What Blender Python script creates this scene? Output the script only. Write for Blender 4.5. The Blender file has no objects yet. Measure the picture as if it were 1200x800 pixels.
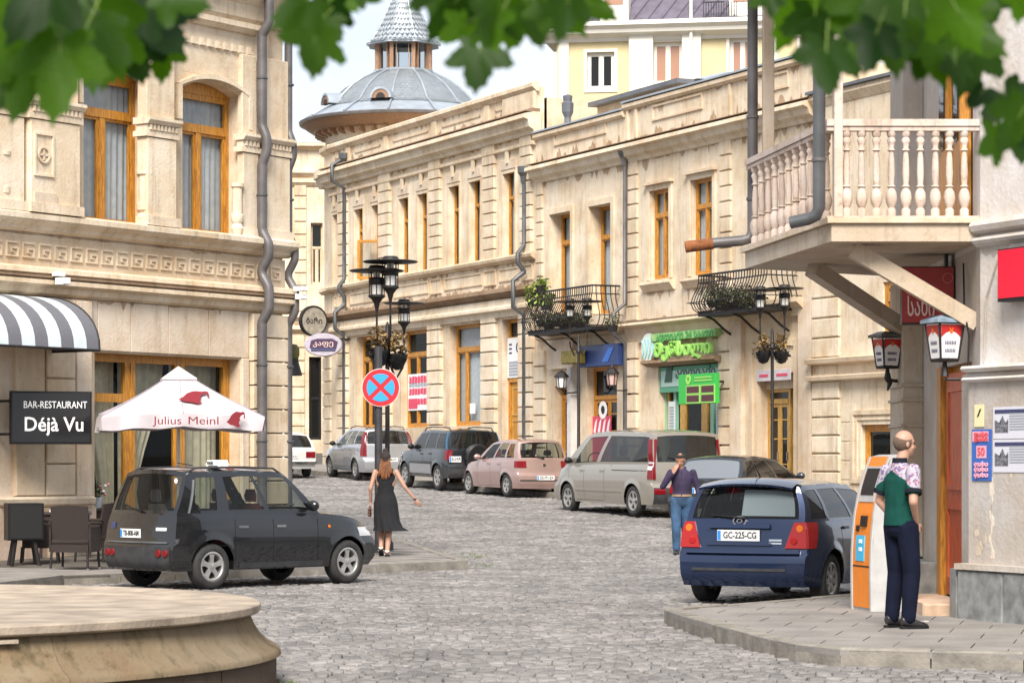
import bpy, bmesh, math, random
import numpy as np
from mathutils import Vector, Matrix
random.seed(7)
S = bpy.context.scene
COL = S.collection
PI = math.pi
R = math.radians

# ---------------------------------------------------------------- camera
FPX, CX, HY, CH = 3000.0, 600.0, 545.0, 1.6      # focal length, centre and horizon in 1200x800 pixels; eye height
cam_d = bpy.data.cameras.new("camera")
cam = bpy.data.objects.new("camera", cam_d)
COL.objects.link(cam)
cam.location = (0, 0, CH)
cam.rotation_euler = (R(90), 0, 0)
cam_d.sensor_width = 36
cam_d.lens = 36 * FPX / 1200
cam_d.shift_y = (HY - 400) / 1200
cam_d.clip_start = 0.1
cam_d.clip_end = 3000
cam_d.dof.use_dof = True
cam_d.dof.focus_distance = 38
cam_d.dof.aperture_fstop = 7.0
S.camera = cam

# ---------------------------------------------------------------- sky, sun, exposure
W = bpy.data.worlds.new("World")
S.world = W
W.use_nodes = True
nt = W.node_tree
for n in list(nt.nodes): nt.nodes.remove(n)
wo = nt.nodes.new('ShaderNodeOutputWorld'); bg = nt.nodes.new('ShaderNodeBackground')
sky = nt.nodes.new('ShaderNodeTexSky'); sky.sky_type = 'NISHITA'; sky.sun_disc = False
SUN_EL, SUN_AZ = 44, 186        # degrees; azimuth clockwise from +Y
sky.sun_elevation = R(SUN_EL); sky.sun_rotation = R(SUN_AZ)
sky.air_density = 1.2; sky.dust_density = 2.0
tc = nt.nodes.new('ShaderNodeTexCoord'); mp = nt.nodes.new('ShaderNodeMapping'); mp.inputs['Scale'].default_value = (3, 3, 9)
nz = nt.nodes.new('ShaderNodeTexNoise'); nz.inputs['Scale'].default_value = 1.6; nz.inputs['Detail'].default_value = 6
cr = nt.nodes.new('ShaderNodeValToRGB')
cr.color_ramp.elements[0].position = 0.35; cr.color_ramp.elements[0].color = (4.0, 4.4, 5.1, 1)
cr.color_ramp.elements[1].position = 0.62; cr.color_ramp.elements[1].color = (4.75, 4.9, 5.2, 1)
mx = nt.nodes.new('ShaderNodeMix'); mx.data_type = 'RGBA'; mx.inputs[0].default_value = 0.86
nt.links.new(tc.outputs['Generated'], mp.inputs[0]); nt.links.new(mp.outputs[0], nz.inputs['Vector'])
nt.links.new(nz.outputs[0], cr.inputs[0])
nt.links.new(sky.outputs[0], mx.inputs[6]); nt.links.new(cr.outputs[0], mx.inputs[7])
nt.links.new(mx.outputs[2], bg.inputs[0]); nt.links.new(bg.outputs[0], wo.inputs[0])
bg.inputs[1].default_value = 0.1
sd = bpy.data.lights.new("sun", 'SUN'); sd.energy = 3.0; sd.angle = R(26); sd.color = (1.0, 0.94, 0.86)
sun = bpy.data.objects.new("sun", sd); COL.objects.link(sun)
_v = Vector((math.sin(R(SUN_AZ)) * math.cos(R(SUN_EL)), math.cos(R(SUN_AZ)) * math.cos(R(SUN_EL)), math.sin(R(SUN_EL))))
sun.rotation_euler = _v.to_track_quat('Z', 'Y').to_euler()
S.view_settings.view_transform = 'Standard'
S.view_settings.look = 'None'
S.view_settings.exposure = 1.15
S.view_settings.gamma = 1.0
S.cycles.max_bounces = 6
S.cycles.transparent_max_bounces = 12

# ---------------------------------------------------------------- helpers
def gz(y):                                   # the street climbs away from the square
    s = max(0.0, y - 38.0)
    return 0.027 * s * s / (s + 4.0) + 0.00012 * s * s

def xyz(px, py, Y):
    return Vector(((px - CX) / FPX * Y, Y, CH + (HY - py) / FPX * Y))

def tag(o, label, cat, group=None):
    o['label'] = label; o['category'] = cat
    if group: o['group'] = group
    return o

def thing(name, label, cat, loc=(0, 0, 0), rz=0.0, group=None):
    o = bpy.data.objects.new(name, None)
    COL.objects.link(o); o.location = loc; o.rotation_euler = (0, 0, rz); o.empty_display_size = 0.2
    return tag(o, label, cat, group)

def sub(name, parent, loc=(0, 0, 0), rz=0.0):
    o = bpy.data.objects.new(name, None); COL.objects.link(o); o.parent = parent; o.location = loc
    o.rotation_euler = (0, 0, rz); o.empty_display_size = 0.1
    return o

def inst(name, me, parent=None, loc=(0, 0, 0), rot=(0, 0, 0), sc=(1, 1, 1)):
    o = bpy.data.objects.new(name, me); COL.objects.link(o)
    o.parent = parent; o.location = loc; o.rotation_euler = rot; o.scale = sc
    return o

class MB:
    """collects shapes and links them as one mesh object"""
    def __init__(s): s.v = []; s.f = []
    def add(s, vs, fs):
        b = len(s.v); s.v += [tuple(p) for p in vs]; s.f += [tuple(i + b for i in f) for f in fs]; return s
    def box(s, x0, x1, y0, y1, z0, z1, M=None):
        vs = [(x0, y0, z0), (x1, y0, z0), (x1, y1, z0), (x0, y1, z0), (x0, y0, z1), (x1, y0, z1), (x1, y1, z1), (x0, y1, z1)]
        if M is not None: vs = [M @ Vector(p) for p in vs]
        return s.add(vs, [(0, 3, 2, 1), (4, 5, 6, 7), (0, 1, 5, 4), (1, 2, 6, 5), (2, 3, 7, 6), (3, 0, 4, 7)])
    def cbox(s, x0, x1, y0, y1, z0, z1, c):
        """box whose front (y0) edges are chamfered by c"""
        vs = [(x0, y1, z0), (x1, y1, z0), (x1, y1, z1), (x0, y1, z1), (x0, y0 + c, z0), (x1, y0 + c, z0), (x1, y0 + c, z1), (x0, y0 + c, z1),
              (x0 + c, y0, z0 + c), (x1 - c, y0, z0 + c), (x1 - c, y0, z1 - c), (x0 + c, y0, z1 - c)]
        return s.add(vs, [(8, 9, 10, 11), (4, 5, 9, 8), (5, 6, 10, 9), (6, 7, 11, 10), (7, 4, 8, 11), (0, 1, 5, 4), (1, 2, 6, 5), (2, 3, 7, 6), (3, 0, 4, 7)])
    def bar(s, p, q, w, h=None, up=(0, 0, 1)):
        p, q = Vector(p), Vector(q); h = h or w
        d = (q - p).normalized(); a = d.cross(Vector(up))
        if a.length < 1e-4: a = d.cross(Vector((1, 0, 0)))
        a.normalize(); b = a.cross(d).normalized(); a *= w / 2; b *= h / 2
        vs = [p - a - b, p + a - b, p + a + b, p - a + b, q - a - b, q + a - b, q + a + b, q - a + b]
        return s.add(vs, [(0, 3, 2, 1), (4, 5, 6, 7), (0, 1, 5, 4), (1, 2, 6, 5), (2, 3, 7, 6), (3, 0, 4, 7)])
    def tube(s, pts, r, n=8, cap=True):
        pts = [Vector(p) for p in pts]; rr = r if isinstance(r, (list, tuple)) else [r] * len(pts)
        b = len(s.v); up = None
        for i, p in enumerate(pts):
            d = (pts[min(i + 1, len(pts) - 1)] - pts[max(i - 1, 0)])
            d = d.normalized() if d.length > 1e-9 else Vector((0, 0, 1))
            if up is None: up = Vector((0, 0, 1)) if abs(d.z) < 0.9 else Vector((1, 0, 0))
            a = d.cross(up); a = a.normalized() if a.length > 1e-6 else d.orthogonal().normalized()
            c = a.cross(d).normalized(); up = c
            for k in range(n):
                t = 2 * PI * k / n
                s.v.append(tuple(p + a * math.cos(t) * rr[i] + c * math.sin(t) * rr[i]))
        for i in range(len(pts) - 1):
            for k in range(n):
                k2 = (k + 1) % n
                s.f.append((b + i * n + k, b + i * n + k2, b + (i + 1) * n + k2, b + (i + 1) * n + k))
        if cap:
            s.f.append(tuple(b + k for k in range(n))[::-1]); s.f.append(tuple(b + (len(pts) - 1) * n + k for k in range(n)))
        return s
    def lathe(s, prof, n=24, c=(0, 0, 0), a0=0.0, a1=2 * PI, axis='z'):
        full = abs(a1 - a0 - 2 * PI) < 1e-6; m = n if full else n + 1; b = len(s.v)
        for r, z in prof:
            for k in range(m):
                t = a0 + (a1 - a0) * k / n
                if axis == 'z': s.v.append((c[0] + r * math.cos(t), c[1] + r * math.sin(t), c[2] + z))
                else: s.v.append((c[0] + r * math.cos(t), c[1] + z, c[2] + r * math.sin(t)))
        for i in range(len(prof) - 1):
            for k in range(n):
                k2 = (k + 1) % m
                q = (b + i * m + k, b + i * m + k2, b + (i + 1) * m + k2, b + (i + 1) * m + k)
                s.f.append(q if axis == 'z' else q[::-1])
        return s
    def prism(s, poly, h0, h1, axis='z'):
        """polygon (list of 2D) extruded along axis; axis y: poly is (x,z); axis x: poly is (y,z)"""
        n = len(poly); P = []
        for h in (h0, h1):
            for a, b in poly:
                P.append((a, b, h) if axis == 'z' else ((a, h, b) if axis == 'y' else (h, a, b)))
        fs = [tuple(range(n))[::-1], tuple(range(n, 2 * n))]
        for i in range(n):
            j = (i + 1) % n; fs.append((i, j, n + j, n + i))
        return s.add(P, fs)
    def ell(s, c, r, n=12, m=8, M=None):
        vs = []; fs = []
        for i in range(m + 1):
            t = PI * i / m
            for k in range(n):
                a = 2 * PI * k / n
                p = Vector((r[0] * math.sin(t) * math.cos(a), r[1] * math.sin(t) * math.sin(a), r[2] * math.cos(t)))
                if M is not None: p = M @ p
                vs.append(p + Vector(c))
        for i in range(m):
            for k in range(n):
                k2 = (k + 1) % n
                fs.append((i * n + k, (i + 1) * n + k, (i + 1) * n + k2, i * n + k2))
        return s.add(vs, fs)
    def cap(s, p, q, r0, r1, n=10):
        """tapered capsule"""
        p, q = Vector(p), Vector(q); L = (q - p).length
        d = (q - p).normalized() if L > 1e-6 else Vector((0, 0, 1))
        pts = []; rs = []
        for t in (-1, -0.8, -0.45, 0):
            pts.append(p + d * r0 * t); rs.append(r0 * math.sqrt(max(0, 1 - t * t)) + 1e-4)
        for t in (0, 0.45, 0.8, 1):
            pts.append(q + d * r1 * t); rs.append(r1 * math.sqrt(max(0, 1 - t * t)) + 1e-4)
        return s.tube(pts, rs, n)
    def loft(s, secs, n=16):
        """secs: (center, half-width vector, half-depth vector)"""
        b = len(s.v)
        for c, a, e in secs:
            c, a, e = Vector(c), Vector(a), Vector(e)
            for k in range(n):
                t = 2 * PI * k / n; s.v.append(tuple(c + a * math.cos(t) + e * math.sin(t)))
        for i in range(len(secs) - 1):
            for k in range(n):
                k2 = (k + 1) % n
                s.f.append((b + i * n + k, b + i * n + k2, b + (i + 1) * n + k2, b + (i + 1) * n + k))
        s.f.append(tuple(b + k for k in range(n))[::-1]); s.f.append(tuple(b + (len(secs) - 1) * n + k for k in range(n)))
        return s
    def grid(s, P):
        """P[i][j] points"""
        b = len(s.v); n = len(P[0])
        for row in P:
            for p in row: s.v.append(tuple(p))
        for i in range(len(P) - 1):
            for j in range(n - 1):
                s.f.append((b + i * n + j, b + i * n + j + 1, b + (i + 1) * n + j + 1, b + (i + 1) * n + j))
        return s
    def mesh(s, name, mat=None, smooth=None, weld=False):
        me = bpy.data.meshes.new(name); me.from_pydata(s.v, [], s.f)
        if mat: me.materials.append(mat)
        bm = bmesh.new(); bm.from_mesh(me)
        if weld: bmesh.ops.remove_doubles(bm, verts=bm.verts, dist=weld if isinstance(weld, float) else 1e-4)
        bmesh.ops.recalc_face_normals(bm, faces=bm.faces)
        if smooth is not None:
            lim = R(smooth)
            for f in bm.faces: f.smooth = True
            for e in bm.edges:
                if len(e.link_faces) == 2:
                    e.smooth = e.calc_face_angle(0) < lim
        bm.to_mesh(me); bm.free()
        return me
    def build(s, name, mat, parent=None, smooth=None, weld=False, loc=(0, 0, 0), rot=(0, 0, 0)):
        return inst(name, s.mesh(name, mat, smooth, weld), parent, loc, rot)

def remeshed(mb, name, mat, parent, voxel=0.008, it=4, fac=0.5):
    """unite overlapping shapes into one continuous smooth surface"""
    me = mb.mesh(name + "_tmp"); o = bpy.data.objects.new(name + "_tmp", me); COL.objects.link(o)
    m = o.modifiers.new("r", 'REMESH'); m.mode = 'VOXEL'; m.voxel_size = voxel
    if it:
        m2 = o.modifiers.new("s", 'SMOOTH'); m2.iterations = it; m2.factor = fac
    dg = bpy.context.evaluated_depsgraph_get(); dg.update()
    me2 = bpy.data.meshes.new_from_object(o.evaluated_get(dg))
    bpy.data.objects.remove(o); bpy.data.meshes.remove(me)
    me2.name = name; me2.materials.clear(); me2.materials.append(mat)
    for p in me2.polygons: p.use_smooth = True
    return inst(name, me2, parent)

def text(s, size, name, mat, parent, loc, rot, width=None, depth=0.004, align='CENTER', bold=0.0, shear=0.0):
    """lettering as a thin solid; text x runs along local x, faces local -y when rot is (90deg,0,0)"""
    c = bpy.data.curves.new("t", 'FONT'); c.body = s; c.size = size; c.align_x = align; c.align_y = 'CENTER'
    c.extrude = depth; c.resolution_u = 3; c.offset = bold; c.shear = shear
    o = bpy.data.objects.new("t", c); COL.objects.link(o)
    dg = bpy.context.evaluated_depsgraph_get(); dg.update()
    me = bpy.data.meshes.new_from_object(o.evaluated_get(dg)); bpy.data.objects.remove(o); bpy.data.curves.remove(c)
    me.materials.clear(); me.materials.append(mat); me.name = name
    o = inst(name, me, parent, loc, rot)
    if width and len(me.vertices):
        xs = [v.co.x for v in me.vertices]; w = max(xs) - min(xs)
        if w > 0: o.scale = (width / w, 1, 1)
    return o

class Fr:
    """a wall plane: origin O, horizontal direction d (left to right as seen), y runs into the wall"""
    def __init__(s, O, d):
        s.O = Vector(O); d = Vector(d).normalized(); s.d = d; s.n = Vector((-d.y, d.x)); s.rz = math.atan2(d.y, d.x)
    def u(s, px, off=0.0):
        r = (px - CX) / FPX; o = s.O + s.n * off
        return (r * o.y - o.x) / (s.d.x - r * s.d.y)
    def z(s, px, py, off=0.0):
        Y = s.O.y + s.u(px, off) * s.d.y + off * s.n.y
        return CH + (HY - py) * Y / FPX
    def loc(s, z=0.0): return (s.O.x, s.O.y, z)
    def P(s, u, off=0.0):
        p = s.O + s.d * u + s.n * off; return p

# ---------------------------------------------------------------- materials
def new_mat(name):
    m = bpy.data.materials.new(name); m.use_nodes = True
    return m, m.node_tree, m.node_tree.nodes['Principled BSDF']

def mat(name, col, rough=0.6, metal=0.0, var=0.12, scale=8.0, bump=0.0, bscale=None, spec=0.5, world=False, coat=0.0, island=0.0, stretch=(1, 1, 1)):
    m, t, b = new_mat(name); N = t.nodes; L = t.links
    b.inputs['Roughness'].default_value = rough; b.inputs['Metallic'].default_value = metal
    b.inputs['Specular IOR Level'].default_value = spec
    if coat: b.inputs['Coat Weight'].default_value = coat; b.inputs['Coat Roughness'].default_value = 0.06
    if world: g = N.new('ShaderNodeNewGeometry'); src = g.outputs['Position']
    else: g = N.new('ShaderNodeTexCoord'); src = g.outputs['Object']
    mpn = N.new('ShaderNodeMapping'); mpn.inputs['Scale'].default_value = stretch; L.new(src, mpn.inputs[0]); src = mpn.outputs[0]
    n = N.new('ShaderNodeTexNoise'); n.inputs['Scale'].default_value = scale; n.inputs['Detail'].default_value = 5; L.new(src, n.inputs['Vector'])
    r = N.new('ShaderNodeValToRGB'); r.color_ramp.elements[0].position = 0.3; r.color_ramp.elements[1].position = 0.7
    r.color_ramp.elements[0].color = tuple(c * (1 - var) for c in col) + (1,); r.color_ramp.elements[1].color = tuple(min(1, c * (1 + var)) for c in col) + (1,)
    L.new(n.outputs[0], r.inputs[0]); out = r.outputs[0]
    if island:
        gi = N.new('ShaderNodeNewGeometry'); mr = N.new('ShaderNodeMapRange'); mr.inputs[3].default_value = 1 - island; mr.inputs[4].default_value = 1 + island
        L.new(gi.outputs['Random Per Island'], mr.inputs[0]); h = N.new('ShaderNodeHueSaturation'); L.new(mr.outputs[0], h.inputs['Value']); L.new(out, h.inputs['Color']); out = h.outputs[0]
    L.new(out, b.inputs['Base Color'])
    if bump:
        n2 = N.new('ShaderNodeTexNoise'); n2.inputs['Scale'].default_value = bscale or scale * 4; n2.inputs['Detail'].default_value = 4; L.new(src, n2.inputs['Vector'])
        bp = N.new('ShaderNodeBump'); bp.inputs['Strength'].default_value = bump; bp.inputs['Distance'].default_value = 0.02
        L.new(n2.outputs[0], bp.inputs['Height']); L.new(bp.outputs[0], b.inputs['Normal'])
    return m

def stone(name, col, stain=0.35, stain_col=(0.16, 0.11, 0.07), per_obj=0.05, warm=0.5):
    """weathered stone: broad mottling, fine grain, vertical streaks of dirt"""
    m, t, b = new_mat(name); N = t.nodes; L = t.links
    b.inputs['Roughness'].default_value = 0.85; b.inputs['Specular IOR Level'].default_value = 0.25
    g = N.new('ShaderNodeNewGeometry'); pos = g.outputs['Position']
    n = N.new('ShaderNodeTexNoise'); n.inputs['Scale'].default_value = 1.1; n.inputs['Detail'].default_value = 8; n.inputs['Roughness'].default_value = 0.65; L.new(pos, n.inputs['Vector'])
    r = N.new('ShaderNodeValToRGB'); r.color_ramp.elements[0].position = 0.32; r.color_ramp.elements[1].position = 0.68
    a = (col[0] * 0.86, col[1] * 0.78, col[2] * 0.68); c2 = tuple(min(1, c * 1.12) for c in col)
    r.color_ramp.elements[0].color = a + (1,); r.color_ramp.elements[1].color = c2 + (1,); L.new(n.outputs[0], r.inputs[0])
    # orange-ish patches
    n3 = N.new('ShaderNodeTexNoise'); n3.inputs['Scale'].default_value = 2.7; n3.inputs['Detail'].default_value = 6; L.new(pos, n3.inputs['Vector'])
    r3 = N.new('ShaderNodeValToRGB'); r3.color_ramp.elements[0].position = 0.55; r3.color_ramp.elements[1].position = 0.78
    r3.color_ramp.elements[0].color = (0, 0, 0, 1); r3.color_ramp.elements[1].color = (warm,) * 3 + (1,); L.new(n3.outputs[0], r3.inputs[0])
    m3 = N.new('ShaderNodeMix'); m3.data_type = 'RGBA'; L.new(r3.outputs[0], m3.inputs[0]); L.new(r.outputs[0], m3.inputs[6]); m3.inputs[7].default_value = (col[0] * 0.85, col[1] * 0.62, col[2] * 0.42, 1)
    # streaks
    mpn = N.new('ShaderNodeMapping'); mpn.inputs['Scale'].default_value = (5, 5, 0.55); L.new(pos, mpn.inputs[0])
    n2 = N.new('ShaderNodeTexNoise'); n2.inputs['Scale'].default_value = 1.2; n2.inputs['Detail'].default_value = 8; n2.inputs['Roughness'].default_value = 0.7; L.new(mpn.outputs[0], n2.inputs['Vector'])
    r2 = N.new('ShaderNodeValToRGB'); r2.color_ramp.elements[0].position = 0.50; r2.color_ramp.elements[1].position = 0.74
    r2.color_ramp.elements[0].color = (0, 0, 0, 1); r2.color_ramp.elements[1].color = (stain,) * 3 + (1,); L.new(n2.outputs[0], r2.inputs[0])
    m2 = N.new('ShaderNodeMix'); m2.data_type = 'RGBA'; L.new(r2.outputs[0], m2.inputs[0]); L.new(m3.outputs[2], m2.inputs[6]); m2.inputs[7].default_value = stain_col + (1,)
    # pits, chips and pale repairs
    n6 = N.new('ShaderNodeTexNoise'); n6.inputs['Scale'].default_value = 9; n6.inputs['Detail'].default_value = 9; n6.inputs['Roughness'].default_value = 0.75; L.new(pos, n6.inputs['Vector'])
    r6 = N.new('ShaderNodeValToRGB'); r6.color_ramp.elements[0].position = 0.56; r6.color_ramp.elements[1].position = 0.72
    r6.color_ramp.elements[0].color = (0, 0, 0, 1); r6.color_ramp.elements[1].color = (stain * 1.1,) * 3 + (1,); L.new(n6.outputs[0], r6.inputs[0])
    m6 = N.new('ShaderNodeMix'); m6.data_type = 'RGBA'; L.new(r6.outputs[0], m6.inputs[0]); L.new(m2.outputs[2], m6.inputs[6]); m6.inputs[7].default_value = (col[0] * .45, col[1] * .36, col[2] * .28, 1)
    n7 = N.new('ShaderNodeTexNoise'); n7.inputs['Scale'].default_value = 0.55; n7.inputs['Detail'].default_value = 5; n7.inputs['Roughness'].default_value = 0.7; L.new(pos, n7.inputs['Vector'])
    r7 = N.new('ShaderNodeValToRGB'); r7.color_ramp.elements[0].position = 0.47; r7.color_ramp.elements[1].position = 0.66
    r7.color_ramp.elements[0].color = (0, 0, 0, 1); r7.color_ramp.elements[1].color = (.55,) * 3 + (1,); L.new(n7.outputs[0], r7.inputs[0])
    m7 = N.new('ShaderNodeMix'); m7.data_type = 'RGBA'; L.new(r7.outputs[0], m7.inputs[0]); L.new(m6.outputs[2], m7.inputs[6]); m7.inputs[7].default_value = (min(1, col[0] * 1.10), min(1, col[1] * 1.12), min(1, col[2] * 1.16), 1)
    m2 = m7
    oi = N.new('ShaderNodeObjectInfo'); mr = N.new('ShaderNodeMapRange'); mr.inputs[3].default_value = 1 - per_obj; mr.inputs[4].default_value = 1 + per_obj
    L.new(oi.outputs['Random'], mr.inputs[0]); h = N.new('ShaderNodeHueSaturation'); L.new(mr.outputs[0], h.inputs['Value']); L.new(m2.outputs[2], h.inputs['Color'])
    L.new(h.outputs[0], b.inputs['Base Color'])
    n4 = N.new('ShaderNodeTexNoise'); n4.inputs['Scale'].default_value = 22; n4.inputs['Detail'].default_value = 6; L.new(pos, n4.inputs['Vector'])
    bp = N.new('ShaderNodeBump'); bp.inputs['Strength'].default_value = 0.35; bp.inputs['Distance'].default_value = 0.02
    L.new(n4.outputs[0], bp.inputs['Height']); L.new(bp.outputs[0], b.inputs['Normal'])
    return m

def wood(name, col, rough=0.45):
    m, t, b = new_mat(name); N = t.nodes; L = t.links
    b.inputs['Roughness'].default_value = rough
    g = N.new('ShaderNodeNewGeometry'); mpn = N.new('ShaderNodeMapping'); mpn.inputs['Scale'].default_value = (14, 14, 1.6); L.new(g.outputs['Position'], mpn.inputs[0])
    n = N.new('ShaderNodeTexNoise'); n.inputs['Scale'].default_value = 3; n.inputs['Detail'].default_value = 6; n.inputs['Distortion'].default_value = 0.6; L.new(mpn.outputs[0], n.inputs['Vector'])
    r = N.new('ShaderNodeValToRGB'); r.color_ramp.elements[0].position = 0.3; r.color_ramp.elements[1].position = 0.7
    r.color_ramp.elements[0].color = (col[0] * 0.5, col[1] * 0.42, col[2] * 0.4, 1); r.color_ramp.elements[1].color = (col[0] * 1.12, col[1] * 1.12, col[2] * 1.1, 1)
    L.new(n.outputs[0], r.inputs[0]); L.new(r.outputs[0], b.inputs['Base Color'])
    return m

def glass(name, tint=(0.75, 0.8, 0.8), see=0.7, rough=0.02, base=(0.02, 0.02, 0.02)):
    """a pane: part of the light passes, the rest meets a dark glossy surface"""
    m = bpy.data.materials.new(name); m.use_nodes = True; t = m.node_tree; N = t.nodes; L = t.links
    b = N['Principled BSDF']; b.inputs['Base Color'].default_value = base + (1,); b.inputs['Roughness'].default_value = rough; b.inputs['Specular IOR Level'].default_value = 0.9
    tr = N.new('ShaderNodeBsdfTransparent'); tr.inputs[0].default_value = tint + (1,)
    lw = N.new('ShaderNodeLayerWeight'); lw.inputs[0].default_value = 0.5
    pw = N.new('ShaderNodeMath'); pw.operation = 'POWER'; pw.inputs[1].default_value = 4; L.new(lw.outputs['Facing'], pw.inputs[0])
    mr = N.new('ShaderNodeMapRange'); mr.inputs[1].default_value = 0.0; mr.inputs[2].default_value = 1.0; mr.inputs[3].default_value = 1 - see; mr.inputs[4].default_value = 1
    mxs = N.new('ShaderNodeMixShader'); L.new(pw.outputs[0], mr.inputs[0]); L.new(mr.outputs[0], mxs.inputs[0]); L.new(tr.outputs[0], mxs.inputs[1]); L.new(b.outputs[0], mxs.inputs[2])
    L.new(mxs.outputs[0], N['Material Output'].inputs[0])
    return m

def plain(name, col, rough=0.5, metal=0.0, spec=0.5):
    m, t, b = new_mat(name); b.inputs['Base Color'].default_value = tuple(col) + (1,)
    b.inputs['Roughness'].default_value = rough; b.inputs['Metallic'].default_value = metal; b.inputs['Specular IOR Level'].default_value = spec
    return m

def paint(name, col, metal=0.35, rough=0.32, dust=0.12):
    """car paint with a clear coat and road dust"""
    m, t, b = new_mat(name); N = t.nodes; L = t.links
    b.inputs['Metallic'].default_value = metal; b.inputs['Coat Weight'].default_value = 1.0; b.inputs['Coat Roughness'].default_value = 0.03; b.inputs['Specular IOR Level'].default_value = 0.3
    g = N.new('ShaderNodeTexCoord'); n = N.new('ShaderNodeTexNoise'); n.inputs['Scale'].default_value = 3; n.inputs['Detail'].default_value = 8; L.new(g.outputs['Object'], n.inputs['Vector'])
    sx = N.new('ShaderNodeSeparateXYZ'); L.new(g.outputs['Object'], sx.inputs[0])
    mr = N.new('ShaderNodeMapRange'); mr.inputs[1].default_value = 1.0; mr.inputs[2].default_value = 0.15; mr.inputs[3].default_value = 0.0; mr.inputs[4].default_value = 1.0; L.new(sx.outputs[2], mr.inputs[0])
    ml = N.new('ShaderNodeMath'); ml.operation = 'MULTIPLY'; L.new(n.outputs[0], ml.inputs[0]); L.new(mr.outputs[0], ml.inputs[1])
    m2 = N.new('ShaderNodeMath'); m2.operation = 'MULTIPLY_ADD'; m2.inputs[1].default_value = dust * 0.6; m2.inputs[2].default_value = 0.0; L.new(ml.outputs[0], m2.inputs[0])
    mxn = N.new('ShaderNodeMix'); mxn.data_type = 'RGBA'; L.new(m2.outputs[0], mxn.inputs[0]); mxn.inputs[6].default_value = tuple(col) + (1,); mxn.inputs[7].default_value = (0.3, 0.27, 0.23, 1)
    L.new(mxn.outputs[2], b.inputs['Base Color'])
    ma = N.new('ShaderNodeMath'); ma.operation = 'ADD'; ma.inputs[1].default_value = rough; L.new(m2.outputs[0], ma.inputs[0]); L.new(ma.outputs[0], b.inputs['Roughness'])
    return m

M_cream = stone('cream_stone', (0.64, 0.535, 0.40), stain=0.5)
M_cream2 = stone('cream_plaster', (0.67, 0.575, 0.445), stain=0.5)
M_pier = stone('pier_stone', (0.60, 0.49, 0.36), stain=0.4)
M_pink = stone('pale_pink_stone', (0.63, 0.53, 0.42), stain=0.4)
M_plinth = stone('plinth_stone', (0.46, 0.36, 0.29), stain=0.4)
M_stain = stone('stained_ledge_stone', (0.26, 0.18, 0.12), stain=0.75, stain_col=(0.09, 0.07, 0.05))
M_run = stone('dirt_run_marks', (.40, .29, .19), stain=0.8, stain_col=(.12, .08, .05))
M_white_pl = stone('white_plaster', (0.58, 0.56, 0.55), stain=0.25, stain_col=(0.3, 0.26, 0.22), warm=0.12)
M_grey_pl = stone('grey_plaster', (0.44, 0.41, 0.385), stain=0.3, stain_col=(0.2, 0.18, 0.16), warm=0.15)
M_beige_pl = stone('beige_concrete', (0.47, 0.41, 0.335), stain=0.55, stain_col=(0.2, 0.14, 0.1), warm=0.2)
M_granite = mat('granite', (0.20, 0.205, 0.20), 0.5, var=0.35, scale=9, bump=0.1, world=True)
M_paving = mat('paving', (0.215, 0.197, 0.18), 0.8, var=0.22, scale=1.6, bump=0.25, bscale=40, world=True)
M_kerb = mat('kerb_stone', (0.21, 0.19, 0.16), 0.85, var=0.3, scale=5, bump=0.4, bscale=30, world=True)
M_cobble = mat('cobble', (0.185, 0.172, 0.163), 0.7, var=0.26, scale=.9, bump=0.5, bscale=45, world=True, island=0.24)
M_joint = mat('cobble_joint_dirt', (0.085, 0.074, 0.06), 0.95, var=0.35, scale=3, world=True)
M_yellow = wood('honey_wood', (0.58, 0.265, 0.035))
M_yellow2 = wood('pale_wood', (0.62, 0.37, 0.09))
M_orange = wood('orange_door_wood', (0.58, 0.12, 0.035), 0.5)
M_glass = glass('window_glass', (0.88, 0.92, 0.94), 0.85)
M_glassd = glass('dark_window_glass', (0.5, 0.52, 0.52), 0.55)
M_curtain = mat('net_curtain', (0.62, 0.63, 0.63), 0.9, var=0.1)
M_curtain2 = mat('cream_drape', (0.66, 0.58, 0.40), 0.9, var=0.15)
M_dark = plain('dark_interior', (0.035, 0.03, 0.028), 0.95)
M_iron = mat('wrought_iron', (0.025, 0.022, 0.022), 0.5, metal=0.4, var=0.3, scale=20)
M_pipe = mat('painted_pipe', (0.13, 0.12, 0.12), 0.5, metal=0.3, var=0.3, scale=3, world=True)
M_pipe2 = mat('grey_zinc_pipe', (0.115, 0.12, 0.125), 0.45, metal=0.5, var=0.25, scale=3, world=True)
M_rust = mat('rust', (0.24, 0.085, 0.03), 0.9, var=0.4, scale=14, bump=0.3, world=True)
M_zinc = mat('zinc_sheet', (0.36, 0.40, 0.44), 0.4, metal=0.35, var=0.14, scale=2.5, world=True)
M_zincd = mat('dark_roof_sheet', (0.15, 0.16, 0.18), 0.5, metal=0.3, var=0.2, scale=2, world=True)
M_black = plain('black_plastic', (0.008, 0.008, 0.009), 0.45, 0.0, 0.35)
M_rubber = mat('tyre_rubber', (0.028, 0.027, 0.026), 0.85, var=0.35, scale=9)
M_alloy = mat('alloy_wheel', (0.42, 0.41, 0.39), 0.35, metal=0.6, var=0.2, scale=12)
M_chrome = plain('chrome', (0.6, 0.6, 0.6), 0.15, 1.0)
M_white = plain('white_print', (0.8, 0.8, 0.8), 0.5)
M_offwhite = mat('off_white_cloth', (0.54, 0.49, 0.51), 0.8, var=0.08, scale=4)
M_red = plain('red_lens', (0.17, 0.004, 0.008), 0.12)
M_amber = plain('amber_lens', (0.65, 0.16, 0.02), 0.2)
M_blue = plain('sign_blue', (0.02, 0.21, 0.62), 0.4)
M_signred = plain('sign_red', (0.62, 0.015, 0.02), 0.4)
M_green = plain('shop_green', (0.035, 0.42, 0.06), 0.45)
M_lime = plain('lime_green', (0.30, 0.60, 0.12), 0.5)
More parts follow.
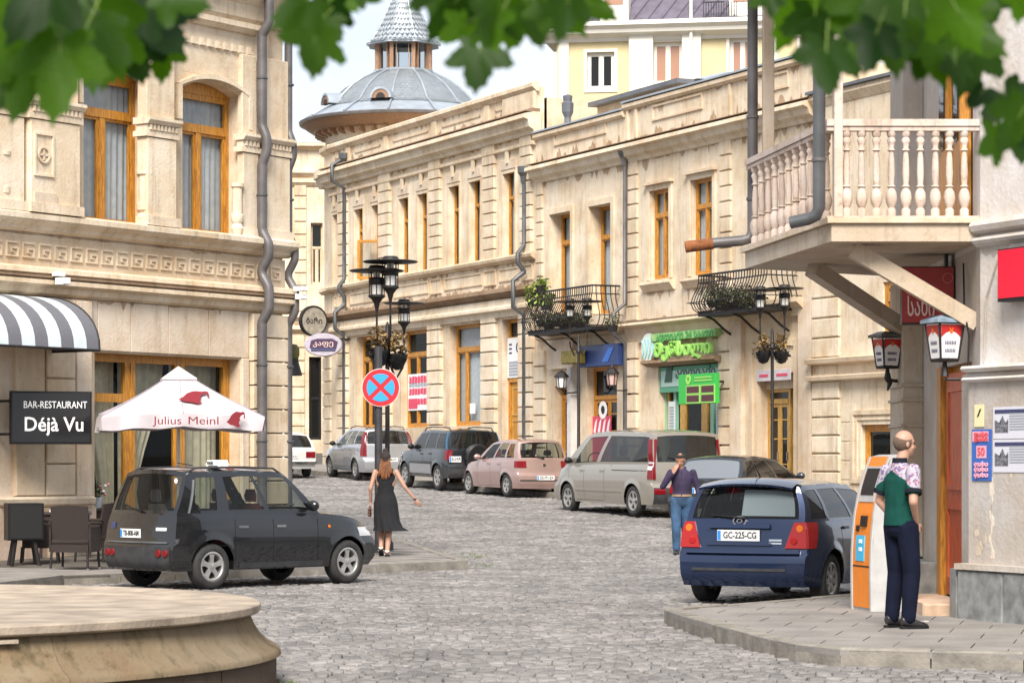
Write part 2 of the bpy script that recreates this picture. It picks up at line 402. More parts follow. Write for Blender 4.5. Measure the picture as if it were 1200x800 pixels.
M_leaf = None

def wall(fr_parent, name, m, u0, u1, z0, z1, holes=(), depth=0.3, y=0.0, back=None):
    """front sheet with openings and their reveals, top and side returns"""
    us = sorted({u0, u1, *[max(u0, min(u1, h[k])) for h in holes for k in (0, 1)]})
    zs = sorted({z0, z1, *[max(z0, min(z1, h[k])) for h in holes for k in (2, 3)]})
    nu, nz_ = len(us) - 1, len(zs) - 1
    solid = [[not any(h[0] < (us[i] + us[i + 1]) / 2 < h[1] and h[2] < (zs[j] + zs[j + 1]) / 2 < h[3] for h in holes) for j in range(nz_)] for i in range(nu)]
    mb = MB(); B = y + depth
    def q(a, b, c, d): mb.add([a, b, c, d], [(0, 1, 2, 3)])
    for i in range(nu):
        for j in range(nz_):
            if not solid[i][j]: continue
            a, b, c, d = us[i], us[i + 1], zs[j], zs[j + 1]
            q((a, y, c), (b, y, c), (b, y, d), (a, y, d))
            if i == 0 or not solid[i - 1][j]: q((a, y, c), (a, y, d), (a, B, d), (a, B, c))
            if i == nu - 1 or not solid[i + 1][j]: q((b, y, c), (b, B, c), (b, B, d), (b, y, d))
            if j == 0 or not solid[i][j - 1]: q((a, y, c), (a, B, c), (b, B, c), (b, y, c))
            if j == nz_ - 1 or not solid[i][j + 1]: q((a, y, d), (b, y, d), (b, B, d), (a, B, d))
    return mb.build(name, m, fr_parent)

def drape(parent, name, m, u0, u1, z0, z1, y, amp=0.03, waves=9, pull=None):
    """a hanging curtain with folds; pull gathers it toward u1 (>0) or u0 (<0) at mid height"""
    P = []; n = waves * 6
    for j in range(9):
        v = j / 8; z = z1 + (z0 - z1) * v; row = []
        k = 1.0
        if pull: k = 1 - 0.62 * math.sin(min(1, v * 1.25) * PI / 2) ** 2 if v < 0.8 else 0.38 + 0.25 * (v - 0.8) / 0.2
        for i in range(n + 1):
            t = i / n
            uu = (u0 + (u1 - u0) * t * k) if (pull and pull < 0) else ((u1 - (u1 - u0) * (1 - t) * k) if pull else u0 + (u1 - u0) * t)
            row.append((uu, y + amp * math.sin(t * waves * 2 * PI + v * 0.8 + 2.2 * math.sin(3.1 * t + u0 * 5)) * (0.55 + 0.45 * math.sin(7 * t + u0)), z))
        P.append(row)
    return MB().grid(P).build(name, m, parent, smooth=80)

def window(parent, u0, u1, z0, z1, y, m=None, fw=0.07, mull=(0.5,), transom=0.72, curtain=None, pane=None, mull_top=False, low=None, arch=0.0, name='window'):
    """window frame (a part) with pane and curtain (sub-parts)"""
    m = m or M_yellow; mb = MB(); t = 0.07
    def b(a, b_, c, d, o=0.0): mb.box(a, b_, y + o, y + t + o, c, d)
    b(u0, u0 + fw, z0, z1); b(u1 - fw, u1, z0, z1); b(u0 + fw, u1 - fw, z1 - fw, z1); b(u0 + fw, u1 - fw, z0, z0 + fw)
    zt = z0 + (z1 - z0) * transom if transom else z1 - fw
    if transom: b(u0 + fw, u1 - fw, zt - fw * 0.7, zt + fw * 0.7, -0.02)
    for q in mull:
        uu = u0 + (u1 - u0) * q
        b(uu - fw * 0.55, uu + fw * 0.55, z0 + fw, zt - (fw * 0.7 if transom else 0), -0.01)
        if mull_top: b(uu - fw * 0.45, uu + fw * 0.45, zt + fw * 0.7, z1 - fw)
    # sash rims, a little thinner and set back
    edges = [u0 + fw] + [u0 + (u1 - u0) * q for q in mull] + [u1 - fw]
    for a, c in zip(edges, edges[1:]):
        a2 = a + (fw * 0.55 if a != edges[0] else 0); c2 = c - (fw * 0.55 if c != edges[-1] else 0); s = fw * 0.45; zt2 = zt - (fw * 0.7 if transom else 0); zb = z0 + fw
        mb.box(a2, a2 + s, y + 0.012, y + t - 0.01, zb, zt2); mb.box(c2 - s, c2, y + 0.012, y + t - 0.01, zb, zt2)
        mb.box(a2 + s, c2 - s, y + 0.012, y + t - 0.01, zb, zb + s); mb.box(a2 + s, c2 - s, y + 0.012, y + t - 0.01, zt2 - s, zt2)
    f = mb.build(name, m, parent)
    g = MB().add([(u0 + fw * .5, y + t * .6, z0 + fw * .5), (u1 - fw * .5, y + t * .6, z0 + fw * .5), (u1 - fw * .5, y + t * .6, z1 - fw * .5), (u0 + fw * .5, y + t * .6, z1 - fw * .5)], [(0, 1, 2, 3)]).build('pane', pane or M_glass, f)
    if curtain:
        drape(f, 'curtain', M_curtain, u0 + 0.02, u0 + 0.02 + (u1 - u0) * 0.96, z0 + 0.03, z1 - 0.03, y + 0.13, 0.02, max(4, int((u1 - u0) * 8)))
    return f

def blocks(parent, u0, u1, z0, z1, h, out, m, gap=0.03, name='stone_block', dep=0.1, cache={}):
    n = max(1, round((z1 - z0) / h)); hh = (z1 - z0) / n
    key = (round(u1 - u0, 3), round(hh, 3), out, m.name)
    if key not in cache:
        cache[key] = MB().cbox(0, u1 - u0, -out, dep, gap / 2, hh - gap / 2, 0.012).mesh(name, m)
    for i in range(n): inst(name, cache[key], parent, (u0, 0, z0 + i * hh))

def cornice(parent, u0, u1, prof, m, name='cornice', step=None):
    """prof: list of (out, z) from top down; extruded along u"""
    poly = [(0.06, prof[0][1])] + [(-o, z) for o, z in prof] + [(0.06, prof[-1][1])]
    return MB().prism(poly, u0, u1, 'x').build(name, m, parent)

def rect_frame(parent, u0, u1, z0, z1, w, out, m, name='panel_frame', y=0.0):
    mb = MB(); mb.box(u0, u1, y - out, y + .02, z1 - w, z1); mb.box(u0, u1, y - out, y + .02, z0, z0 + w); mb.box(u0, u0 + w, y - out, y + .02, z0 + w, z1 - w); mb.box(u1 - w, u1, y - out, y + .02, z0 + w, z1 - w)
    return mb.build(name, m, parent)

def struct(o): o['kind'] = 'structure'; return o
def stuff(o): o['kind'] = 'stuff'; return o

def downpipe(parent, name, pts, r, m, brackets=(), bm=None):
    o = MB().tube(pts, r, 10).build(name, m, parent, smooth=50)
    for z in brackets:
        p = min(pts, key=lambda q: abs(q[2] - z))
    return o

def clip_poly(poly, clip):
    """Sutherland-Hodgman, clip is convex and counter-clockwise"""
    out = poly
    for i in range(len(clip)):
        a, b = clip[i], clip[(i + 1) % len(clip)]; inp = out; out = []
        if not inp: return []
        def side(p): return (b[0] - a[0]) * (p[1] - a[1]) - (b[1] - a[1]) * (p[0] - a[0])
        for k in range(len(inp)):
            p, q = inp[k - 1], inp[k]; sp, sq = side(p), side(q)
            if sq >= 0:
                if sp < 0: t = sp / (sp - sq); out.append((p[0] + (q[0] - p[0]) * t, p[1] + (q[1] - p[1]) * t))
                out.append(q)
            elif sp >= 0: t = sp / (sp - sq); out.append((p[0] + (q[0] - p[0]) * t, p[1] + (q[1] - p[1]) * t))
    return out

def drips(parent, u0, u1, z, y, lmax=.3, dens=3.0, up=1, m=None):
    """dirty run marks below (or above) a ledge, each with its own ragged outline"""
    mb = MB(); u = u0; rn = random.Random(int(abs(u0 * 37 + z * 91)))
    while u < u1:
        w = rn.uniform(.06, .5); e = min(u1, u + w); n = max(2, int((e - u) / .05)); l0 = rn.uniform(.15, 1) ** 2 * lmax
        P = [(u, z), (e, z)] + [(e - (e - u) * k / n, z - up * l0 * (math.sin(PI * k / n) ** .6) * rn.uniform(.35, 1.0)) for k in range(1, n)]
        mb.add([(a, y, b) for a, b in P], [tuple(range(len(P)))])
        u = e + rn.uniform(0, 1.6 / dens)
    return stuff(mb.build('run_marks', m or M_run, parent))

def inside(p, poly):
    c = False; n = len(poly)
    for i in range(n):
        a, b = poly[i - 1], poly[i]
        if (a[1] > p[1]) != (b[1] > p[1]) and p[0] < (b[0] - a[0]) * (p[1] - a[1]) / (b[1] - a[1]) + a[0]: c = not c
    return c
# ================================================================ ground, street, pavements
M = Fr((7.0, 58.4), (0.430, -0.903))          # long facade across the street
MKERB = -2.1
PLAT_C, PLAT_R = (-4.97, 18.5), 3.14
def gzc(y): return gz(min(y, 125.0))
xs = [-420, -200, -100, -60] + [x * 2.0 for x in range(-20, 21)] + [60, 100, 200, 420]
ys = [-60, -20, 0, 8] + [y * 2.0 for y in range(6, 64)] + [160, 250, 420, 900]
g = MB().grid([[(x, y, gzc(y) - 0.035) for x in xs] for y in ys])
ground = struct(g.build('cobbled_street', M_joint, None, smooth=60))

RP = [(1.55, 26.1), (1.66, 25.0), (1.88, 23.5), (2.17, 21.7), (2.33, 21.0), (2.62, 20.45), (3.99, 19.95), (9.5, 18.9), (9.5, 30.4), (4.8, 30.4), (3.3, 28.4)]
LA = [(-0.68, 39.4), (-2.2, 47.0), (-7.0, 50.5), (-13.0, 38.0), (-6.0, 34.25)]
LB = [(-6.0, 34.25), (-13.0, 38.0), (-13.0, 29.2), (-6.45, 31.9)]

def slab_field(root, poly, size, ang, m, gap=0.012, zt=0.13, view=True):
    """paving slabs, each cut to the edge of the pavement"""
    c, s = math.cos(ang), math.sin(ang); full = None; cnt = 0
    cx = sum(p[0] for p in poly) / len(poly); cy = sum(p[1] for p in poly) / len(poly)
    L = [((p[0] - cx) * c + (p[1] - cy) * s, -(p[0] - cx) * s + (p[1] - cy) * c) for p in poly]
    x0, x1 = min(p[0] for p in L), max(p[0] for p in L); y0, y1 = min(p[1] for p in L), max(p[1] for p in L)
    j = 0; y = y0
    while y < y1:
        x = x0 - (size * 0.5 if j % 2 else 0)
        while x < x1:
            q = clip_poly([(x, y), (x + size - gap, y), (x + size - gap, y + size - gap), (x, y + size - gap)], L)
            if len(q) >= 3:
                ar = abs(sum(q[k - 1][0] * q[k][1] - q[k][0] * q[k - 1][1] for k in range(len(q)))) / 2
                mx_, my_ = sum(p[0] for p in q) / len(q), sum(p[1] for p in q) / len(q)
                wx, wy = cx + mx_ * c - my_ * s, cy + mx_ * s + my_ * c
                vis = (not view) or (wy > 5 and abs(wx) / wy < 0.215)
                if ar > 0.01 and vis:
                    dz = random.uniform(-0.002, 0.003)
                    o = MB().prism([(p[0] - mx_, p[1] - my_) for p in q], -0.05, 0).build('paving_slab', m, root, loc=(wx, wy, gz(wy) + zt + dz), rot=(random.uniform(-.003, .003), random.uniform(-.003, .003), ang)); cnt += 1
            x += size
        y += size; j += 1
    return cnt

def kerb_line(root, pts, inward, zt=0.135, w=0.16, L=0.95, m=None):
    """kerb stones along an open line; inward = +1 when the pavement lies to the left of the line"""
    for a, b in zip(pts, pts[1:]):
        a, b = Vector(a), Vector(b); d = (b - a); n = max(1, round(d.length / L)); dn = d.normalized(); nn = Vector((-dn.y, dn.x)) * inward
        for k in range(n):
            p = a + d * (k / n) + dn * 0.006; q = a + d * ((k + 1) / n) - dn * 0.006
            z0, z1 = gz(p.y), gz(q.y); e = 0.02; t = zt + random.uniform(-.006, .006)
            P = [(p, 0), (q, 0)]
            vs = []
            for pt, zz in ((p, z0), (q, z1)):
                for off, h in ((0, -0.1), (0, t - e), (e, t), (w, t), (w, -0.1)):
                    r = pt + nn * off; vs.append((r.x, r.y, zz + h))
            fs = [(i, (i + 1) % 5, 5 + (i + 1) % 5, 5 + i) for i in range(5)] + [(0, 1, 2, 3, 4)[::-1], (5, 6, 7, 8, 9)]
            MB().add(vs, fs).build('kerb_stone', m or M_kerb, root)

def bed(name, poly, m, zt):
    return struct(MB().add([(x, y, gz(y) + zt) for x, y in poly], [tuple(range(len(poly)))]).build(name, m))

rp = bed('pavement', RP, M_joint, 0.095); la = bed('pavement', LA, M_joint, 0.095); lb = bed('pavement', LB, M_joint, 0.095)
def inset(poly, d, n_edges):
    return poly
slab_field(rp, RP, 0.62, R(-14), M_paving)
slab_field(la, LA, 0.8, R(44), M_paving); slab_field(lb, LB, 0.8, R(44), M_paving)
kerb_line(rp, [(4.8, 30.4), (3.3, 28.4), (1.55, 26.1), (1.66, 25.0), (1.88, 23.5), (2.17, 21.7), (2.33, 21.0), (2.62, 20.45), (3.99, 19.95), (6.0, 19.57)], 1, zt=0.14)
kerb_line(la, [(-7.0, 50.5), (-2.2, 47.0)], -1, zt=0.138)
kerb_line(la, [(-6.0, 34.25), (-0.68, 39.4), (-2.2, 47.0)], 1, zt=0.138)
kerb_line(lb, [(-13.0, 29.2), (-6.45, 31.9), (-6.0, 34.25)], 1, zt=0.138)
# pavement along the long facade, climbing with the street
a = []
for k in range(0, 42):
    u = -31.5 + k * 1.15; p, q = M.P(u, MKERB), M.P(u, 0.3)
    a.append([(p.x, p.y, gz(p.y) + 0.13), (q.x, q.y, gz(q.y) + 0.13)])
mp_ = struct(MB().grid(a).build('pavement', M_paving))
p0, p1 = M.P(-31.5, MKERB), M.P(15.5, MKERB)
kerb_line(mp_, [tuple(p0), tuple(p1)], 1, zt=0.138, L=1.0)

# cobbles: low pillow-topped setts, every one separate geometry
rng = np.random.default_rng(5)
def in_any(x, y):
    if (x - PLAT_C[0]) ** 2 + (y - PLAT_C[1]) ** 2 < 3.33 ** 2: return True
    if inside((x, y), RP) or inside((x, y), LA) or inside((x, y), LB): return True
    yl = (x - M.O.x) * M.n.x + (y - M.O.y) * M.n.y
    return yl > MKERB - 0.02 and y > 38
cents = []
y = 18.3; row = 0
while y < 92:
    sc = 1.0 if y < 45 else 1.0 + (y - 45) * 0.022
    dy = 0.125 * sc
    x = -y * 0.21 - 0.2; xe = y * 0.21 + 0.2
    if y > 50: x = max(x, -9.5)
    x += (row % 2) * 0.075 + rng.uniform(0, .05)
    while x < xe:
        w = 0.125 * sc * rng.uniform(0.78, 1.3)
        cxx = x + w / 2; yy = y + 0.07 * math.sin(cxx * 1.7 + y * 0.35) + 0.045 * math.sin(cxx * 4.1 + y)
        if not in_any(cxx, yy): cents.append((cxx, yy, w, dy))
        x += w
    y += dy; row += 1
cents = np.array(cents)
def cob_verts(n, w, d, rg):
    """n stones: 4 skirt + 4 shoulder + 4 top vertices each"""
    jx = rg.uniform(-.010, .010, (n, 4)); jy = rg.uniform(-.012, .012, (n, 4))
    sx = np.array([-1, 1, 1, -1]); sy = np.array([-1, -1, 1, 1])
    hw = (w / 2 - 0.006)[:, None]; hd = (d / 2 - 0.006)[:, None]
    X = sx * hw + jx; Yv = sy * hd + jy; h = rg.uniform(-.010, .009, n)[:, None]; tx = rg.uniform(-.05, .05, n)[:, None]; ty = rg.uniform(-.08, .08, n)[:, None]
    L0 = np.stack([X, Yv, np.full_like(X, -0.04)], -1)
    L1 = np.stack([X * 0.97, Yv * 0.97, h - 0.009 + X * tx + Yv * ty], -1)
    L2 = np.stack([X * 0.80, Yv * 0.80, h + X * tx * 1.6 + Yv * ty * 1.6 + np.zeros_like(X)], -1)
    return np.concatenate([L0, L1, L2], 1)
CF = [(0, 1, 5, 4), (1, 2, 6, 5), (2, 3, 7, 6), (3, 0, 4, 7), (4, 5, 9, 8), (5, 6, 10, 9), (6, 7, 11, 10), (7, 4, 8, 11), (8, 9, 10, 11)]
vis = np.abs(cents[:, 0]) / cents[:, 1] < 0.2
order = np.argsort(np.where(vis, cents[:, 1], 1e6)); near = order[:300]; rest = order[300:]
V = cob_verts(len(rest), cents[rest, 2], cents[rest, 3], rng)
gzv = np.array([gz(v) for v in cents[rest, 1]])
V[..., 0] += cents[rest, 0][:, None]; V[..., 1] += cents[rest, 1][:, None]; V[..., 2] += gzv[:, None]
F = (np.array(CF)[None] + (np.arange(len(rest)) * 12)[:, None, None]).reshape(-1, 4)
me = bpy.data.meshes.new('cobblestones'); me.vertices.add(len(rest) * 12); me.vertices.foreach_set('co', V.reshape(-1))
me.loops.add(F.size); me.loops.foreach_set('vertex_index', F.reshape(-1).astype(np.int32)); me.polygons.add(len(F))
me.polygons.foreach_set('loop_start', (np.arange(len(F)) * 4).astype(np.int32)); me.polygons.foreach_set('loop_total', np.full(len(F), 4, np.int32))
me.update(calc_edges=True); me.materials.append(M_cobble); me.shade_smooth()
stuff(inst('cobblestones', me, ground))
var = []
for k in range(12):
    vv = cob_verts(1, np.array([0.125]), np.array([0.125]), rng)[0]
    m_ = bpy.data.meshes.new('cobblestone'); m_.from_pydata([tuple(p) for p in vv], [], CF); m_.materials.append(M_cobble); m_.shade_smooth(); var.append(m_)
for k, i in enumerate(near):
    inst('cobblestone', var[k % 12], ground, (cents[i, 0], cents[i, 1], 0), sc=(cents[i, 2] / 0.125, 1, 1))

# dirt and weeds at the kerb of the traffic island and by the platform
M_weed = mat('weeds', (0.09, 0.13, 0.03), 0.9, var=0.5, scale=20)
mb = MB()
def tuft(x, y, n, h, s):
    for k in range(n):
        a = random.uniform(0, 2 * PI); px_, py_ = x + random.gauss(0, s), y + random.gauss(0, s); l = h * random.uniform(.4, 1)
        dx, dy = math.cos(a) * l * .5, math.sin(a) * l * .5; w = 0.008
        mb.add([(px_ - w, py_, gz(py_) - .01), (px_ + w, py_, gz(py_) - .01), (px_ + dx, py_ + dy, gz(py_) + l)], [(0, 1, 2)])
for k in range(26):
    t = random.uniform(-0.15, 1.15); r = PLAT_R + 0.22
    tuft(PLAT_C[0] + r * math.cos(t - 1.1), PLAT_C[1] + r * math.sin(t - 1.1), 22, 0.05, 0.06)
for k in range(9): tuft(-0.9 + random.uniform(-1.2, .5), 42 + random.uniform(-2, 2), 14, 0.05, 0.1)
wd = mb.build('weeds', M_weed); tag(stuff(wd), 'low green weeds between the cobbles beside the round stone platform', 'weeds')

# ---------------------------------------------------------------- round stone platform
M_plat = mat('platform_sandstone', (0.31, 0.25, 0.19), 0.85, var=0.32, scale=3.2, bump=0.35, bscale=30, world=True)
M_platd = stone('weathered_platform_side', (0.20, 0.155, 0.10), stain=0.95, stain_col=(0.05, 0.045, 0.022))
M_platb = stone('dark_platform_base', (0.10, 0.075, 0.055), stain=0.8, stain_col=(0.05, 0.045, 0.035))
pt = thing('round_stone_platform', 'low round weathered sandstone platform with moulded rim on the cobbles', 'platform', (PLAT_C[0], PLAT_C[1], 0))
r = PLAT_R
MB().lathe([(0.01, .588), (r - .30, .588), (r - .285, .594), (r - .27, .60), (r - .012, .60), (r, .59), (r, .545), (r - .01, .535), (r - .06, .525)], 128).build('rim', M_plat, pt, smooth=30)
nseg = 15
for k in range(nseg):       # coved side stones and base blocks, each its own
    a0, a1 = 2 * PI * k / nseg + .0004, 2 * PI * (k + 1) / nseg - .0004
    if math.sin((a0 + a1) / 2) > 0.25: continue
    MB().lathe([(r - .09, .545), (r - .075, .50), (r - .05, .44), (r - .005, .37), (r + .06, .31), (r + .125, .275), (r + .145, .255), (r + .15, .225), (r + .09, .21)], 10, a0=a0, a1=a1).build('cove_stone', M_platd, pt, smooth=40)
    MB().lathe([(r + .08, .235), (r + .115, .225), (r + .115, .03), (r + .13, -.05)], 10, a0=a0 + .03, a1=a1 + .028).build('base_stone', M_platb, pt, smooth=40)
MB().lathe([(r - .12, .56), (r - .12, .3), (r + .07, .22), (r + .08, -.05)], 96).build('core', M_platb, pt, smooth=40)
MB().box(-.13, .13, -.02, .02, -.012, .012).build('metal_clamp', M_plat, pt, loc=(r * math.cos(-.95) - .06, r * math.sin(-.95), .50), rot=(0, 0, R(34)))
# ================================================================ corner building with the bar (near side of the street)
L = Fr((-7.6, 39.4), (0.573, 0.819))
def lz(py, px=150): return L.z(px, py)
bl = thing('corner_building', 'ornate cream stone corner building with orange arched windows above a bar', 'building', L.loc(), L.rz)
uE = L.u(331)
ARC = 0.17
W1 = (L.u(84, .28), L.u(158.5, .28)); W2 = (L.u(199, .28), L.u(268, .28)); wz0, wz1 = 5.46, 8.14
wd_ = (W2[1] - W2[0]); W1 = (W1[1] - wd_, W1[1])
BW = (L.u(99, .22), L.u(269, .22), 0.32, 3.40)
wall(bl, 'upper_wall', M_cream, -8, uE, 4.2, 11.2, [(W1[0], W1[1], wz0, wz1), (W2[0], W2[1], wz0, wz1)], 0.42)
wall(bl, 'lower_wall', M_pier, -8, uE, -0.4, 4.2, [BW], 0.42)
mb = MB(); y0, y1 = .42, 9
mb.add([(-8, y0, -.4), (-8, y1, -.4), (-8, y1, 11.2), (-8, y0, 11.2)], [(0, 1, 2, 3)]); mb.add([(uE, y0, -.4), (uE, y1, -.4), (uE, y1, 11.2), (uE, y0, 11.2)], [(3, 2, 1, 0)])
mb.add([(-8, y1, -.4), (uE, y1, -.4), (uE, y1, 11.2), (-8, y1, 11.2)], [(0, 1, 2, 3)]); mb.add([(-8, y0, 11.2), (uE, y0, 11.2), (uE, y1, 11.2), (-8, y1, 11.2)], [(0, 1, 2, 3)])
mb.build('return_wall', M_cream, bl)
mb = MB()
for a, b, c, d in ((W1[0] - .3, W2[1] + .3, 4.6, 8.9), (BW[0] - .3, BW[1] + .3, 0.1, 4.4)):
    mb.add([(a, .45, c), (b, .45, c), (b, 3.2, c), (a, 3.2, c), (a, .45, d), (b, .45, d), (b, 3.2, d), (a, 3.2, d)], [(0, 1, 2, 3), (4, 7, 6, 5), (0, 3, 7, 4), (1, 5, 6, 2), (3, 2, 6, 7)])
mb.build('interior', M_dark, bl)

def arc_pts(u0, u1, zs, rise, n=14):
    return [(u0 + (u1 - u0) * k / n, zs + rise * (1 - (2 * k / n - 1) ** 2)) for k in range(n + 1)]
for (a, b) in (W1, W2):
    zs = wz1 - .27; P = arc_pts(a, b, zs, .17)
    mb = MB().prism([(a - .0, wz1 + .0)] + P + [(b, wz1 + .0)], .003, .40, 'y'); mb.build('arch_stone', M_cream, bl)
    # hood mould over the arch
    P2 = arc_pts(a - .10, b + .10, zs + .02, .18); P3 = arc_pts(a - .19, b + .19, zs + .04, .24)
    MB().prism(P2 + P3[::-1], -.10, .01, 'y').build('hood_mould', M_cream2, bl)
    for q in (a - .19, b + .10): MB().box(q, q + .09, -.10, .01, zs - .55, zs + .03).build('hood_mould', M_cream2, bl)
    f = window(bl, a, b, wz0 - .02, zs - .02, .28, M_yellow, fw=.10, mull=(.47,), transom=.76, curtain=True)
    MB().prism([(a, zs - .02)] + arc_pts(a, b, zs, .16) + [(b, zs - .02)], .26, .34, 'y').build('arched_head', M_yellow, f)
# sill cornice, key frieze, string courses
cornice(bl, -8, uE + .12, [(.20, 5.50), (.30, 5.46), (.30, 5.38), (.24, 5.33), (.16, 5.29), (.14, 5.24), (.05, 5.20)], M_cream2, 'sill_cornice')
MB().box(-8, uE + .02, -.04, .03, 4.60, 5.16).build('frieze', M_pier, bl)
cornice(bl, -8, uE + .14, [(.10, 4.68), (.22, 4.64), (.23, 4.57), (.17, 4.54), (.17, 4.49), (.24, 4.46), (.24, 4.40), (.14, 4.35), (.12, 4.27), (.04, 4.23)], M_cream, 'string_course')
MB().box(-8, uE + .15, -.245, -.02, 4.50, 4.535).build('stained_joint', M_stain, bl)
gk = MB(); w = .022
def gb(x0, x1, z0, z1): gk.box(x0, x1, -.03, .01, z0, z1)
g0 = .30; H = .235
gb(0, g0 - .05, H - w, H); gb(0, w, 0, H - w); gb(w, g0 - .04, 0, w); gb(g0 - .07, g0 - .04, w, H * .62)
gb(g0 * .34, g0 - .07, H * .52, H * .62); gb(g0 * .34, g0 * .34 + w, H * .28, H * .52); gb(g0 * .34 + w, g0 * .55, H * .28, H * .36)
gk = gk.mesh('greek_key', M_cream2)
u = -1.0
while u < uE - .3:
    inst('greek_key', gk, bl, (u, -.04, 4.80)); u += .345
# facing slabs between window and string course
us = [BW[0] - 1.1, L.u(113), L.u(152), L.u(196), L.u(243), L.u(290)]
for a, b in zip(us, us[1:]): MB().cbox(a + .006, b - .006, -.035, .02, 3.43, 4.22, .008).build('facing_slab', M_pink, bl)
# piers of the ground floor
MB().box(-8, L.u(100), -.10, .02, .98, 4.2).build('pier', M_pink, bl)
for a, b in ((L.u(10), L.u(44)), (L.u(46), L.u(80))):
    zz = [1.12, 1.62, 2.02, 2.42, 2.95, 3.42, 4.18] if a > L.u(40) else [1.12, 2.45, 4.18]
    for c, d in zip(zz, zz[1:]): MB().cbox(a, b, -.17, .0, c + .012, d - .012, .015).build('pier_stone', M_pier, bl)
MB().cbox(L.u(82), L.u(100) - .01, -.16, .0, 1.12, 4.18, .01).build('pier_stone', M_pink, bl)
cornice(bl, -8, L.u(100), [(.18, 1.12), (.24, 1.08), (.22, 1.0), (.17, .96)], M_cream, 'plinth_moulding')
MB().box(-8, L.u(100) + .02, -.22, .02, -.2, .95).build('plinth', M_plinth, bl)
MB().box(L.u(44), L.u(100) + .03, -.26, .02, -.2, .72).build('plinth', M_pink, bl)
MB().box(BW[1], uE + .03, -.12, .02, -.2, .9).build('plinth', M_plinth, bl)
MB().box(BW[0], BW[1], -.10, .30, -.2, .31).build('window_sill', M_plinth, bl)
# right jamb and quoins
MB().cbox(BW[1] + .02, L.u(289), -.06, .01, .92, 3.42, .01).build('jamb_stone', M_pink, bl)
blocks(bl, L.u(291), uE - .012, .92, 4.2, .415, .12, M_cream, gap=.022, name='quoin_block')
blocks(bl, uE - .01, uE + .10, .92, 4.2, .415, .10, M_cream, gap=.022, name='quoin_block', dep=.5)
# pilasters of the upper floor
dent = MB()
for k in range(5): dent.box(k * .062, k * .062 + .034, -.035, 0, 0, .075)
def pilaster(a, b, out, side=None, panel=False):
    MB().cbox(a, b, -out, .01, 5.62, 6.92, .012).build('pilaster_shaft', M_cream2, bl)
    MB().box(a - .04, b + .04, -out - .05, .01, 5.49, 5.64).build('pilaster_base', M_cream2, bl)
    cornice(bl, a - .05, b + .05, [(out + .02, 7.02), (out + .02, 6.93)], M_cream2, 'pilaster_capital')
    cornice(bl, a - .05, b + .05, [(out + .10, 7.24), (out + .10, 7.19), (out + .05, 7.13)], M_cream2, 'pilaster_capital')
    MB().box(a - .02, b + .02, -out - .01, .01, 7.0, 7.15).build('pilaster_neck', M_pink, bl)
    n = max(3, int((b - a) / .085)); dm = MB().box(0, .045, -.04, .0, 0, .085)
    for k in range(n):
        dm_ = inst('dentil', DENT, bl, (a + (b - a) * (k + .5) / n - .022, -out - .01, 7.035))
    MB().cbox(a + .01, b - .01, -out + .03, .01, 7.25, 8.6, .012).build('upper_shaft', M_cream, bl)
DENT = MB().box(0, .045, -.035, .0, 0, .085).mesh('dentil', M_cream2)
pilaster(L.u(172, -.2), L.u(206, -.2), .22)
pilaster(L.u(-25, -.2), L.u(29, -.2), .2); pilaster(L.u(33, -.2), L.u(91, -.2), .26)
pilaster(L.u(284, -.1), L.u(302, -.1), .12); pilaster(L.u(310, -.1), uE + .02, .16)
rect_frame(bl, L.u(40, -.27), L.u(63, -.27), 6.05, 6.72, .035, .03, M_cream2, 'ornament_frame', y=-.26)
c = (L.u(51.5, -.28), -.265, 6.38)
mb = MB().lathe([(.10, 0), (.10, -.03), (.13, -.03), (.13, 0)], 18, c, axis='y')
mb.box(c[0] - .09, c[0] + .09, -.29, -.26, 6.365, 6.395); mb.box(c[0] - .015, c[0] + .015, -.29, -.26, 6.30, 6.46)
mb.build('carved_rosette', M_cream2, bl)
MB().box(L.u(40, -.27), L.u(66, -.27), -.29, -.2, 5.52, 5.8).build('pilaster_pedestal', M_pink, bl)
for a, b in ((L.u(164, -.1), L.u(178, -.1)), (L.u(274, -.1), L.u(284, -.1)), (L.u(0, -.2), L.u(16, -.2))):
    m_ = (a + b) / 2; r_ = (b - a) / 2
    MB().lathe([(r_ * .6, 5.5), (r_, 5.62), (r_ * .7, 5.70), (r_, 5.74), (r_, 5.84), (r_ * .8, 5.86), (r_ * .8, 6.3), (r_ * 1.05, 6.32), (r_ * 1.05, 6.38), (.01, 6.40)], 12, (m_, -.08, 0)).build('colonnette', M_cream2, bl, smooth=40)
# stepped ornament and top cornice
for k in range(9):
    u = L.u(214) + k * .2; st = .035 * (k - 4) if False else 0
    mb = MB(); mb.box(u, u + .075, -.05, .01, 8.62, 8.74); mb.box(u + .075, u + .15, -.05, .01, 8.62, 8.66)
    if u < uE - .7: mb.build('stepped_ornament', M_cream2, bl)
rect_frame(bl, W2[1] + .12, L.u(302), 7.6, 8.55, .05, .04, M_cream2, 'panel_frame')
cornice(bl, -8, uE + .2, [(.40, 9.75), (.40, 9.62), (.30, 9.55), (.16, 9.42), (.14, 9.2), (.08, 9.14)], M_cream2, 'top_cornice')
cornice(bl, W2[0] - .3, L.u(300), [(.16, 9.12), (.16, 9.03), (.05, 8.96)], M_cream2, 'string_course')
drips(bl, -2, uE, 5.19, -.045, .10); drips(bl, -1.2, uE - 1.6, 4.22, -.038, .22); drips(bl, -1.5, L.u(100), .95, -.225, .4); drips(bl, -1, uE, 9.13, -.004, .3)
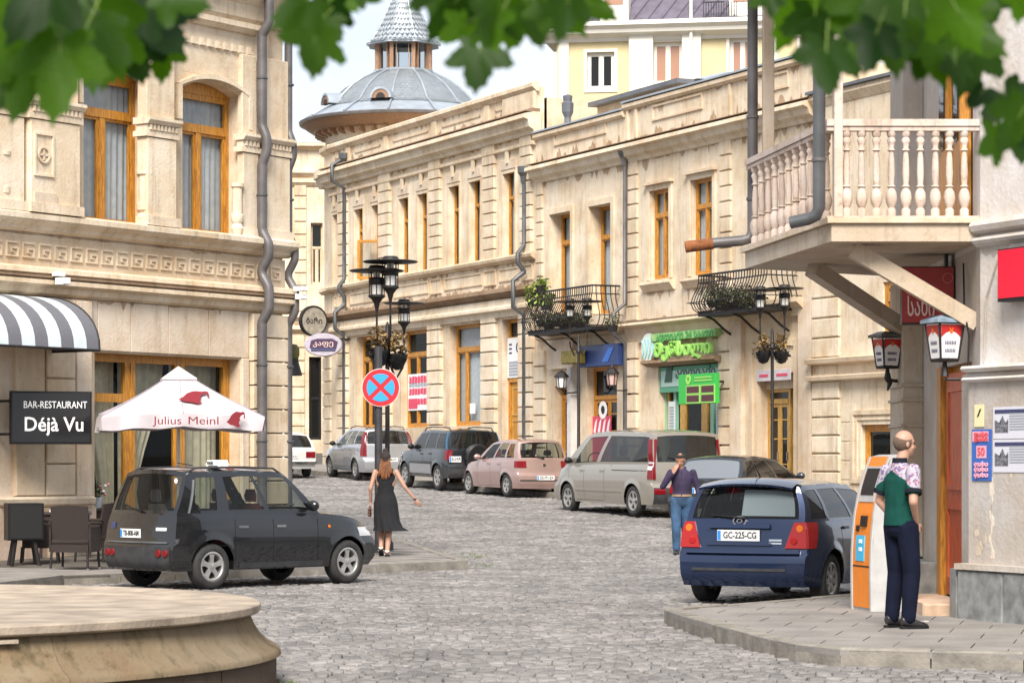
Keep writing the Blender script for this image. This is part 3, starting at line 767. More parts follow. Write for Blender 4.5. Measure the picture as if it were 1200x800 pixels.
# drainpipes stepping out round the cornices
def stepped_pipe(u, r, y0, segs, m, ztop, zbot, jog=.02):
    pts = [(u, y0, ztop)]
    for (za, zb, out) in segs:
        pts += [(u, y0, za + .10), (u + jog * .3, (y0 - out) / 2, za), (u + jog, -out, za - .12), (u + jog, -out, zb + .12), (u + jog * .3, (y0 - out) / 2, zb), (u, y0, zb - .10)]
    pts.append((u, y0, zbot)); q = []
    for i, p in enumerate(pts):                  # soften the bends
        p = Vector(p)
        if 0 < i < len(pts) - 1:
            a_, b_ = Vector(pts[i - 1]), Vector(pts[i + 1]); da, db = (a_ - p), (b_ - p)
            q += [p + da.normalized() * min(.05, da.length / 3), p * .5 + (p + da.normalized() * min(.05, da.length / 3)) * .25 + (p + db.normalized() * min(.05, db.length / 3)) * .25, p + db.normalized() * min(.05, db.length / 3)]
        else: q.append(p)
    return q
segs = [(9.85, 9.05, .34), (7.30, 6.85, .29), (5.50, 5.05, .33), (4.75, 4.15, .34)]
dp = MB().tube(stepped_pipe(L.u(307, -.2), .085, -.20, segs, M_pipe, 11, .35), .085, 12).build('drainpipe', M_pipe, bl, smooth=60)
dp2 = MB().tube(stepped_pipe(L.u(338, -.06), .07, -.06, [(a_, b_, o_ - .14) for a_, b_, o_ in segs], M_pipe, 11, .35, jog=.02), .07, 12).build('drainpipe', M_pipe, bl, smooth=60)
for d_, u_, y_ in ((dp, L.u(307, -.2), -.20), (dp2, L.u(338, -.06), -.06)):
    for z in (8.2, 6.2, 3.3, 2.0, .9):
        MB().lathe([(.095, 0), (.10, .005), (.10, .03), (.095, .035)], 12, (u_, y_, z)).build('pipe_clamp', M_pipe2, d_, smooth=40)
# bar window: frame, panes, drapes
f = MB(); a, b, z0, z1 = BW; yy = .22; t = .09
m1, m2, m1b, m2b = L.u(145, .25), L.u(204, .25), L.u(157, .25), L.u(215, .25)
for p, q in ((a, a + .07), (m1, m1b), (m2, m2b), (b - .16, b)): f.box(p, q, yy, yy + t, z0, z1)
for p, q in ((a + .07, m1), (m1b, m2), (m2b, b - .16)):
    f.box(p, q, yy + .004, yy + t, z1 - .13, z1); f.box(p, q, yy + .004, yy + t, z0, z0 + .12)
f.box(a + .07, m1, yy - .01, yy + t, 2.62, 2.76)
for p in (m1 + .12, m2 + .1): f.box(p, p + .03, yy - .02, yy, z0, z1 - .13)
f = f.build('bar_window', M_yellow, bl)
for p, q in ((a + .05, m1 + .02), (m1b - .02, m2 + .02), (m2b - .02, b - .14)):
    MB().add([(p, yy + .05, z0 + .1), (q, yy + .05, z0 + .1), (q, yy + .05, z1 - .1), (p, yy + .05, z1 - .1)], [(0, 1, 2, 3)]).build('pane', M_glass, f)
drape(f, 'drape', M_curtain2, m1 - .75, m1 + .05, .4, 3.3, .55, .05, 5, pull=1)
drape(f, 'drape', M_curtain2, m1b - .05, m1b + 1.0, .4, 3.3, .55, .05, 6, pull=-1)
drape(f, 'drape', M_curtain2, b - .75, b + .02, .4, 3.3, .55, .05, 5)
drape(f, 'drape', M_curtain2, m2b + .25, m2b + .55, .4, 3.3, .62, .05, 3)
drape(f, 'drape', M_curtain, m1b + .2, m2 - .05, 2.35, 3.3, .6, .03, 9)
drape(f, 'drape', M_curtain, m2b + .02, b - .5, 2.45, 3.3, .6, .03, 9)
drape(f, 'drape', M_curtain2, a + .1, m1 - .4, 2.5, 3.3, .5, .06, 4, pull=-1)

# ---------------------------------------------------------------- things on and before the bar front
aw_a, aw_b = -3.2, L.u(52)
aw = thing('striped_awning', 'rounded awning with grey and white stripes above the bar entrance', 'awning', L.loc(), L.rz)
M_grey_c = mat('grey_awning_cloth', (0.13, 0.13, 0.145), .85, var=.1, scale=30); M_white_c = mat('white_awning_cloth', (0.56, 0.62, 0.64), .85, var=.08, scale=5)
ns = 15; zt, zb, dd = L.z(52, 349, 0), L.z(110, 411, -1.0), 1.18
def awp(t): return (-dd * math.sin(t * PI / 2), zb + (zt - zb) * math.cos(t * PI / 2) ** .9)
for k in range(ns):
    a, b = aw_b - (k + 1) * .27, aw_b - k * .27
    MB().grid([[(a, *awp(t / 10)), (b, *awp(t / 10))] for t in range(11)]).build('stripe', M_grey_c if k % 2 == 0 else M_white_c, aw, smooth=60)
mb = MB()
for x in (aw_b + .002, aw_b - ns * .27): mb.tube([(x, *awp(t / 10)) for t in range(11)], .018, 6); mb.tube([(x, 0, zb), (x, -dd, zb)], .018, 6)
mb.tube([(aw_b, -dd, zb), (aw_b - ns * .27, -dd, zb)], .02, 6); mb.build('frame', M_iron, aw)
MB().add([(aw_b - .001, 0, zb)] + [(aw_b - .001, *awp(t / 10)) for t in range(11)], [(0, k + 1, k + 2) for k in range(10)]).build('end_panel', M_grey_c, aw)

def sign_box(name, label, P0, ang, w, h, d, mface, grp=None):
    """box whose front face runs from P0 along ang; local x along the face, -y outward"""
    t = thing(name, label, 'sign', P0, ang, grp)
    return t
p = xyz(12, 520, 38.6)
sg = thing('bar_sign', 'black box sign reading BAR-RESTAURANT Déjà Vu in white letters', 'sign', p, R(17))
sw, sh = 1.225, .80
MB().cbox(.0, sw, 0, .16, 0, sh, .012).build('box', M_black, sg)
MB().box(.03, sw - .03, -.006, .01, .03, sh - .03).build('face_panel', plain('sign_black_gloss', (.012, .012, .013), .12), sg)
text('BAR-RESTAURANT', .15, 'lettering', M_white, sg, (sw / 2 + .06, -.012, .59), (R(90), 0, 0), width=.95)
text('D\u00e9j\u00e0 Vu', .30, 'lettering', M_white, sg, (sw / 2 + .04, -.012, .29), (R(90), 0, 0), width=.88, bold=.004)
mb = MB()
for z in (.15, .65): mb.bar((.0, .08, z), (-.32, .55, z), .04)
stuff(mb.build('bracket', M_iron, sg))

# parasol
uc = (-4.86, 37.3); um = thing('cafe_parasol', 'white square cafe parasol with a red fez logo and Julius Meinl lettering', 'parasol', (uc[0], uc[1], gz(37) + .13), R(11))
hs = 1.15; ze, za, zv = 2.20, 2.86, 1.95
mb = MB(); NP = 10
def top_pt(u_, v_):        # u,v in -1..1 over the square
    m_ = max(abs(u_), abs(v_)); sag = .05 * math.sin(m_ * PI)
    edge = .05 * (abs(u_ * v_)) * m_
    return (u_ * hs, v_ * hs, za + (ze - za) * m_ - sag + .03 * (1 - min(abs(u_), abs(v_)) / max(m_, 1e-6)) * 0 - edge)
for q in range(4):
    c_, s_ = [(1, 0), (0, 1), (-1, 0), (0, -1)][q]
    P = []
    for i in range(NP + 1):
        r_ = i / NP; P.append([top_pt(c_ * r_ - s_ * r_ * (2 * j / NP - 1), s_ * r_ + c_ * r_ * (2 * j / NP - 1)) for j in range(NP + 1)])
    mb.grid(P)
    P = []
    for i in range(4):
        row = []
        for j in range(NP * 2 + 1):
            w_ = (2 * j / (NP * 2) - 1); x_, y_ = c_ - s_ * w_, s_ + c_ * w_; z_ = top_pt(x_, y_)[2]; f_ = i / 3
            k_ = 1 + .03 * f_ * math.sin(j * 1.3 + q); row.append((x_ * hs * (1 - .01 * f_) * k_, y_ * hs * (1 - .01 * f_) * k_, z_ - .19 * f_ - .012 * math.sin(j * 1.1) * f_))
        P.append(row)
    mb.grid(P)
MB.build(mb, 'canopy', M_offwhite, um, smooth=25, weld=.002)
M_seam_shade = plain('canopy_seam_shading', (.30, .26, .30), .8)  # grey tubes along the seams paint in the canopy's shading lines
for q_ in ((1, 1), (1, -1), (-1, -1), (-1, 1), (0, -1), (-1, 0)):
    MB().tube([Vector(top_pt(q_[0] * k_ / 8, q_[1] * k_ / 8)) + Vector((0, 0, .008)) for k_ in range(9)], .007, 5).build('seam', M_seam_shade, um)
MB().lathe([(.01, za + .05), (.30, za - .10), (.36, za - .13), (.35, za - .155)], 4, (0, 0, 0), a0=PI / 4, a1=PI / 4 + 2 * PI).build('vent_cap', M_offwhite, um)
MB().tube([(0, 0, 0), (0, 0, za)], .028, 10).build('pole', plain('pale_aluminium', (.6, .55, .5), .4, .3), um, smooth=60)
mb = MB()
for a in range(8):
    x_, y_ = [(1, 1), (1, 0), (1, -1), (0, -1), (-1, -1), (-1, 0), (-1, 1), (0, 1)][a]; mb.bar((0, 0, za - .06), (x_ * hs * .97, y_ * hs * .97, ze - .07 - .03 * abs(x_ * y_)), .025, .02)
mb.build('rib', M_iron, um)
MB().box(-.3, .3, -.3, .3, 0, .09).build('base', M_granite, um)
M_logo = plain('logo_red', (.19, .008, .016), .7)
def fez(s, parent, loc, rot, name='fez_logo'):
    pts = [(-.50, -.10), (-.36, .02), (-.20, .30), (-.02, .44), (.10, .46), (.28, .42), (.40, .46), (.50, .40), (.52, .12), (.46, .05), (.44, .30), (.30, .24), (.22, .10), (.26, -.02), (.18, -.10), (.20, -.24), (.28, -.34), (.10, -.40), (-.10, -.30), (-.30, -.26)]
    o = MB().prism([(x * s, y * s) for x, y in pts], -.002, .002).build(name, M_logo, parent, loc=loc, rot=rot); return o
sl = math.atan2(za - ze, hs)
fez(.44, um, (.17, -.62 * hs - .02, za + (ze - za) * .62 - .015), (sl, 0, 0))
text('Julius', .16, 'lettering', M_logo, um, (-.23, -hs * 1.12, ze - .105), (R(90), 0, 0), width=.40); text('Meinl', .16, 'lettering', M_logo, um, (.27, -hs * 1.12, ze - .105), (R(90), 0, 0), width=.42)
fez(.26, um, (.72, -hs * 1.13, ze - .09), (R(90), 0, 0))

# rattan cafe furniture
M_rattan = mat('dark_rattan', (.030, .019, .016), .6, var=.5, scale=60, bump=.8, bscale=90, stretch=(1, 1, 3))
def rattan_chair(loc, rz, label):
    t = thing('rattan_chair', label, 'chair', loc, rz, 'dark rattan chairs on the bar terrace')
    # local: sitter faces +y
    P = []
    for i in range(7):
        v = i / 6; z = .40 + .50 * v; yb = -.24 - .10 * v
        P.append([(.27 * s_, yb + .05 * s_ * s_, z + .015 * math.cos(s_ * 2)) for s_ in [k / 4 for k in range(-4, 5)]])
    mb = MB().grid(P); mb.grid([[(p_[0], p_[1] + .035, p_[2]) for p_ in r_] for r_ in P][::-1])
    for r_ in (P[0], P[-1]): mb.grid([r_, [(p_[0], p_[1] + .035, p_[2]) for p_ in r_]])
    for k in (0, -1): mb.grid([[r_[k] for r_ in P], [(r_[k][0], r_[k][1] + .035, r_[k][2]) for r_ in P]])
    mb.build('backrest', M_rattan, t, smooth=50)
    MB().cbox(-.27, .27, -.24, .28, .37, .43, .01).build('seat', M_rattan, t)
    MB().box(-.27, .27, -.25, .26, .25, .365).build('apron', M_rattan, t)
    for s_ in (-1, 1):
        MB().tube([(s_ * .29, -.27, .66), (s_ * .31, -.1, .66), (s_ * .31, .2, .65), (s_ * .30, .27, .60), (s_ * .29, .27, .36)], .022, 8).build('armrest', M_rattan, t, smooth=60)
        MB().cbox(s_ * .29 - .012, s_ * .29 + .012, -.24, .26, .26, .60, .002).build('side_panel', M_rattan, t)
        for y_ in (-.25, .25):
            lg = MB().tube([(s_ * .26, y_, .27), (s_ * .27, y_ * 1.08, .02)], .018, 8).build('leg', M_iron, t, smooth=60)
            MB().tube([(s_ * .27, y_ * 1.08, .025), (s_ * .27, y_ * 1.08, 0)], .02, 8).build('foot_cap', M_chrome, lg)
    return t
ZT = .13
def gp(px, py, zt=ZT):        # ground point under a pixel on the pavement
    Y = FPX * (CH - zt) / (py - HY); return ((px - CX) / FPX * Y, Y, gz(Y) + zt)
rattan_chair(gp(88, 667), R(-8), 'dark brown rattan chair seen from behind nearest the black car')
rattan_chair(gp(47, 661), R(-82), 'dark rattan chair turned sideways beside the black loudspeaker box')
rattan_chair(gp(118, 660), R(60), 'dark rattan chair partly behind the tail of the black car')
def cafe_table(loc, rz, label, w=.8):
    t = thing('cafe_table', label, 'table', loc, rz, 'square tables on the bar terrace')
    MB().cbox(-w / 2, w / 2, -w / 2, w / 2, .70, .745, .006).build('tabletop', mat('dark_table_top', (.05, .04, .04), .35, var=.2), t)
    MB().box(-w / 2 + .03, w / 2 - .03, -w / 2 + .03, w / 2 - .03, .60, .698).build('apron', M_rattan, t)
    for sx in (-1, 1):
        for sy in (-1, 1): MB().box(sx * w * .46 - .025, sx * w * .46 + .025, sy * w * .46 - .025, sy * w * .46 + .025, 0, .60).build('leg', M_rattan, t)
    return t
q = gp(74, 657); cafe_table((q[0] - .02, q[1] + .3, q[2]), R(10), 'dark square table between the sideways rattan chair and the chair seen from behind')
q = gp(121, 652); cafe_table((q[0], q[1] + .2, q[2]), R(10), 'dark square table carrying the white flower pot'); tz = q
nap = MB().prism([(-.09, -.06), (.09, -.06), (.09, .06), (-.09, .06)], 0, .035); q = gp(74, 657); tag(nap.build('menu_card', M_white, None, loc=(q[0] - .12, q[1] + .06, q[2] + .745)), 'small white folded card lying on the dark cafe table', 'card')
pot = thing('flower_pot', 'white pot of pink and white flowers with green leaves on a cafe table', 'flower pot', (tz[0] - .12, tz[1] + .1, tz[2] + .745))
MB().lathe([(.01, 0), (.065, 0), (.095, .17), (.085, .17), (.06, .02)], 16).build('pot', M_white, pot, smooth=40)
M_fol = mat('plant_leaves', (.07, .15, .03), .6, var=.4, scale=30, island=.3)
def leafball(c, r, n, s, parent, name='foliage', m=None, flat=1.0):
    mb = MB()
    for k in range(n):
        d = Vector((random.gauss(0, 1), random.gauss(0, 1), random.gauss(0, 1))).normalized() * (random.random() ** .45); p_ = Vector((c[0] + d.x * r, c[1] + d.y * r, c[2] + d.z * r * flat))
        a_ = Vector((random.gauss(0, 1), random.gauss(0, 1), random.gauss(0, .6))).normalized(); b_ = a_.cross(Vector((random.random(), random.random(), 1))).normalized(); l = s * random.uniform(.6, 1.3)
        mb.add([p_, p_ + a_ * l * .5 + b_ * l * .28, p_ + a_ * l, p_ + a_ * l * .5 - b_ * l * .28], [(0, 1, 2, 3)])
    return mb.build(name, m or M_fol, parent)
leafball((-.04, 0, .27), .15, 120, .07, pot); M_pinkf = mat('pink_petals', (.7, .28, .3), .7, var=.3, island=.4)
for k in range(9): MB().ell((random.uniform(-.05, .2), random.uniform(-.08, .05), random.uniform(.2, .38)), (.03, .03, .025), 8, 6).build('blossom', M_pinkf if k % 3 else M_white, pot, smooth=80)
sp = thing('loudspeaker_box', 'black loudspeaker box on a stand against the pale plinth', 'speaker', gp(28, 663), R(20))
MB().cbox(-.26, .26, -.2, .2, .38, .92, .01).build('cabinet', M_black, sp)
MB().box(-.23, .23, -.212, -.19, .41, .89).build('grille', plain('speaker_grille', (.01, .01, .01), .9), sp)
for s_ in (-1, 1):
    for y_ in (-1, 1): MB().bar((s_ * .14, y_ * .12, .38), (s_ * .2, y_ * .16, 0), .04).build('leg', M_iron, sp)
# small fittings
fl = thing('floodlight', 'small white floodlight fixed under the key frieze', 'floodlight', L.loc(), L.rz)
u_ = L.u(69, -.3); MB().cbox(u_ - .08, u_ + .08, -.48, -.30, 4.40, 4.50, .01).build('lamp_head', M_white, fl); MB().bar((u_, -.24, 4.55), (u_, -.36, 4.46), .03).build('arm', M_chrome, fl); MB().cbox(u_ - .09, u_ + .09, -.36, -.24, 4.53, 4.60, .01).build('bracket', M_white, fl)
sl_ = thing('wall_spotlight', 'white twin spotlight by the drainpipes at the building corner', 'spotlight', L.loc(), L.rz)
u_ = uE + .05; MB().cbox(u_ - .05, u_ + .12, -.44, -.25, 4.62, 4.70, .01).build('lamp_head', M_white, sl_); MB().cbox(u_ - .02, u_ + .16, -.40, -.26, 4.48, 4.57, .01).build('lamp_head', M_white, sl_); MB().box(u_ - .02, u_ + .03, -.26, -.1, 4.5, 4.68).build('bracket', M_chrome, sl_)
al = thing('alarm_lantern', 'dark hooded bell lantern with olive top on the corner drainpipe', 'lantern', xyz(343, 440, 45.3))
MB().lathe([(.17, 0), (.16, .05), (.11, .22), (.10, .32), (.02, .36)], 14).build('hood', M_black, al, smooth=40); MB().lathe([(.10, .30), (.12, .36), (.12, .48), (.07, .55), (.01, .56)], 14).build('cap', mat('olive_cap', (.10, .09, .02), .6), al, smooth=40)
MB().bar((-.16, 0, .3), (0, 0, .3), .03).build('bracket', M_iron, al)
# ================================================================ the long facade: three houses side by side
def mz(px, py): return M.z(px, py)
BOT = -0.6
ROOM = {}
def body(root, u0, u1, zt, y0, dep=9, m=None, zb=BOT):
    mb = MB(); y1 = y0 + dep
    mb.add([(u0, y0, zb), (u0, y1, zb), (u0, y1, zt), (u0, y0, zt)], [(0, 1, 2, 3)]); mb.add([(u1, y0, zb), (u1, y1, zb), (u1, y1, zt), (u1, y0, zt)], [(3, 2, 1, 0)])
    mb.add([(u0, y1, zb), (u1, y1, zb), (u1, y1, zt), (u0, y1, zt)], [(0, 1, 2, 3)]); mb.add([(u0, y0, zt), (u1, y0, zt), (u1, y1, zt), (u0, y1, zt)], [(0, 1, 2, 3)])
    mb.build('return_wall', m or M_cream, root)
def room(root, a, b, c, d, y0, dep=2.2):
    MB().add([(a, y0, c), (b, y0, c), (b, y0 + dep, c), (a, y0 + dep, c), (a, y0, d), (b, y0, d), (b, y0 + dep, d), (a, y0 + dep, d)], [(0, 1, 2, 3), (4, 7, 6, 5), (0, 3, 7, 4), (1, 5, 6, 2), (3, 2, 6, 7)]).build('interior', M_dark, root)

# ---- house A (farthest): tall paired windows, rusticated pilasters
ha = thing('cream_townhouse', 'farthest cream townhouse with slim paired windows and rusticated pilasters below the domed tower', 'building', M.loc(), M.rz)
uA0, uA1 = M.u(389), M.u(628)
zA = lambda py: mz(510, py)
ztop, zcor, zarch, zwt, zwb, zsill, zled, zfas, zshop = zA(137), zA(177), zA(197), zA(221), zA(317.5), zA(320), zA(357), zA(372), zA(384)
up = [(390.5, 397), (415.6, 425.6), (436, 445.6), (468, 479), (490, 501), (526.5, 538.5), (550.5, 563.5), (590, 603.6)]
upU = [(M.u(a), M.u(b)) for a, b in up]
sh = [(418, 441), (470, 504), (527, 567)]
zsb = zA(500)
shU = [(M.u(a), M.u(b)) for a, b in sh]
dA = (M.u(588.5), M.u(610)); zdT = zshop
holes = [(a, b, zwb, zwt) for a, b in upU]
wall(ha, 'upper_wall', M_cream2, uA0, uA1, zled, ztop, holes, .26)
wall(ha, 'lower_wall', M_cream, uA0, uA1, BOT, zled, [(a, b, zsb, zshop) for a, b in shU] + [(dA[0], dA[1], gz(72) - .1, zdT)], .34)
body(ha, uA0, uA1, ztop - .3, .34)
room(ha, uA0 + .1, uA1 - .1, zled + .3, zarch, .36); room(ha, uA0 + .1, uA1 - .1, .3, zfas, .36)
for i, (a, b) in enumerate(upU):
    if i == 2:
        window(ha, a, b, zwb, zwt, .17, M_yellow, fw=.06, mull=(), transom=.7); continue
    window(ha, a, b, zwb, zwt, .17, M_yellow, fw=.06, mull=(.5,), transom=.7, curtain=True)
sa = MB(); a, b = upU[2]; P_ = (b, .1); ww = b - a
sh_ = window(ha, 0, .85, 0, (zwt - zwb) * .5, 0, M_yellow, fw=.06, mull=(), transom=None, name='open_sash'); sh_.location = (b - .03, .12, zwb + .05); sh_.rotation_euler = (0, 0, R(-128))
for i, (a, b) in enumerate(shU):
    window(ha, a, b, zsb, zshop, .22, M_yellow, fw=.10, mull=(.36,) if i != 2 else (.30, .9), transom=.76, curtain=(i == 2), mull_top=False)
# pilasters of stacked blocks
pil = [(398, 408), (446, 459), (505, 518), (568, 582), (612, 625)]
for a, b in pil:
    a, b = M.u(a), M.u(b)
    blocks(ha, a, b, zsill + .05, zarch + .35, .36, .10, M_cream2, gap=.035)
    cornice(ha, a - .08, b + .08, [(.22, zarch + .62), (.22, zarch + .55), (.14, zarch + .45), (.12, zarch + .38), (.10, zarch + .36)], M_pier, 'pilaster_capital')
    blocks(ha, a - .06, b + .08, gz(78) + .0, zfas + .02, .42, .12, M_cream2, gap=.04)
# lintel blocks with drops
for a, b in upU:
    MB().cbox(a - .10, b + .10, -.05, .01, zwt + .03, zwt + .32, .012).build('lintel', M_pink, ha)
    mb = MB(); m_ = (a + b) / 2; mb.prism([(m_ - .10, zwt + .62), (m_ + .10, zwt + .62), (m_ + .06, zwt + .2), (m_ - .06, zwt + .2)], -.10, -.045, 'y'); mb.build('keystone', M_cream, ha)
    rect_frame(ha, a - .10, b + .10, zwb - .0, zwt + .02, .09, .03, M_cream, 'window_surround')
cornice(ha, uA0 - .1, uA1 + .06, [(.16, zsill + .12), (.2, zsill + .08), (.18, zsill), (.06, zsill - .08)], M_cream, 'sill_course')
bays = [(uA0 + .1, M.u(397)), (M.u(409), M.u(445)), (M.u(460), M.u(504)), (M.u(519), M.u(567)), (M.u(583), M.u(611))]
for a, b in bays:
    rect_frame(ha, a + .15, b - .1, zled + .38, zsill - .2, .05, .035, M_cream, 'panel_frame')
for a, b in pil: rect_frame(ha, M.u(a), M.u(b), zled + .32, zsill - .18, .04, .05, M_pier, 'panel_frame')
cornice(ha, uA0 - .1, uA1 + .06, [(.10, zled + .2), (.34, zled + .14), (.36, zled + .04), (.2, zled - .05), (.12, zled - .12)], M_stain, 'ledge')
cornice(ha, uA0 - .1, uA1 + .06, [(.18, zfas + .25), (.20, zfas + .08), (.26, zfas + .02), (.26, zfas - .06), (.12, zfas - .12), (.10, zshop + .06)], M_cream2, 'architrave')
cornice(ha, uA0 - .25, uA1 + .18, [(.16, zcor + .30), (.44, zcor + .24), (.46, zcor + .12), (.34, zcor + .08), (.30, zcor - .12), (.16, zcor - .2), (.14, zcor - .3)], M_cream2, 'main_cornice')
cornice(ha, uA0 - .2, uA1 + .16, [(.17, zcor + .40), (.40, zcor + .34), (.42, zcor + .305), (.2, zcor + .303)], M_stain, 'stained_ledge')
cornice(ha, uA0 - .05, uA1 + .04, [(.05, zarch + .05), (.12, zarch + .02), (.12, zarch - .06), (.02, zarch - .09)], M_cream, 'string_course')
cornice(ha, uA0 - .05, uA1 + .10, [(.10, ztop + .12), (.16, ztop + .08), (.16, ztop - .02), (.06, ztop - .1), (.03, ztop - .14)], M_cream2, 'coping')
pb = [389, 412, 456, 513, 575, 612, 628]
for a, b in zip(pb, pb[1:]):
    a2, b2 = M.u(a), M.u(b)
    MB().cbox(b2 - .35, b2 - .02, -.07, .0, zcor + .42, ztop - .15, .01).build('parapet_pier', M_cream, ha)
    if b - a > 20: rect_frame(ha, a2 + .35, b2 - .7, zcor + .95, ztop - .35, .05, .03, M_pier, 'parapet_panel')
# tall end block of the parapet
MB().cbox(M.u(592), uA1 + .05, -.10, .0, zcor + .42, ztop - .13, .015).build('parapet_block', M_cream2, ha)
# chamfered left corner
p = M.P(uA0); q = xyz(380, 0, p.y + 1.2); fc = Fr((q.x, q.y), (p.x - q.x, p.y - q.y)); wfc = (Vector((p.x, p.y)) - fc.O).length
cn = sub('corner_bay', ha)
cn.parent = ha; cn.matrix_parent_inverse = Matrix.Identity(4)
inv = (Matrix.Translation((M.O.x, M.O.y, 0)) @ Matrix.Rotation(M.rz, 4, 'Z')).inverted() @ (Matrix.Translation((fc.O.x, fc.O.y, 0)) @ Matrix.Rotation(fc.rz, 4, 'Z'))
cn.matrix_local = inv
MB().box(0, wfc, 0, .8, BOT, ztop - .1).build('wall', M_cream2, cn)
cornice(cn, -.12, wfc + .02, [(.34, zcor + .40), (.36, zcor + .12), (.28, zcor + .08), (.16, zcor - .2)], M_cream2, 'main_cornice')
cornice(cn, -.1, wfc, [(.16, zsill + .12), (.18, zsill), (.06, zsill - .08)], M_cream, 'sill_course')
cornice(cn, -.1, wfc, [(.30, zled + .2), (.30, zled - .1), (.2, zfas)], M_stain, 'ledge')
cornice(cn, -.1, wfc, [(.16, ztop + .12), (.16, ztop - .02), (.03, ztop - .14)], M_cream2, 'coping')
blocks(cn, -.02, wfc - .05, gz(86), zfas, .42, .06, M_cream, gap=.04)
# door with poster above
pu = (dA[0], dA[1]); zd = M.z(600, 444)
mb = MB(); a, b = pu; y_ = .2; zg_ = gz(72)
mb.box(a, a + .10, y_, y_ + .1, zg_, zdT); mb.box(b - .10, b, y_, y_ + .1, zg_, zdT); mb.box(a + .1, b - .1, y_, y_ + .1, zdT - .1, zdT); mb.box(a + .1, b - .1, y_ - .02, y_ + .1, zd - .08, zd + .10); mb.box(a + .1, b - .1, y_, y_ + .1, M.z(600, 398), M.z(600, 394)); dfm = mb.build('door_frame', M_yellow, ha)
MB().box(a + .1, b - .1, y_ + .05, y_ + .06, zd + .1, zdT - .1).build('pane', M_glassd, dfm)
dr = MB().box(a + .11, b - .11, y_ + .04, y_ + .09, zg_ + .05, zd - .09); dr = dr.build('door', M_yellow, ha)
for k in range(3):
    c0 = zg_ + .2 + k * (zd - zg_ - .3) / 3; rect_frame(dr, a + .2, b - .2, c0, c0 + (zd - zg_ - .3) / 3 - .12, .05, .02, M_yellow2, 'door_panel', y=y_ + .04)
def pos_print(root, name, label, x0, x1, z0, z1, y, cat='poster', base=M_white, group=None):
    t = thing(name, label, cat, root.location, root.rotation_euler.z, group)
    MB().box(x0, x1, y - .012, y, z0, z1).build('sheet', base, t)
    return t
M_ink = plain('dark_ink', (.04, .045, .12), .6); M_greyink = plain('grey_ink', (.33, .34, .38), .6); M_pinkink = plain('pink_ink', (.62, .06, .12), .6)
t = pos_print(ha, 'door_poster', 'tall white poster with a blue round logo above the yellow panelled door', a + .02, b - .02, M.z(600, 442), M.z(600, 395), .17)
w_ = b - a
mb = MB().lathe([(.09, 0), (.09, -.004), (.16, -.004), (.16, 0)], 16, (a + w_ * .62, .156, M.z(600, 407)), axis='y'); mb.build('round_logo', M_ink, t)
for k in range(3): MB().box(a + .14, a + .32, .150, .157, M.z(600, 403 + k * 5) - .02, M.z(600, 403 + k * 5) + .03).build('print_mark', M_ink, t)
for k in range(5): MB().box(a + .12, b - .12, .150, .157, M.z(600, 424 + k * 3.6) - .03, M.z(600, 424 + k * 3.6) + .03).build('print_line', M_greyink, t)
# pink printed banner in the second shop window
a, b = shU[1]; x0, x1 = M.u(478, .18), b + .05
t = pos_print(ha, 'window_banner', 'white banner with pink print hanging in the shop window behind the lamp post', x0, x1, M.z(492, 480), M.z(492, 437), .20)
for k, (p_, h_) in enumerate(((440, .35), (446, .2), (454, .30), (466, .30))):
    zz = M.z(492, p_ + 4); w2 = x1 - x0
    for j in range(9):
        xx = x0 + .1 + j * (w2 - .2) / 9; MB().prism([(xx, zz - h_ * .35 * random.uniform(.6, 1)), (xx + (w2 - .2) / 11, zz - h_ * .3), (xx + (w2 - .2) / 10, zz + h_ * .4 * random.uniform(.5, 1)), (xx + .02, zz + h_ * .35)], .178, .188, 'y').build('printed_letter', M_pinkink if k != 1 else M_greyink, t)
MB().box(x0 + .05, x0 + .75, .18, .187, M.z(492, 478), M.z(492, 466)).build('print_block', M_pinkink, t)
t = pos_print(ha, 'window_notice', 'small white notice stuck inside the shop window beside the yellow door', M.u(551, .2), M.u(557, .2), M.z(554, 484), M.z(554, 472), .20)

drips(ha, uA0, uA1, zcor + .42, -.004, .35, 5, -1); drips(ha, uA0, uA1, zsill - .09, -.004, .25, 3); drips(ha, uA0, uA1, zled + .22, -.005, .22, 6, -1); drips(ha, uA0, uA1, zcor - .31, -.004, .2, 3); drips(ha, uA0, uA1, ztop - .15, -.004, .2, 3); drips(ha, uA0, uA1, zfas + .22, -.185, .12, 4)
# ---- houses B and C: one long lower house with two iron balconies
hb = thing('long_townhouse', 'long cream townhouse with two wrought iron balconies and the green pharmacy front', 'building', M.loc(), M.rz)
uB0, uB1 = uA1 + .02, M.u(958)
zB = lambda py: mz(700, py)
zPB, zC_, zF = mz(700, 141), mz(700, 183), mz(800, 374)
zPC = mz(800, 107)
uC0 = M.u(733)
# reference heights
upB = [((645, 669.6), 249.5, 335, .34), ((691, 717), 240, 335, .34)]
upC = [((762, 785), 222, 327, .13), ((810, 836), 209, 322, .13)]
H = []
for (ab, t_, b_, d_) in upB + upC:
    a, b = M.u(ab[0]), M.u(ab[1]); H.append((a, b, M.z(sum(ab) / 2, b_) - (0.75 if d_ > .2 else 0), M.z(sum(ab) / 2, t_), d_))
gB = gz(66)
lowB = [((650, 668), 452, gz(71) + .15, .30), ((688, 723), 430, gz(69) + .15, .30)]
lowC = [((771, 846), 427, gz(63) + .15, .34), ((887, 930), 437, gz(60) + .15, .5)]
G_ = []
for (ab, t_, zb_, d_) in lowB + lowC:
    G_.append((M.u(ab[0]), M.u(ab[1]), zb_, M.z(sum(ab) / 2, t_), d_))
wall(hb, 'upper_wall', M_cream2, uB0, uC0, zF, zPB, [h[:4] for h in H[:2]], .36)
wall(hb, 'upper_wall', M_cream2, uC0, uB1, zF, zPC, [h[:4] for h in H[2:]], .36)
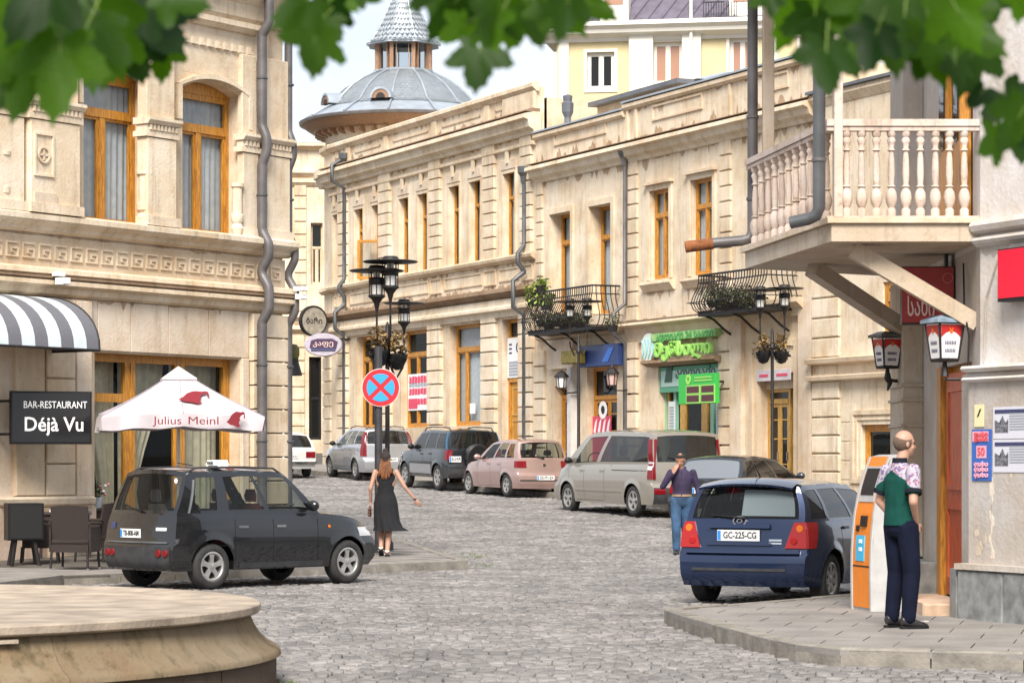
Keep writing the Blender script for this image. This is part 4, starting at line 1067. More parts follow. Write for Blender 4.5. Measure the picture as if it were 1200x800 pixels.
wall(hb, 'lower_wall', M_cream, uB0, uB1, BOT, zF, [h[:4] for h in G_], .52)
body(hb, uB0, uC0, zPB - .3, .36); body(hb, uC0, uB1, zPC - .1, .36)
room(hb, uB0 + .1, uB1 - .1, zF - .2, zC_, .6); room(hb, uB0 + .1, uB1 - .1, .2, zF - .3, .6)
for k, h in enumerate(H):
    a, b, c, d, dp_ = h
    window(hb, a, b, c, d, dp_, M_yellow, fw=.085, mull=(.5,), transom=.72, curtain=True, mull_top=True)
    wdt = .16 if k < 2 else .14
    mb = MB(); mb.box(a - wdt, a, -.045, .01, c, d + wdt); mb.box(b, b + wdt, -.045, .01, c, d + wdt); mb.box(a, b, -.045, .01, d, d + wdt); mb.build('window_surround', M_cream, hb)
    if k >= 2:
        MB().box(a - .2, b + .2, -.14, .01, d + wdt, d + wdt + .07).build('lintel_ledge', M_pier, hb)
        cornice(hb, a - .28, b + .28, [(.16, c - .05), (.18, c - .12), (.12, c - .2), (.05, c - .3)], M_pier, 'sill')
# quoins
qz0, qz1 = zF + .08, zC_ - .35
for a, b, z0, z1 in ((629.5, 637, qz0, qz1), (736, 748.5, qz0, qz1), (845, 858, mz(850, 345), qz1)):
    blocks(hb, M.u(a), M.u(b), z0, z1, .38, .06, M_cream, gap=.04, name='quoin_block')
for a, b in ((628, 640), (736, 749), (845, 859)):
    blocks(hb, M.u(a), M.u(b), gz(62) + .1, zF - .45, .44, .09, M_cream, gap=.045, name='quoin_block')
# parapets and cornices
def bc(u0, u1, zc, zt, pans):
    cornice(hb, u0, u1, [(.10, zc + .12), (.36, zc + .06), (.38, zc - .04), (.26, zc - .09), (.22, zc - .22), (.10, zc - .30), (.06, zc - .38)], M_cream2, 'main_cornice')
    cornice(hb, u0, u1, [(.10, zc + .20), (.33, zc + .14), (.34, zc + .125), (.15, zc + .123)], M_stain, 'stained_ledge')
    cornice(hb, u0, u1, [(.05, zt + .06), (.12, zt + .03), (.12, zt - .06), (.05, zt - .12)], M_cream, 'coping')
    MB().box(u0, u1, -.15, .5, zt + .065, zt + .11).build('zinc_coping', M_zinc, hb)
    for a, b in pans:
        rect_frame(hb, M.u(a), M.u(b), zc + .55, zc + .95, .05, .04, M_pier, 'parapet_panel')
bc(uB0, uC0, zC_, zPB, [(650, 711)]); bc(uC0 + .003, uB1, zC_, zPC, [(765, 824), (905, 925)])
for a in (735, 745, 855): MB().cbox(M.u(a), M.u(a + 2.5), -.05, .0, zC_ + .22, zPC - .13, .01).build('parapet_pier', M_cream, hb)
# parapet step block & roof sheet behind house B
MB().box(M.u(640), M.u(735), 1.6, 5, zPB - .4, mz(690, 108)).build('attic_wall', M_cream2, hb)
mb = MB(); a, b = M.u(640), M.u(742); z1 = mz(690, 108)
mb.prism([(1.3, z1), (5.3, z1), (5.3, z1 + .12), (1.3, z1 + .12)], a, b, 'x').build('roof_edge', M_zincd, hb)
mb = MB(); mm = (M.u(672) + M.u(735)) / 2; mb.add([(M.u(668), 1.8, z1 + .12), (M.u(745), 1.8, z1 + .12), (M.u(700), 4, z1 + .75), (M.u(668), 5, z1 + .12), (M.u(745), 5, z1 + .12)], [(0, 1, 2), (0, 2, 3), (1, 4, 2)]).build('hipped_roof', M_zinc, hb)
# floor band with flat canopy
cornice(hb, M.u(735), M.u(871), [(.08, zF + .06), (.32, zF + .02), (.34, zF - .05), (.10, zF - .12), (.06, zF - .3), (.03, zF - .5)], M_pier, 'floor_band')
MB().box(M.u(736), M.u(872), -.33, -.05, zF + .03, zF + .06).build('stained_ledge', M_stain, hb)
# portal under the second balcony
MB().box(M.u(860), M.u(873), -.12, .01, 0, zF + .1).build('portal_pier', M_pink, hb)
MB().box(M.u(942), M.u(957), -.16, .01, 0, zF + .2).build('portal_pier', M_pink, hb)
rect_frame(hb, M.u(880), M.u(936), gz(59), M.z(905, 400), .14, .06, M_pier, 'portal_surround')
cornice(hb, M.u(860), M.u(948), [(.32, zF + .20), (.34, zF + .10), (.16, zF - .05), (.12, zF - .2)], M_pier, 'floor_band')
# wall base under B: lintel band over doors, small awning ledge
cornice(hb, uB0 + .3, M.u(733), [(.06, mz(680, 389) + .05), (.20, mz(680, 389)), (.18, mz(680, 393)), (.06, mz(680, 396))], M_pier, 'floor_band')
MB().box(M.u(647), M.u(677), -.16, .01, M.z(660, 432), M.z(660, 398)).build('door_hood', M_pink, hb)
MB().box(M.u(672), M.u(676.5), -.2, .01, gz(70), M.z(675, 430)).build('white_jamb', M_white_pl, hb)
# doors of B
def door(root, h, y, m, leaf_gl=True, leaves=2, panel=None):
    a, b, c, d, _ = h; mb = MB(); fw = .09
    mb.box(a, a + fw, y, y + .1, c, d); mb.box(b - fw, b, y, y + .1, c, d); mb.box(a + fw, b - fw, y, y + .1, d - fw, d)
    zt = c + 2.35; mb.box(a + fw, b - fw, y - .015, y + .1, zt, zt + .11)
    f = mb.build('door_frame', m, root)
    MB().box(a + fw, b - fw, y + .05, y + .06, zt + .11, d - fw).build('pane', M_glassd, f)
    n = leaves
    for k in range(n):
        p_ = a + fw + (b - a - 2 * fw) * k / n; q_ = a + fw + (b - a - 2 * fw) * (k + 1) / n; s_ = .085; mb = MB()
        mb.box(p_ + .004, p_ + s_, y + .02, y + .07, c, zt - .004); mb.box(q_ - s_, q_ - .004, y + .02, y + .07, c, zt - .004); mb.box(p_ + s_, q_ - s_, y + .02, y + .07, zt - s_, zt - .004); mb.box(p_ + s_, q_ - s_, y + .02, y + .07, c, c + .35)
        for zz in (.9, 1.5, 1.95): mb.box(p_ + s_, q_ - s_, y + .03, y + .06, c + zz, c + zz + .03)
        l = mb.build('door', m, root); MB().box(p_ + s_, q_ - s_, y + .045, y + .05, c + .35, zt - s_).build('pane', M_glassd, l)
        MB().box(q_ - .06, q_ - .035, y - .02, y + .02, c + 1.0, c + 1.2).build('handle', M_chrome, l)
    return f
door(hb, G_[0], .22, M_yellow, leaves=1); door(hb, G_[1], .2, M_yellow, leaves=2)
# door with open dark leaf on the right
a, b, c, d, _ = G_[3]; m_ = a + (b - a) * .62
door(hb, (a, m_, c, d - .35, 0), .3, M_yellow2, leaves=2)
MB().box(a, b, .25, .3, d - .36, d).build('transom_board', M_pink, hb)
# pharmacy front
a, b, c, d, _ = G_[2]; y_ = .24; mb = MB()
zt = M.z(808, 458)
for p_, q_ in ((a, a + .17), (M.u(797, y_), M.u(803, y_)), (M.u(822, y_), M.u(829, y_)), (b - .12, b)): mb.box(p_, q_, y_, y_ + .1, c, zt)
f = mb.build('shop_frame', M_yellow2, hb)
MB().box(a + .17, b - .12, y_ + .05, y_ + .06, c, zt).build('pane', M_glass, f)
mb = MB(); mb.box(M.u(778, y_), M.u(782, y_), y_ - .04, y_ + .04, c, zt); mb.box(M.u(791, y_), M.u(794, y_), y_ - .04, y_ + .04, c, zt); mb.box(M.u(834, y_), M.u(838, y_), y_ - .04, y_ + .04, c, zt); stuff(mb.build('shop_frame_trim', plain('pale_green_trim', (.25, .5, .38), .5), f))
MB().box(a, b, .05, .5, zt, d - .02).build('fascia_box', plain('fascia_green', (.10, .33, .20), .5), hb)
MB().box(a + .1, b - .1, .035, .05, zt + .14, d - .12).build('fascia_face', plain('fascia_pale', (.42, .58, .52), .45), hb)
cornice(hb, M.u(763), M.u(849), [(.30, d + .16), (.32, d + .08), (.12, d)], M_stain, 'shop_ledge')
t = thing('pharmacy_fascia_lettering', 'dark lettering and plant emblem on the pale green pharmacy fascia board', 'lettering', M.loc(), M.rz)
text('\u10d0\u10e4\u10d7\u10d8\u10d0\u10e5\u10d8', .36, 'letters', plain('fascia_ink', (.05, .16, .1), .5), t, ((a + b) / 2 + .25, .028, (zt + d) / 2 + .12), (R(90), 0, 0), width=(b - a) * .62, bold=.006)
mb = MB()
for k in range(5): mb.prism([(a + .3 + k * .08, zt + .25), (a + .36 + k * .08, zt + .25), (a + .5 + k * .05, zt + .65), (a + .42 + k * .05, zt + .65)], .02, .03, 'y')
stuff(mb.build('plant_emblem', plain('emblem_ink', (.04, .12, .08), .5), t))
zc2 = M.z(800, 403)
t = thing('pharmacy_letters', 'large raised green Georgian letters above the pharmacy entrance', 'sign', M.loc(), M.rz)
text('\u10db\u10d4\u10ec\u10e1\u10d8\u10da\u10d8', .46, 'letters', M_lime, t, ((M.u(768, -.3) + M.u(834, -.3)) / 2, -.30, M.z(802, 409, -.3)), (R(90), 0, 0), width=M.u(834, -.3) - M.u(768, -.3), depth=.05, bold=.012)
t = thing('pharmacy_top_strip', 'long pale green strip sign with small lettering, topmost over the pharmacy', 'sign', M.loc(), M.rz)
MB().box(M.u(765, -.2), M.u(840, -.2), -.26, -.05, M.z(802, 397, -.2), M.z(802, 388, -.2)).build('board', mat('strip_lime', (.28, .46, .17), .5, var=.25, scale=9), t)
text('\u10d0\u10e4\u10d7\u10d8\u10d0\u10e5\u10d8 24 \u10e1\u10d0\u10d0\u10d7\u10d8', .26, 'letters', plain('strip_ink', (.06, .3, .08), .5), t, (M.u(802, -.26), -.275, M.z(802, 392.5, -.26)), (R(90), 0, 0), width=M.u(836, -.26) - M.u(769, -.26), bold=.006)
t = thing('leaf_emblem', 'pale round leaf emblem with curved ribs left of the green letters', 'sign', M.loc(), M.rz)
cx_, cz_ = M.u(760, -.2), M.z(760, 407, -.2)
MB().lathe([(.01, -.02), (.36, -.02), (.36, .05)], 20, (cx_, -.2, cz_), axis='y').build('disc', plain('emblem_pale', (.62, .68, .62), .5), t)
for k in range(4):
    P = [(cx_ - .3 + k * .17 + .12 * math.sin(s_ / 8 * PI), -.235, cz_ - .28 + .56 * s_ / 8 * (1 - abs(k - 1.5) * .12)) for s_ in range(9)]; MB().tube(P, .02, 5).build('rib', plain('rib_teal', (.25, .5, .5), .5), t)
# projecting green display with price panels
gx0, gx1 = M.u(795, -.5), M.u(838, -.5)
t = thing('pharmacy_display', 'bright green pharmacy panel with four dark red display windows hung over the entrance', 'sign', M.loc(), M.rz)
zt1, zb1 = M.z(816, 438, -.5), M.z(816, 473, -.5)
MB().cbox(gx0, gx1, -.5, -.38, zb1, zt1, .01).build('panel', M_green, t)
mr_ = plain('display_maroon', (.07, .012, .015), .3); W_, H_ = gx1 - gx0, zt1 - zb1
for i in range(2):
    for j in range(2):
        x_ = gx0 + W_ * (.24 + .40 * i); z_ = zb1 + H_ * (.06 + .30 * j); MB().box(x_, x_ + W_ * .34, -.515, -.495, z_, z_ + H_ * .23).build('display_window', mr_, t)
        rect_frame(t, x_ - .03, x_ + W_ * .34 + .03, z_ - .03, z_ + H_ * .23 + .03, .03, .016, M_lime, 'display_frame', y=-.5)
MB().lathe([(.05, 0), (.05, -.01), (.13, -.01), (.13, 0)], 14, (gx0 + W_ * .28, -.505, zb1 + H_ * .83), axis='y').build('round_mark', M_lime, t)
for k in range(2): MB().box(gx0 + W_ * .45, gx0 + W_ * .9, -.512, -.495, zb1 + H_ * (.75 + k * .1), zb1 + H_ * (.80 + k * .1)).build('print_line', M_lime, t)
mb = MB(); mb.bar((gx0 + .3, -.40, zt1 - .2), (gx0 + .3, .1, zt1 - .2), .05); mb.build('bracket', M_iron, t); MB().bar((gx1 - .3, -.40, zt1 - .2), (gx1 - .3, .1, zt1 - .2), .05).build('bracket', M_iron, t)
for i, (p_, q_) in enumerate(((783, 790.5), (839, 845.5))):
    t = thing('pharmacy_list', ('tall white printed list in the left pane of the pharmacy window', 'tall white printed list right of the pharmacy door')[i], 'poster', M.loc(), M.rz)
    x0, x1 = M.u(p_, .15), M.u(q_, .15); z0, z1 = M.z(p_, 512), M.z(p_, 470)
    MB().box(x0, x1, .16, .18, z0, z1).build('sheet', plain('pale_sheet', (.62, .7, .68), .5), t)
    for k in range(9): MB().box(x0 + .05, x1 - .05, .152, .16, z0 + .1 + k * (z1 - z0 - .2) / 9, z0 + .15 + k * (z1 - z0 - .2) / 9).build('print_line', M_greyink, t)
# blue sign and others on B
t = thing('blue_shop_sign', 'dark blue box sign with faint white emblem over the yellow double door', 'sign', M.loc(), M.rz)
x0, x1 = M.u(678, -.3), M.u(724, -.3); z0, z1 = M.z(700, 429, -.3), M.z(700, 404, -.3)
MB().cbox(x0, x1, -.3, -.05, z0, z1, .01).build('box', plain('navy_sign', (.02, .045, .16), .4), t)
MB().prism([(x1 - .9, z0 + .1), (x1 - .55, z0 + .1), (x1 - .2, z1 - .1), (x1 - .5, z1 - .1)], -.312, -.3, 'y').build('emblem', plain('sign_mid_blue', (.03, .12, .45), .4), t)
t = thing('olive_box_sign', 'small olive box sign projecting beside the dark blue shop sign', 'sign', M.loc(), M.rz)
MB().cbox(M.u(657, -.6), M.u(676, -.6), -.6, -.35, M.z(665, 426, -.6), M.z(665, 411, -.6), .02).build('box', mat('olive_box', (.17, .13, .02), .5, var=.3), t); MB().bar((M.u(668, -.5), -.4, M.z(665, 420)), (M.u(668, -.5), .02, M.z(665, 420)), .04).build('arm', M_iron, t)
t = thing('door_transfer', 'red and white circular print covering the lower glass of the yellow double door', 'poster', M.loc(), M.rz)
x0, x1 = M.u(694, .17), M.u(716, .17); MB().box(x0, x1, .165, .18, gz(68) + .9, M.z(705, 487)).build('sheet', M_pinkink, t); MB().lathe([(.12, 0), (.12, -.01), (.24, -.01), (.24, 0)], 18, ((x0 + x1) / 2 + .1, .163, M.z(705, 480)), axis='y').build('ring_print', M_white, t)
for k in range(4): MB().prism([(x0 + .1 + k * .25, M.z(705, 505)), (x0 + .2 + k * .25, M.z(705, 508)), (x0 + .3 + k * .25, M.z(705, 490)), (x0 + .2 + k * .25, M.z(705, 494))], .155, .165, 'y').build('print_stroke', M_white, t)
t = thing('portal_banners', 'pair of white printed cloths above the open door under the far end balcony', 'banner', M.loc(), M.rz)
for p_, q_ in ((887, 904), (907, 927)): MB().cbox(M.u(p_, .0), M.u(q_, .0), -.02, .0, M.z(906, 446), M.z(906, 433), .004).build('cloth', M_offwhite, t); MB().box(M.u(p_ + 3, -.02), M.u(q_ - 4, -.02), -.03, -.02, M.z(906, 441), M.z(906, 438)).build('print_line', M_pinkink, t)

# wrought iron balconies with bulging balusters
def iron_balcony(root, u0, u1, out, z0, z1, label=None):
    b = sub('balcony', root, (u0, 0, z0)); w_ = u1 - u0; h = z1 - z0
    MB().box(0, w_, -out, -.02, -.09, -.003).build('slab', M_iron, b)
    P = [(0, 0, 0), (0, -.13, h * .10), (0, -.20, h * .25), (0, -.13, h * .45), (0, -.02, h * .66), (0, .02, h * .85), (0, .02, h)]
    bal = MB().tube(P, .014, 5).mesh('baluster', M_iron, 60)
    n = int(w_ / .125)
    for k in range(n + 1): inst('baluster', bal, b, (k * w_ / n, -out, 0))
    n2 = int(out / .13)
    for k in range(1, n2): inst('baluster', bal, b, (w_, -out + k * out / n2, 0), (0, 0, R(90))); inst('baluster', bal, b, (0, -out + k * out / n2, 0), (0, 0, R(-90)))
    for zz, r_, o_ in ((h, .028, .02), (h * .80, .018, .02), (.02, .022, 0), (h * .27, .012, -.2)):
        yo = -out + o_; MB().tube([(o_ if o_ < 0 else 0, -.02, zz), (o_ if o_ < 0 else 0, yo, zz), (w_ - (o_ if o_ < 0 else 0), yo, zz), (w_ - (o_ if o_ < 0 else 0), -.02, zz)], r_, 6).build('rail', M_iron, b)
    for k in range(3):
        x_ = .3 + k * (w_ - .6) / 2; MB().tube([(x_, -.05, -.55), (x_, -out * .35, -.40), (x_, -out * .7, -.16), (x_, -out * .95, -.09)], .03, 6).build('bracket', M_iron, b)
    return b
bb1 = iron_balcony(hb, M.u(619, -.85), M.u(727), .85, M.z(672, 384, -.85), M.z(672, 337, -.85))
bb2 = iron_balcony(hb, M.u(818, -.85), M.u(935), .85, M.z(872, 361, -.85), M.z(872, 316, -.85))
M_dryfol = mat('grey_green_leaves', (.10, .12, .05), .7, var=.5, scale=20, island=.4)
def plants(label, name, pts, cat='plant'):
    t = thing(name, label, cat, pts[0][0])
    for (c, r_, n, s_, m_) in pts:
        d = Vector(c) - Vector(pts[0][0]); leafball(tuple(d), r_, n, s_, t, 'foliage', m_, .8)
        MB().lathe([(.01, -.12), (r_ * .45, -.12), (r_ * .55, .05)], 8, (d.x, d.y, d.z - r_ * .45)).build('trough', M_iron, t)
    return t
def onb(px, py, off=-.7): p_ = M.P(M.u(px, off), off); return (p_.x, p_.y, M.z(px, py, off))
M_lightfol = mat('light_green_leaves', (.22, .30, .05), .6, var=.4, scale=20, island=.35)
plants('bright green potted shrub rising above the end rail of the balcony over the double door', 'balcony_shrub', [(onb(628, 345), .45, 260, .14, M_lightfol), (onb(634, 332), .25, 90, .12, M_lightfol), (onb(641, 352), .3, 120, .12, M_lightfol)])
plants('faded trailing plants in a trough low along the balcony over the double door', 'balcony_planting', [(onb(635 + k * 9, 372 + (k % 2) * 3), .28, 170, .1, M_dryfol) for k in range(6)] + [(onb(718, 378), .25, 90, .1, M_dryfol)])
plants('dense grey green flowering plants filling the balcony beside the overhanging white balcony', 'balcony_planting', [(onb(838 + k * 9, 346 + (k % 3) * 3), .36, 230, .1, M_dryfol) for k in range(6)])
for i, (px_, py_, of) in enumerate(((700, 371, -.7), (672, 372, -.7))): pass
# drainpipes of the long facade
def facade_pipe(label_root, px_, segs, r_=.07, hopper=True, py_top=None, m=M_pipe2):
    u_ = M.u(px_, -.12); zt = M.z(px_, py_top); P = [(u_, -.12, zt)]
    for (za, zb, out) in segs: P += [(u_, -.12, za + .1), (u_ - .02, -out, za - .15), (u_ - .02, -out, zb + .15), (u_, -.12, zb - .1)]
    P.append((u_, -.12, gz(M.P(u_).y) + .25)); o = MB().tube(P, r_, 8).build('drainpipe', m, label_root, smooth=60)
    if hopper: MB().lathe([(.07, -.4), (.10, -.2), (.17, -.1), (.18, .08), (.02, .1)], 10, (u_, -.14, zt)).build('hopper', m, o)
facade_pipe(ha, 614.5, [(zsill + .25, zsill - .3, .32), (zled + .45, zfas - .2, .46)], py_top=200)
facade_pipe(ha, 403.5, [(zcor + .45, zcor - .35, .55), (zsill + .2, zsill - .2, .3), (zled + .3, zfas - .15, .44)], py_top=184)
facade_pipe(hb, 732.5, [(zF + .45, zF - .4, .44)], r_=.06, py_top=178, m=M_pipe)
# vase finials
for px_, py_ in ((650, 150),):
    u_ = M.u(px_); t = MB().lathe([(.02, 0), (.10, .05), (.09, .35), (.16, .5), (.17, .75), (.12, .8), (.14, .95), (.02, 1.0)], 10, (u_, .4, M.z(px_, 152))).build('hopper_head', M_zincd, hb)

drips(hb, uB0, uC0, zC_ + .21, -.004, .35, 5, -1); drips(hb, uC0, uB1, zC_ + .21, -.004, .35, 5, -1); drips(hb, uB0, uB1, zC_ - .39, -.004, .35, 3); drips(hb, uC0, uB1, zPC - .13, -.004, .3, 3); drips(hb, uC0, M.u(871), zF - .51, -.004, .5, 4); drips(hb, uC0, M.u(800), zF + .08, -.004, .2, 4, -1)
for h in H[2:]: drips(hb, h[0] - .2, h[1] + .2, h[2] - .31, -.004, .5, 5)
# ---- house D: smooth banded wall with corner quoins at the near end
hd = thing('banded_house', 'pale smooth banded house with large corner quoins between the dark portal and the white balcony', 'building', M.loc(), M.rz)
uD0, uD1 = uB1 + .02, uB1 + 7.5
zPD = mz(985, 117); oD = -.12
wD = (M.u(1014, .0), M.u(1058, .0), gz(55) + 1.1, M.z(1036, 497))
wU = (M.u(1040), M.u(1058), M.z(1048, 388), M.z(1048, 330))
wall(hd, 'wall', M_cream2, uD0, uD1, BOT, zPD, [wD, wU], .3, y=oD)
body(hd, uD0, uD1, zPD, oD + .3, 8); room(hd, uD0 + .1, uD1 - .1, .3, 3.8, .5)
window(hd, wD[0], wD[1], wD[2], wD[3], oD + .12, M_yellow, fw=.11, mull=(), transom=None, pane=M_glassd)
window(hd, wU[0], wU[1], wU[2], wU[3], oD + .05, M_yellow, fw=.15, mull=(.5,), transom=.7, pane=M_glass)
for z0, z1 in ((M.z(965, 420), M.z(965, 327)), (gz(56) + .2, M.z(965, 447))):
    key = []
    n = max(1, round((z1 - z0) / .42)); hh = (z1 - z0) / n
    for k in range(n): MB().cbox(uD0 + .01, M.u(985, oD), oD - .06, oD + .1, z0 + k * hh + .02, z0 + (k + 1) * hh - .02, .015).build('quoin_block', M_cream2, hd)
for py_, h_ in ((424, .16), (444, .14)):
    z_ = M.z(965, py_); o = cornice(hd, uD0 - .05, uD1, [(-oD + .08, z_ + h_ / 2), (-oD + .22, z_ + h_ * .3), (-oD + .2, z_ - h_ * .3), (-oD + .05, z_ - h_ / 2)], M_pier, 'string_course')
rect_frame(hd, M.u(954, oD), M.u(981, oD), M.z(965, 440), M.z(965, 429), .03, .03, M_cream, 'panel_frame', y=oD)
for (a, b, c, d) in ((wD[0] - .35, wD[1] + .3, wD[2] - .3, wD[3] + .32),):
    rect_frame(hd, a, b, c, d, .10, .05, M_cream, 'window_surround', y=oD); rect_frame(hd, a + .18, b - .18, c + .1, d - .16, .06, .03, M_cream, 'window_surround', y=oD)
for k in range(5):
    z_ = M.z(1000, 473 + k * 22.5); MB().box(M.u(986, oD), M.u(1003, oD), oD - .012, oD + .01, z_ - .012 - .38, z_ - .02).build('facing_slab', M_cream2, hd)
cornice(hd, uD0 - .05, uD1, [(-oD + .1, zPD + .2), (-oD + .14, zPD + .08), (-oD + .02, zPD - .1)], M_cream, 'coping')
MB().box(uD0 - .05, uD1, oD - .2, .6, zPD + .205, zPD + .27).build('zinc_coping', M_zincd, hd)
# ================================================================ right-hand building with the overhanging balcony
A = Fr((4.5, 24.6), (0.430, -0.903))            # street front, right of the corner
rb = thing('balcony_building', 'grey and white plastered building with overhanging baluster balcony and an open red door', 'building', (4.5, 24.6, 0), 0)
X = lambda x: x - 4.5
Yl = lambda y: y - 24.6
# local coordinates: x = world x - 4.5, y = world y - 24.6
def rbx(name, m, x0, x1, y0, y1, z0, z1, parent=None, c=0): return (MB().cbox(X(x0), X(x1), Yl(y0), Yl(y1), z0, z1, c) if c else MB().box(X(x0), X(x1), Yl(y0), Yl(y1), z0, z1)).build(name, m, parent or rb)
def zr(py, Y): return CH + (HY - py) * Y / FPX
# side wall (faces the street crossing) with two door openings; a frame whose x axis runs toward the camera
SF = Fr((4.5, 30.2), (0, -1)); sw_ = sub('side_wall_root', rb, (0, 5.6, 0), SF.rz); sw_.name = 'side_wall'
def sy(Y): return 30.2 - Y
dH = (sy(26.95), sy(25.05), .2, 2.62); dU = (sy(26.75), sy(25.0), 3.95, 6.6)
wall(sw_, 'plaster', M_grey_pl, 0, sy(24.6), -.2, 3.70, [dH], .35); wall(sw_, 'plaster', M_white_pl, 0, sy(24.6), 3.70, 8.5, [dU], .35)
room(sw_, .3, 5.3, .1, 6.9, .4, 2.0)
# front wall
fw_ = sub('front_wall', rb, (0, 0, 0), A.rz)
wall(fw_, 'plaster', M_white_pl, 0, 6, 2.5, 8.5, (), .5); wall(fw_, 'plaster', M_grey_pl, -.05, 6, -.2, 2.48, (), .5, y=-.10)
for z, o, h in ((2.50, .16, .05), (2.40, .15, .04), (3.72, .07, .06), (3.84, .10, .10)):
    cornice(fw_, -.08 if z < 3 else -.02, 6, [(o, z + h), (o + .02, z + h / 2), (o, z), (.02, z - .03)], M_white_pl, 'string_course')
rbx('pier_return', M_grey_pl, 4.395, 4.52, 24.62, 25.02, -.1, 2.48)
for k, (u0, u1) in enumerate(((-.10, .62), (.625, 1.6), (1.605, 2.6))):
    MB().cbox(u0, u1, -.20, .2, .10, .60, .02).build('granite_block', M_granite, fw_)
MB().box(-.12, 2.7, -.22, .2, .605, .66).build('plinth_cap', stone('plinth_cap_stone', (.50, .46, .42), stain=.3, warm=.1), fw_)
rbx('granite_block', M_granite, 4.275, 4.52, 24.66, 25.0, .1, .60)
# pilasters at the far corner, lower and upper
rbx('pilaster', M_beige_pl, 4.27, 4.5, 28.0, 28.9, .6, 3.62, c=.01); rbx('pilaster', M_white_pl, 4.27, 4.5, 28.0, 28.9, 3.9, 8.4, c=.01)
for z in (2.02, 2.30, 2.46): rbx('pilaster_band', M_beige_pl, 4.25, 4.5, 27.97, 28.93, z, z + .03)
rbx('granite_base', M_granite, 4.25, 4.52, 26.97, 28.95, .1, .58, c=.01)
rbx('door_step', stone('step_stone', (.48, .36, .27), stain=.5), 4.02, 4.5, 25.05, 27.1, .1, .25, c=.02)
# lower door: yellow frame and the orange leaf swung open outwards
mb = MB(); mb.box(dH[0], dH[0] + .24, -.03, .2, .25, 2.62); mb.box(dH[1] - .08, dH[1], .1, .2, .25, 2.62); mb.box(dH[0] + .22, dH[1] - .08, .1, .2, 2.5, 2.62)
df = mb.build('door_frame', M_yellow, sw_)
od = MB().cbox(dH[0] + .30, dH[1] - .06, .02, .09, .26, 2.55, .01).build('door', M_orange, sw_)
for z0, z1 in ((.4, 1.2), (1.35, 2.4)): rect_frame(od, dH[0] + .45, dH[1] - .3, z0, z1, .05, .02, M_orange, 'door_panel', y=.02)
# balcony door: folding orange shutters
for k in range(4):
    a = dU[0] + .12 + k * .40; o = MB().cbox(a, a + .34, -.06 - .05 * (k % 2), .0, 3.97, 6.55, .01).build('door_leaf', M_yellow, sw_)
    MB().box(a + .08, a + .26, -.075 - .05 * (k % 2), -.055 - .05 * (k % 2), 4.8, 6.3).build('pane', M_glassd, o)
window(sw_, dU[0], dU[1], dU[2], dU[3], .1, M_yellow, fw=.1, mull=(.5,), transom=.75)
# balcony slab, struts, railings
BP = [(4.52, 24.60), (4.52, 29.3), (2.55, 28.0), (3.07, 24.60)]
bal = sub('balcony', rb)
MB().prism([(X(x), Yl(y)) for x, y in BP], 3.75, 3.92).build('slab', M_beige_pl, bal)
BP2 = [(4.52, 24.56), (4.52, 29.35), (2.50, 28.05), (3.03, 24.56)]
MB().prism([(X(x), Yl(y)) for x, y in BP2], 3.925, 3.975).build('slab_edge', M_pink, bal)
def strut(p, q): MB().bar((X(p[0]), Yl(p[1]), p[2]), (X(q[0]), Yl(q[1]), q[2]), .16, .16).build('strut', M_beige_pl, bal)
strut((3.32, 24.95, 3.70), (4.52, 24.9, 2.98)); strut((3.2, 27.3, 3.70), (4.52, 28.3, 2.98))
M_bal = stone('baluster_stone', (.56, .48, .43), stain=.8, stain_col=(.18, .10, .07), warm=.3)
prof = [(.045, 0), (.045, .06), (.03, .08), (.052, .13), (.058, .18), (.05, .23), (.028, .27), (.045, .285), (.028, .30), (.036, .42), (.03, .56), (.022, .62), (.04, .635), (.024, .66), (.034, .70), (.045, .73), (.03, .76), (.045, .78), (.045, .82)]
BAL = MB().lathe(prof, 12).mesh('baluster', M_bal, 50)
z0 = 4.0
for px_ in (992, 1009.5, 1027, 1044.5, 1061.5, 1078.5, 1096, 1112.5, 1130):
    inst('baluster', BAL, bal, (X((px_ - 600) / FPX * 24.7), Yl(24.7), z0))
n = 11
for k in range(n):
    t_ = (k + .8) / (n + .6); inst('baluster', BAL, bal, (X(3.10 + (2.60 - 3.10) * t_), Yl(24.75 + (27.95 - 24.75) * t_), z0))
for z1, z2 in ((3.98, 4.0), (4.82, 4.86), (4.865, 4.93)):
    o_ = .06 if z1 > 4.84 else .045
    MB().box(X(3.05) - .02, X(4.5), Yl(24.7) - o_, Yl(24.7) + o_, z1, z2).build('rail', M_bal, bal)
    MB().bar((X(3.10), Yl(24.75), (z1 + z2) / 2), (X(2.60), Yl(27.95), (z1 + z2) / 2), 2 * o_, z2 - z1 - .002).build('rail', M_bal, bal)
rbx('corner_post', M_bal, 3.10, 3.185, 24.625, 24.777, 3.98, 7.3, bal, c=.008)
rbx('corner_post', M_pink, 2.74, 2.86, 27.9, 28.05, 3.98, 7.3, bal, c=.008)
rbx('balcony_roof', M_zincd, 2.3, 4.6, 24.2, 29.4, 7.3, 7.4, bal)
def pipe_r(name, pts, r, m): return MB().tube([(X(a), Yl(b), c) for a, b, c in pts], r, 12).build(name, m, rb, smooth=60)
x1 = (882 - 600) / FPX * 28.1; pz = zr(282, 28.1); xe = (832 - 600) / FPX * 28.1
d1 = pipe_r('drainpipe', [(x1, 28.1, 7.6), (x1, 28.1, pz + .1), (x1 - .04, 28.1, pz + .02), (x1 - .12, 28.1, pz), (xe, 28.1, pz - .03)], .058, M_pipe)
MB().tube([(X(xe) + .03, Yl(28.1), pz - .03), (X((803 - 600) / FPX * 28.1), Yl(28.1), pz - .07)], .064, 12).build('rusty_spout', M_rust, d1, smooth=60)
x2 = (960 - 600) / FPX * 24.5; pz2 = zr(256, 24.5)
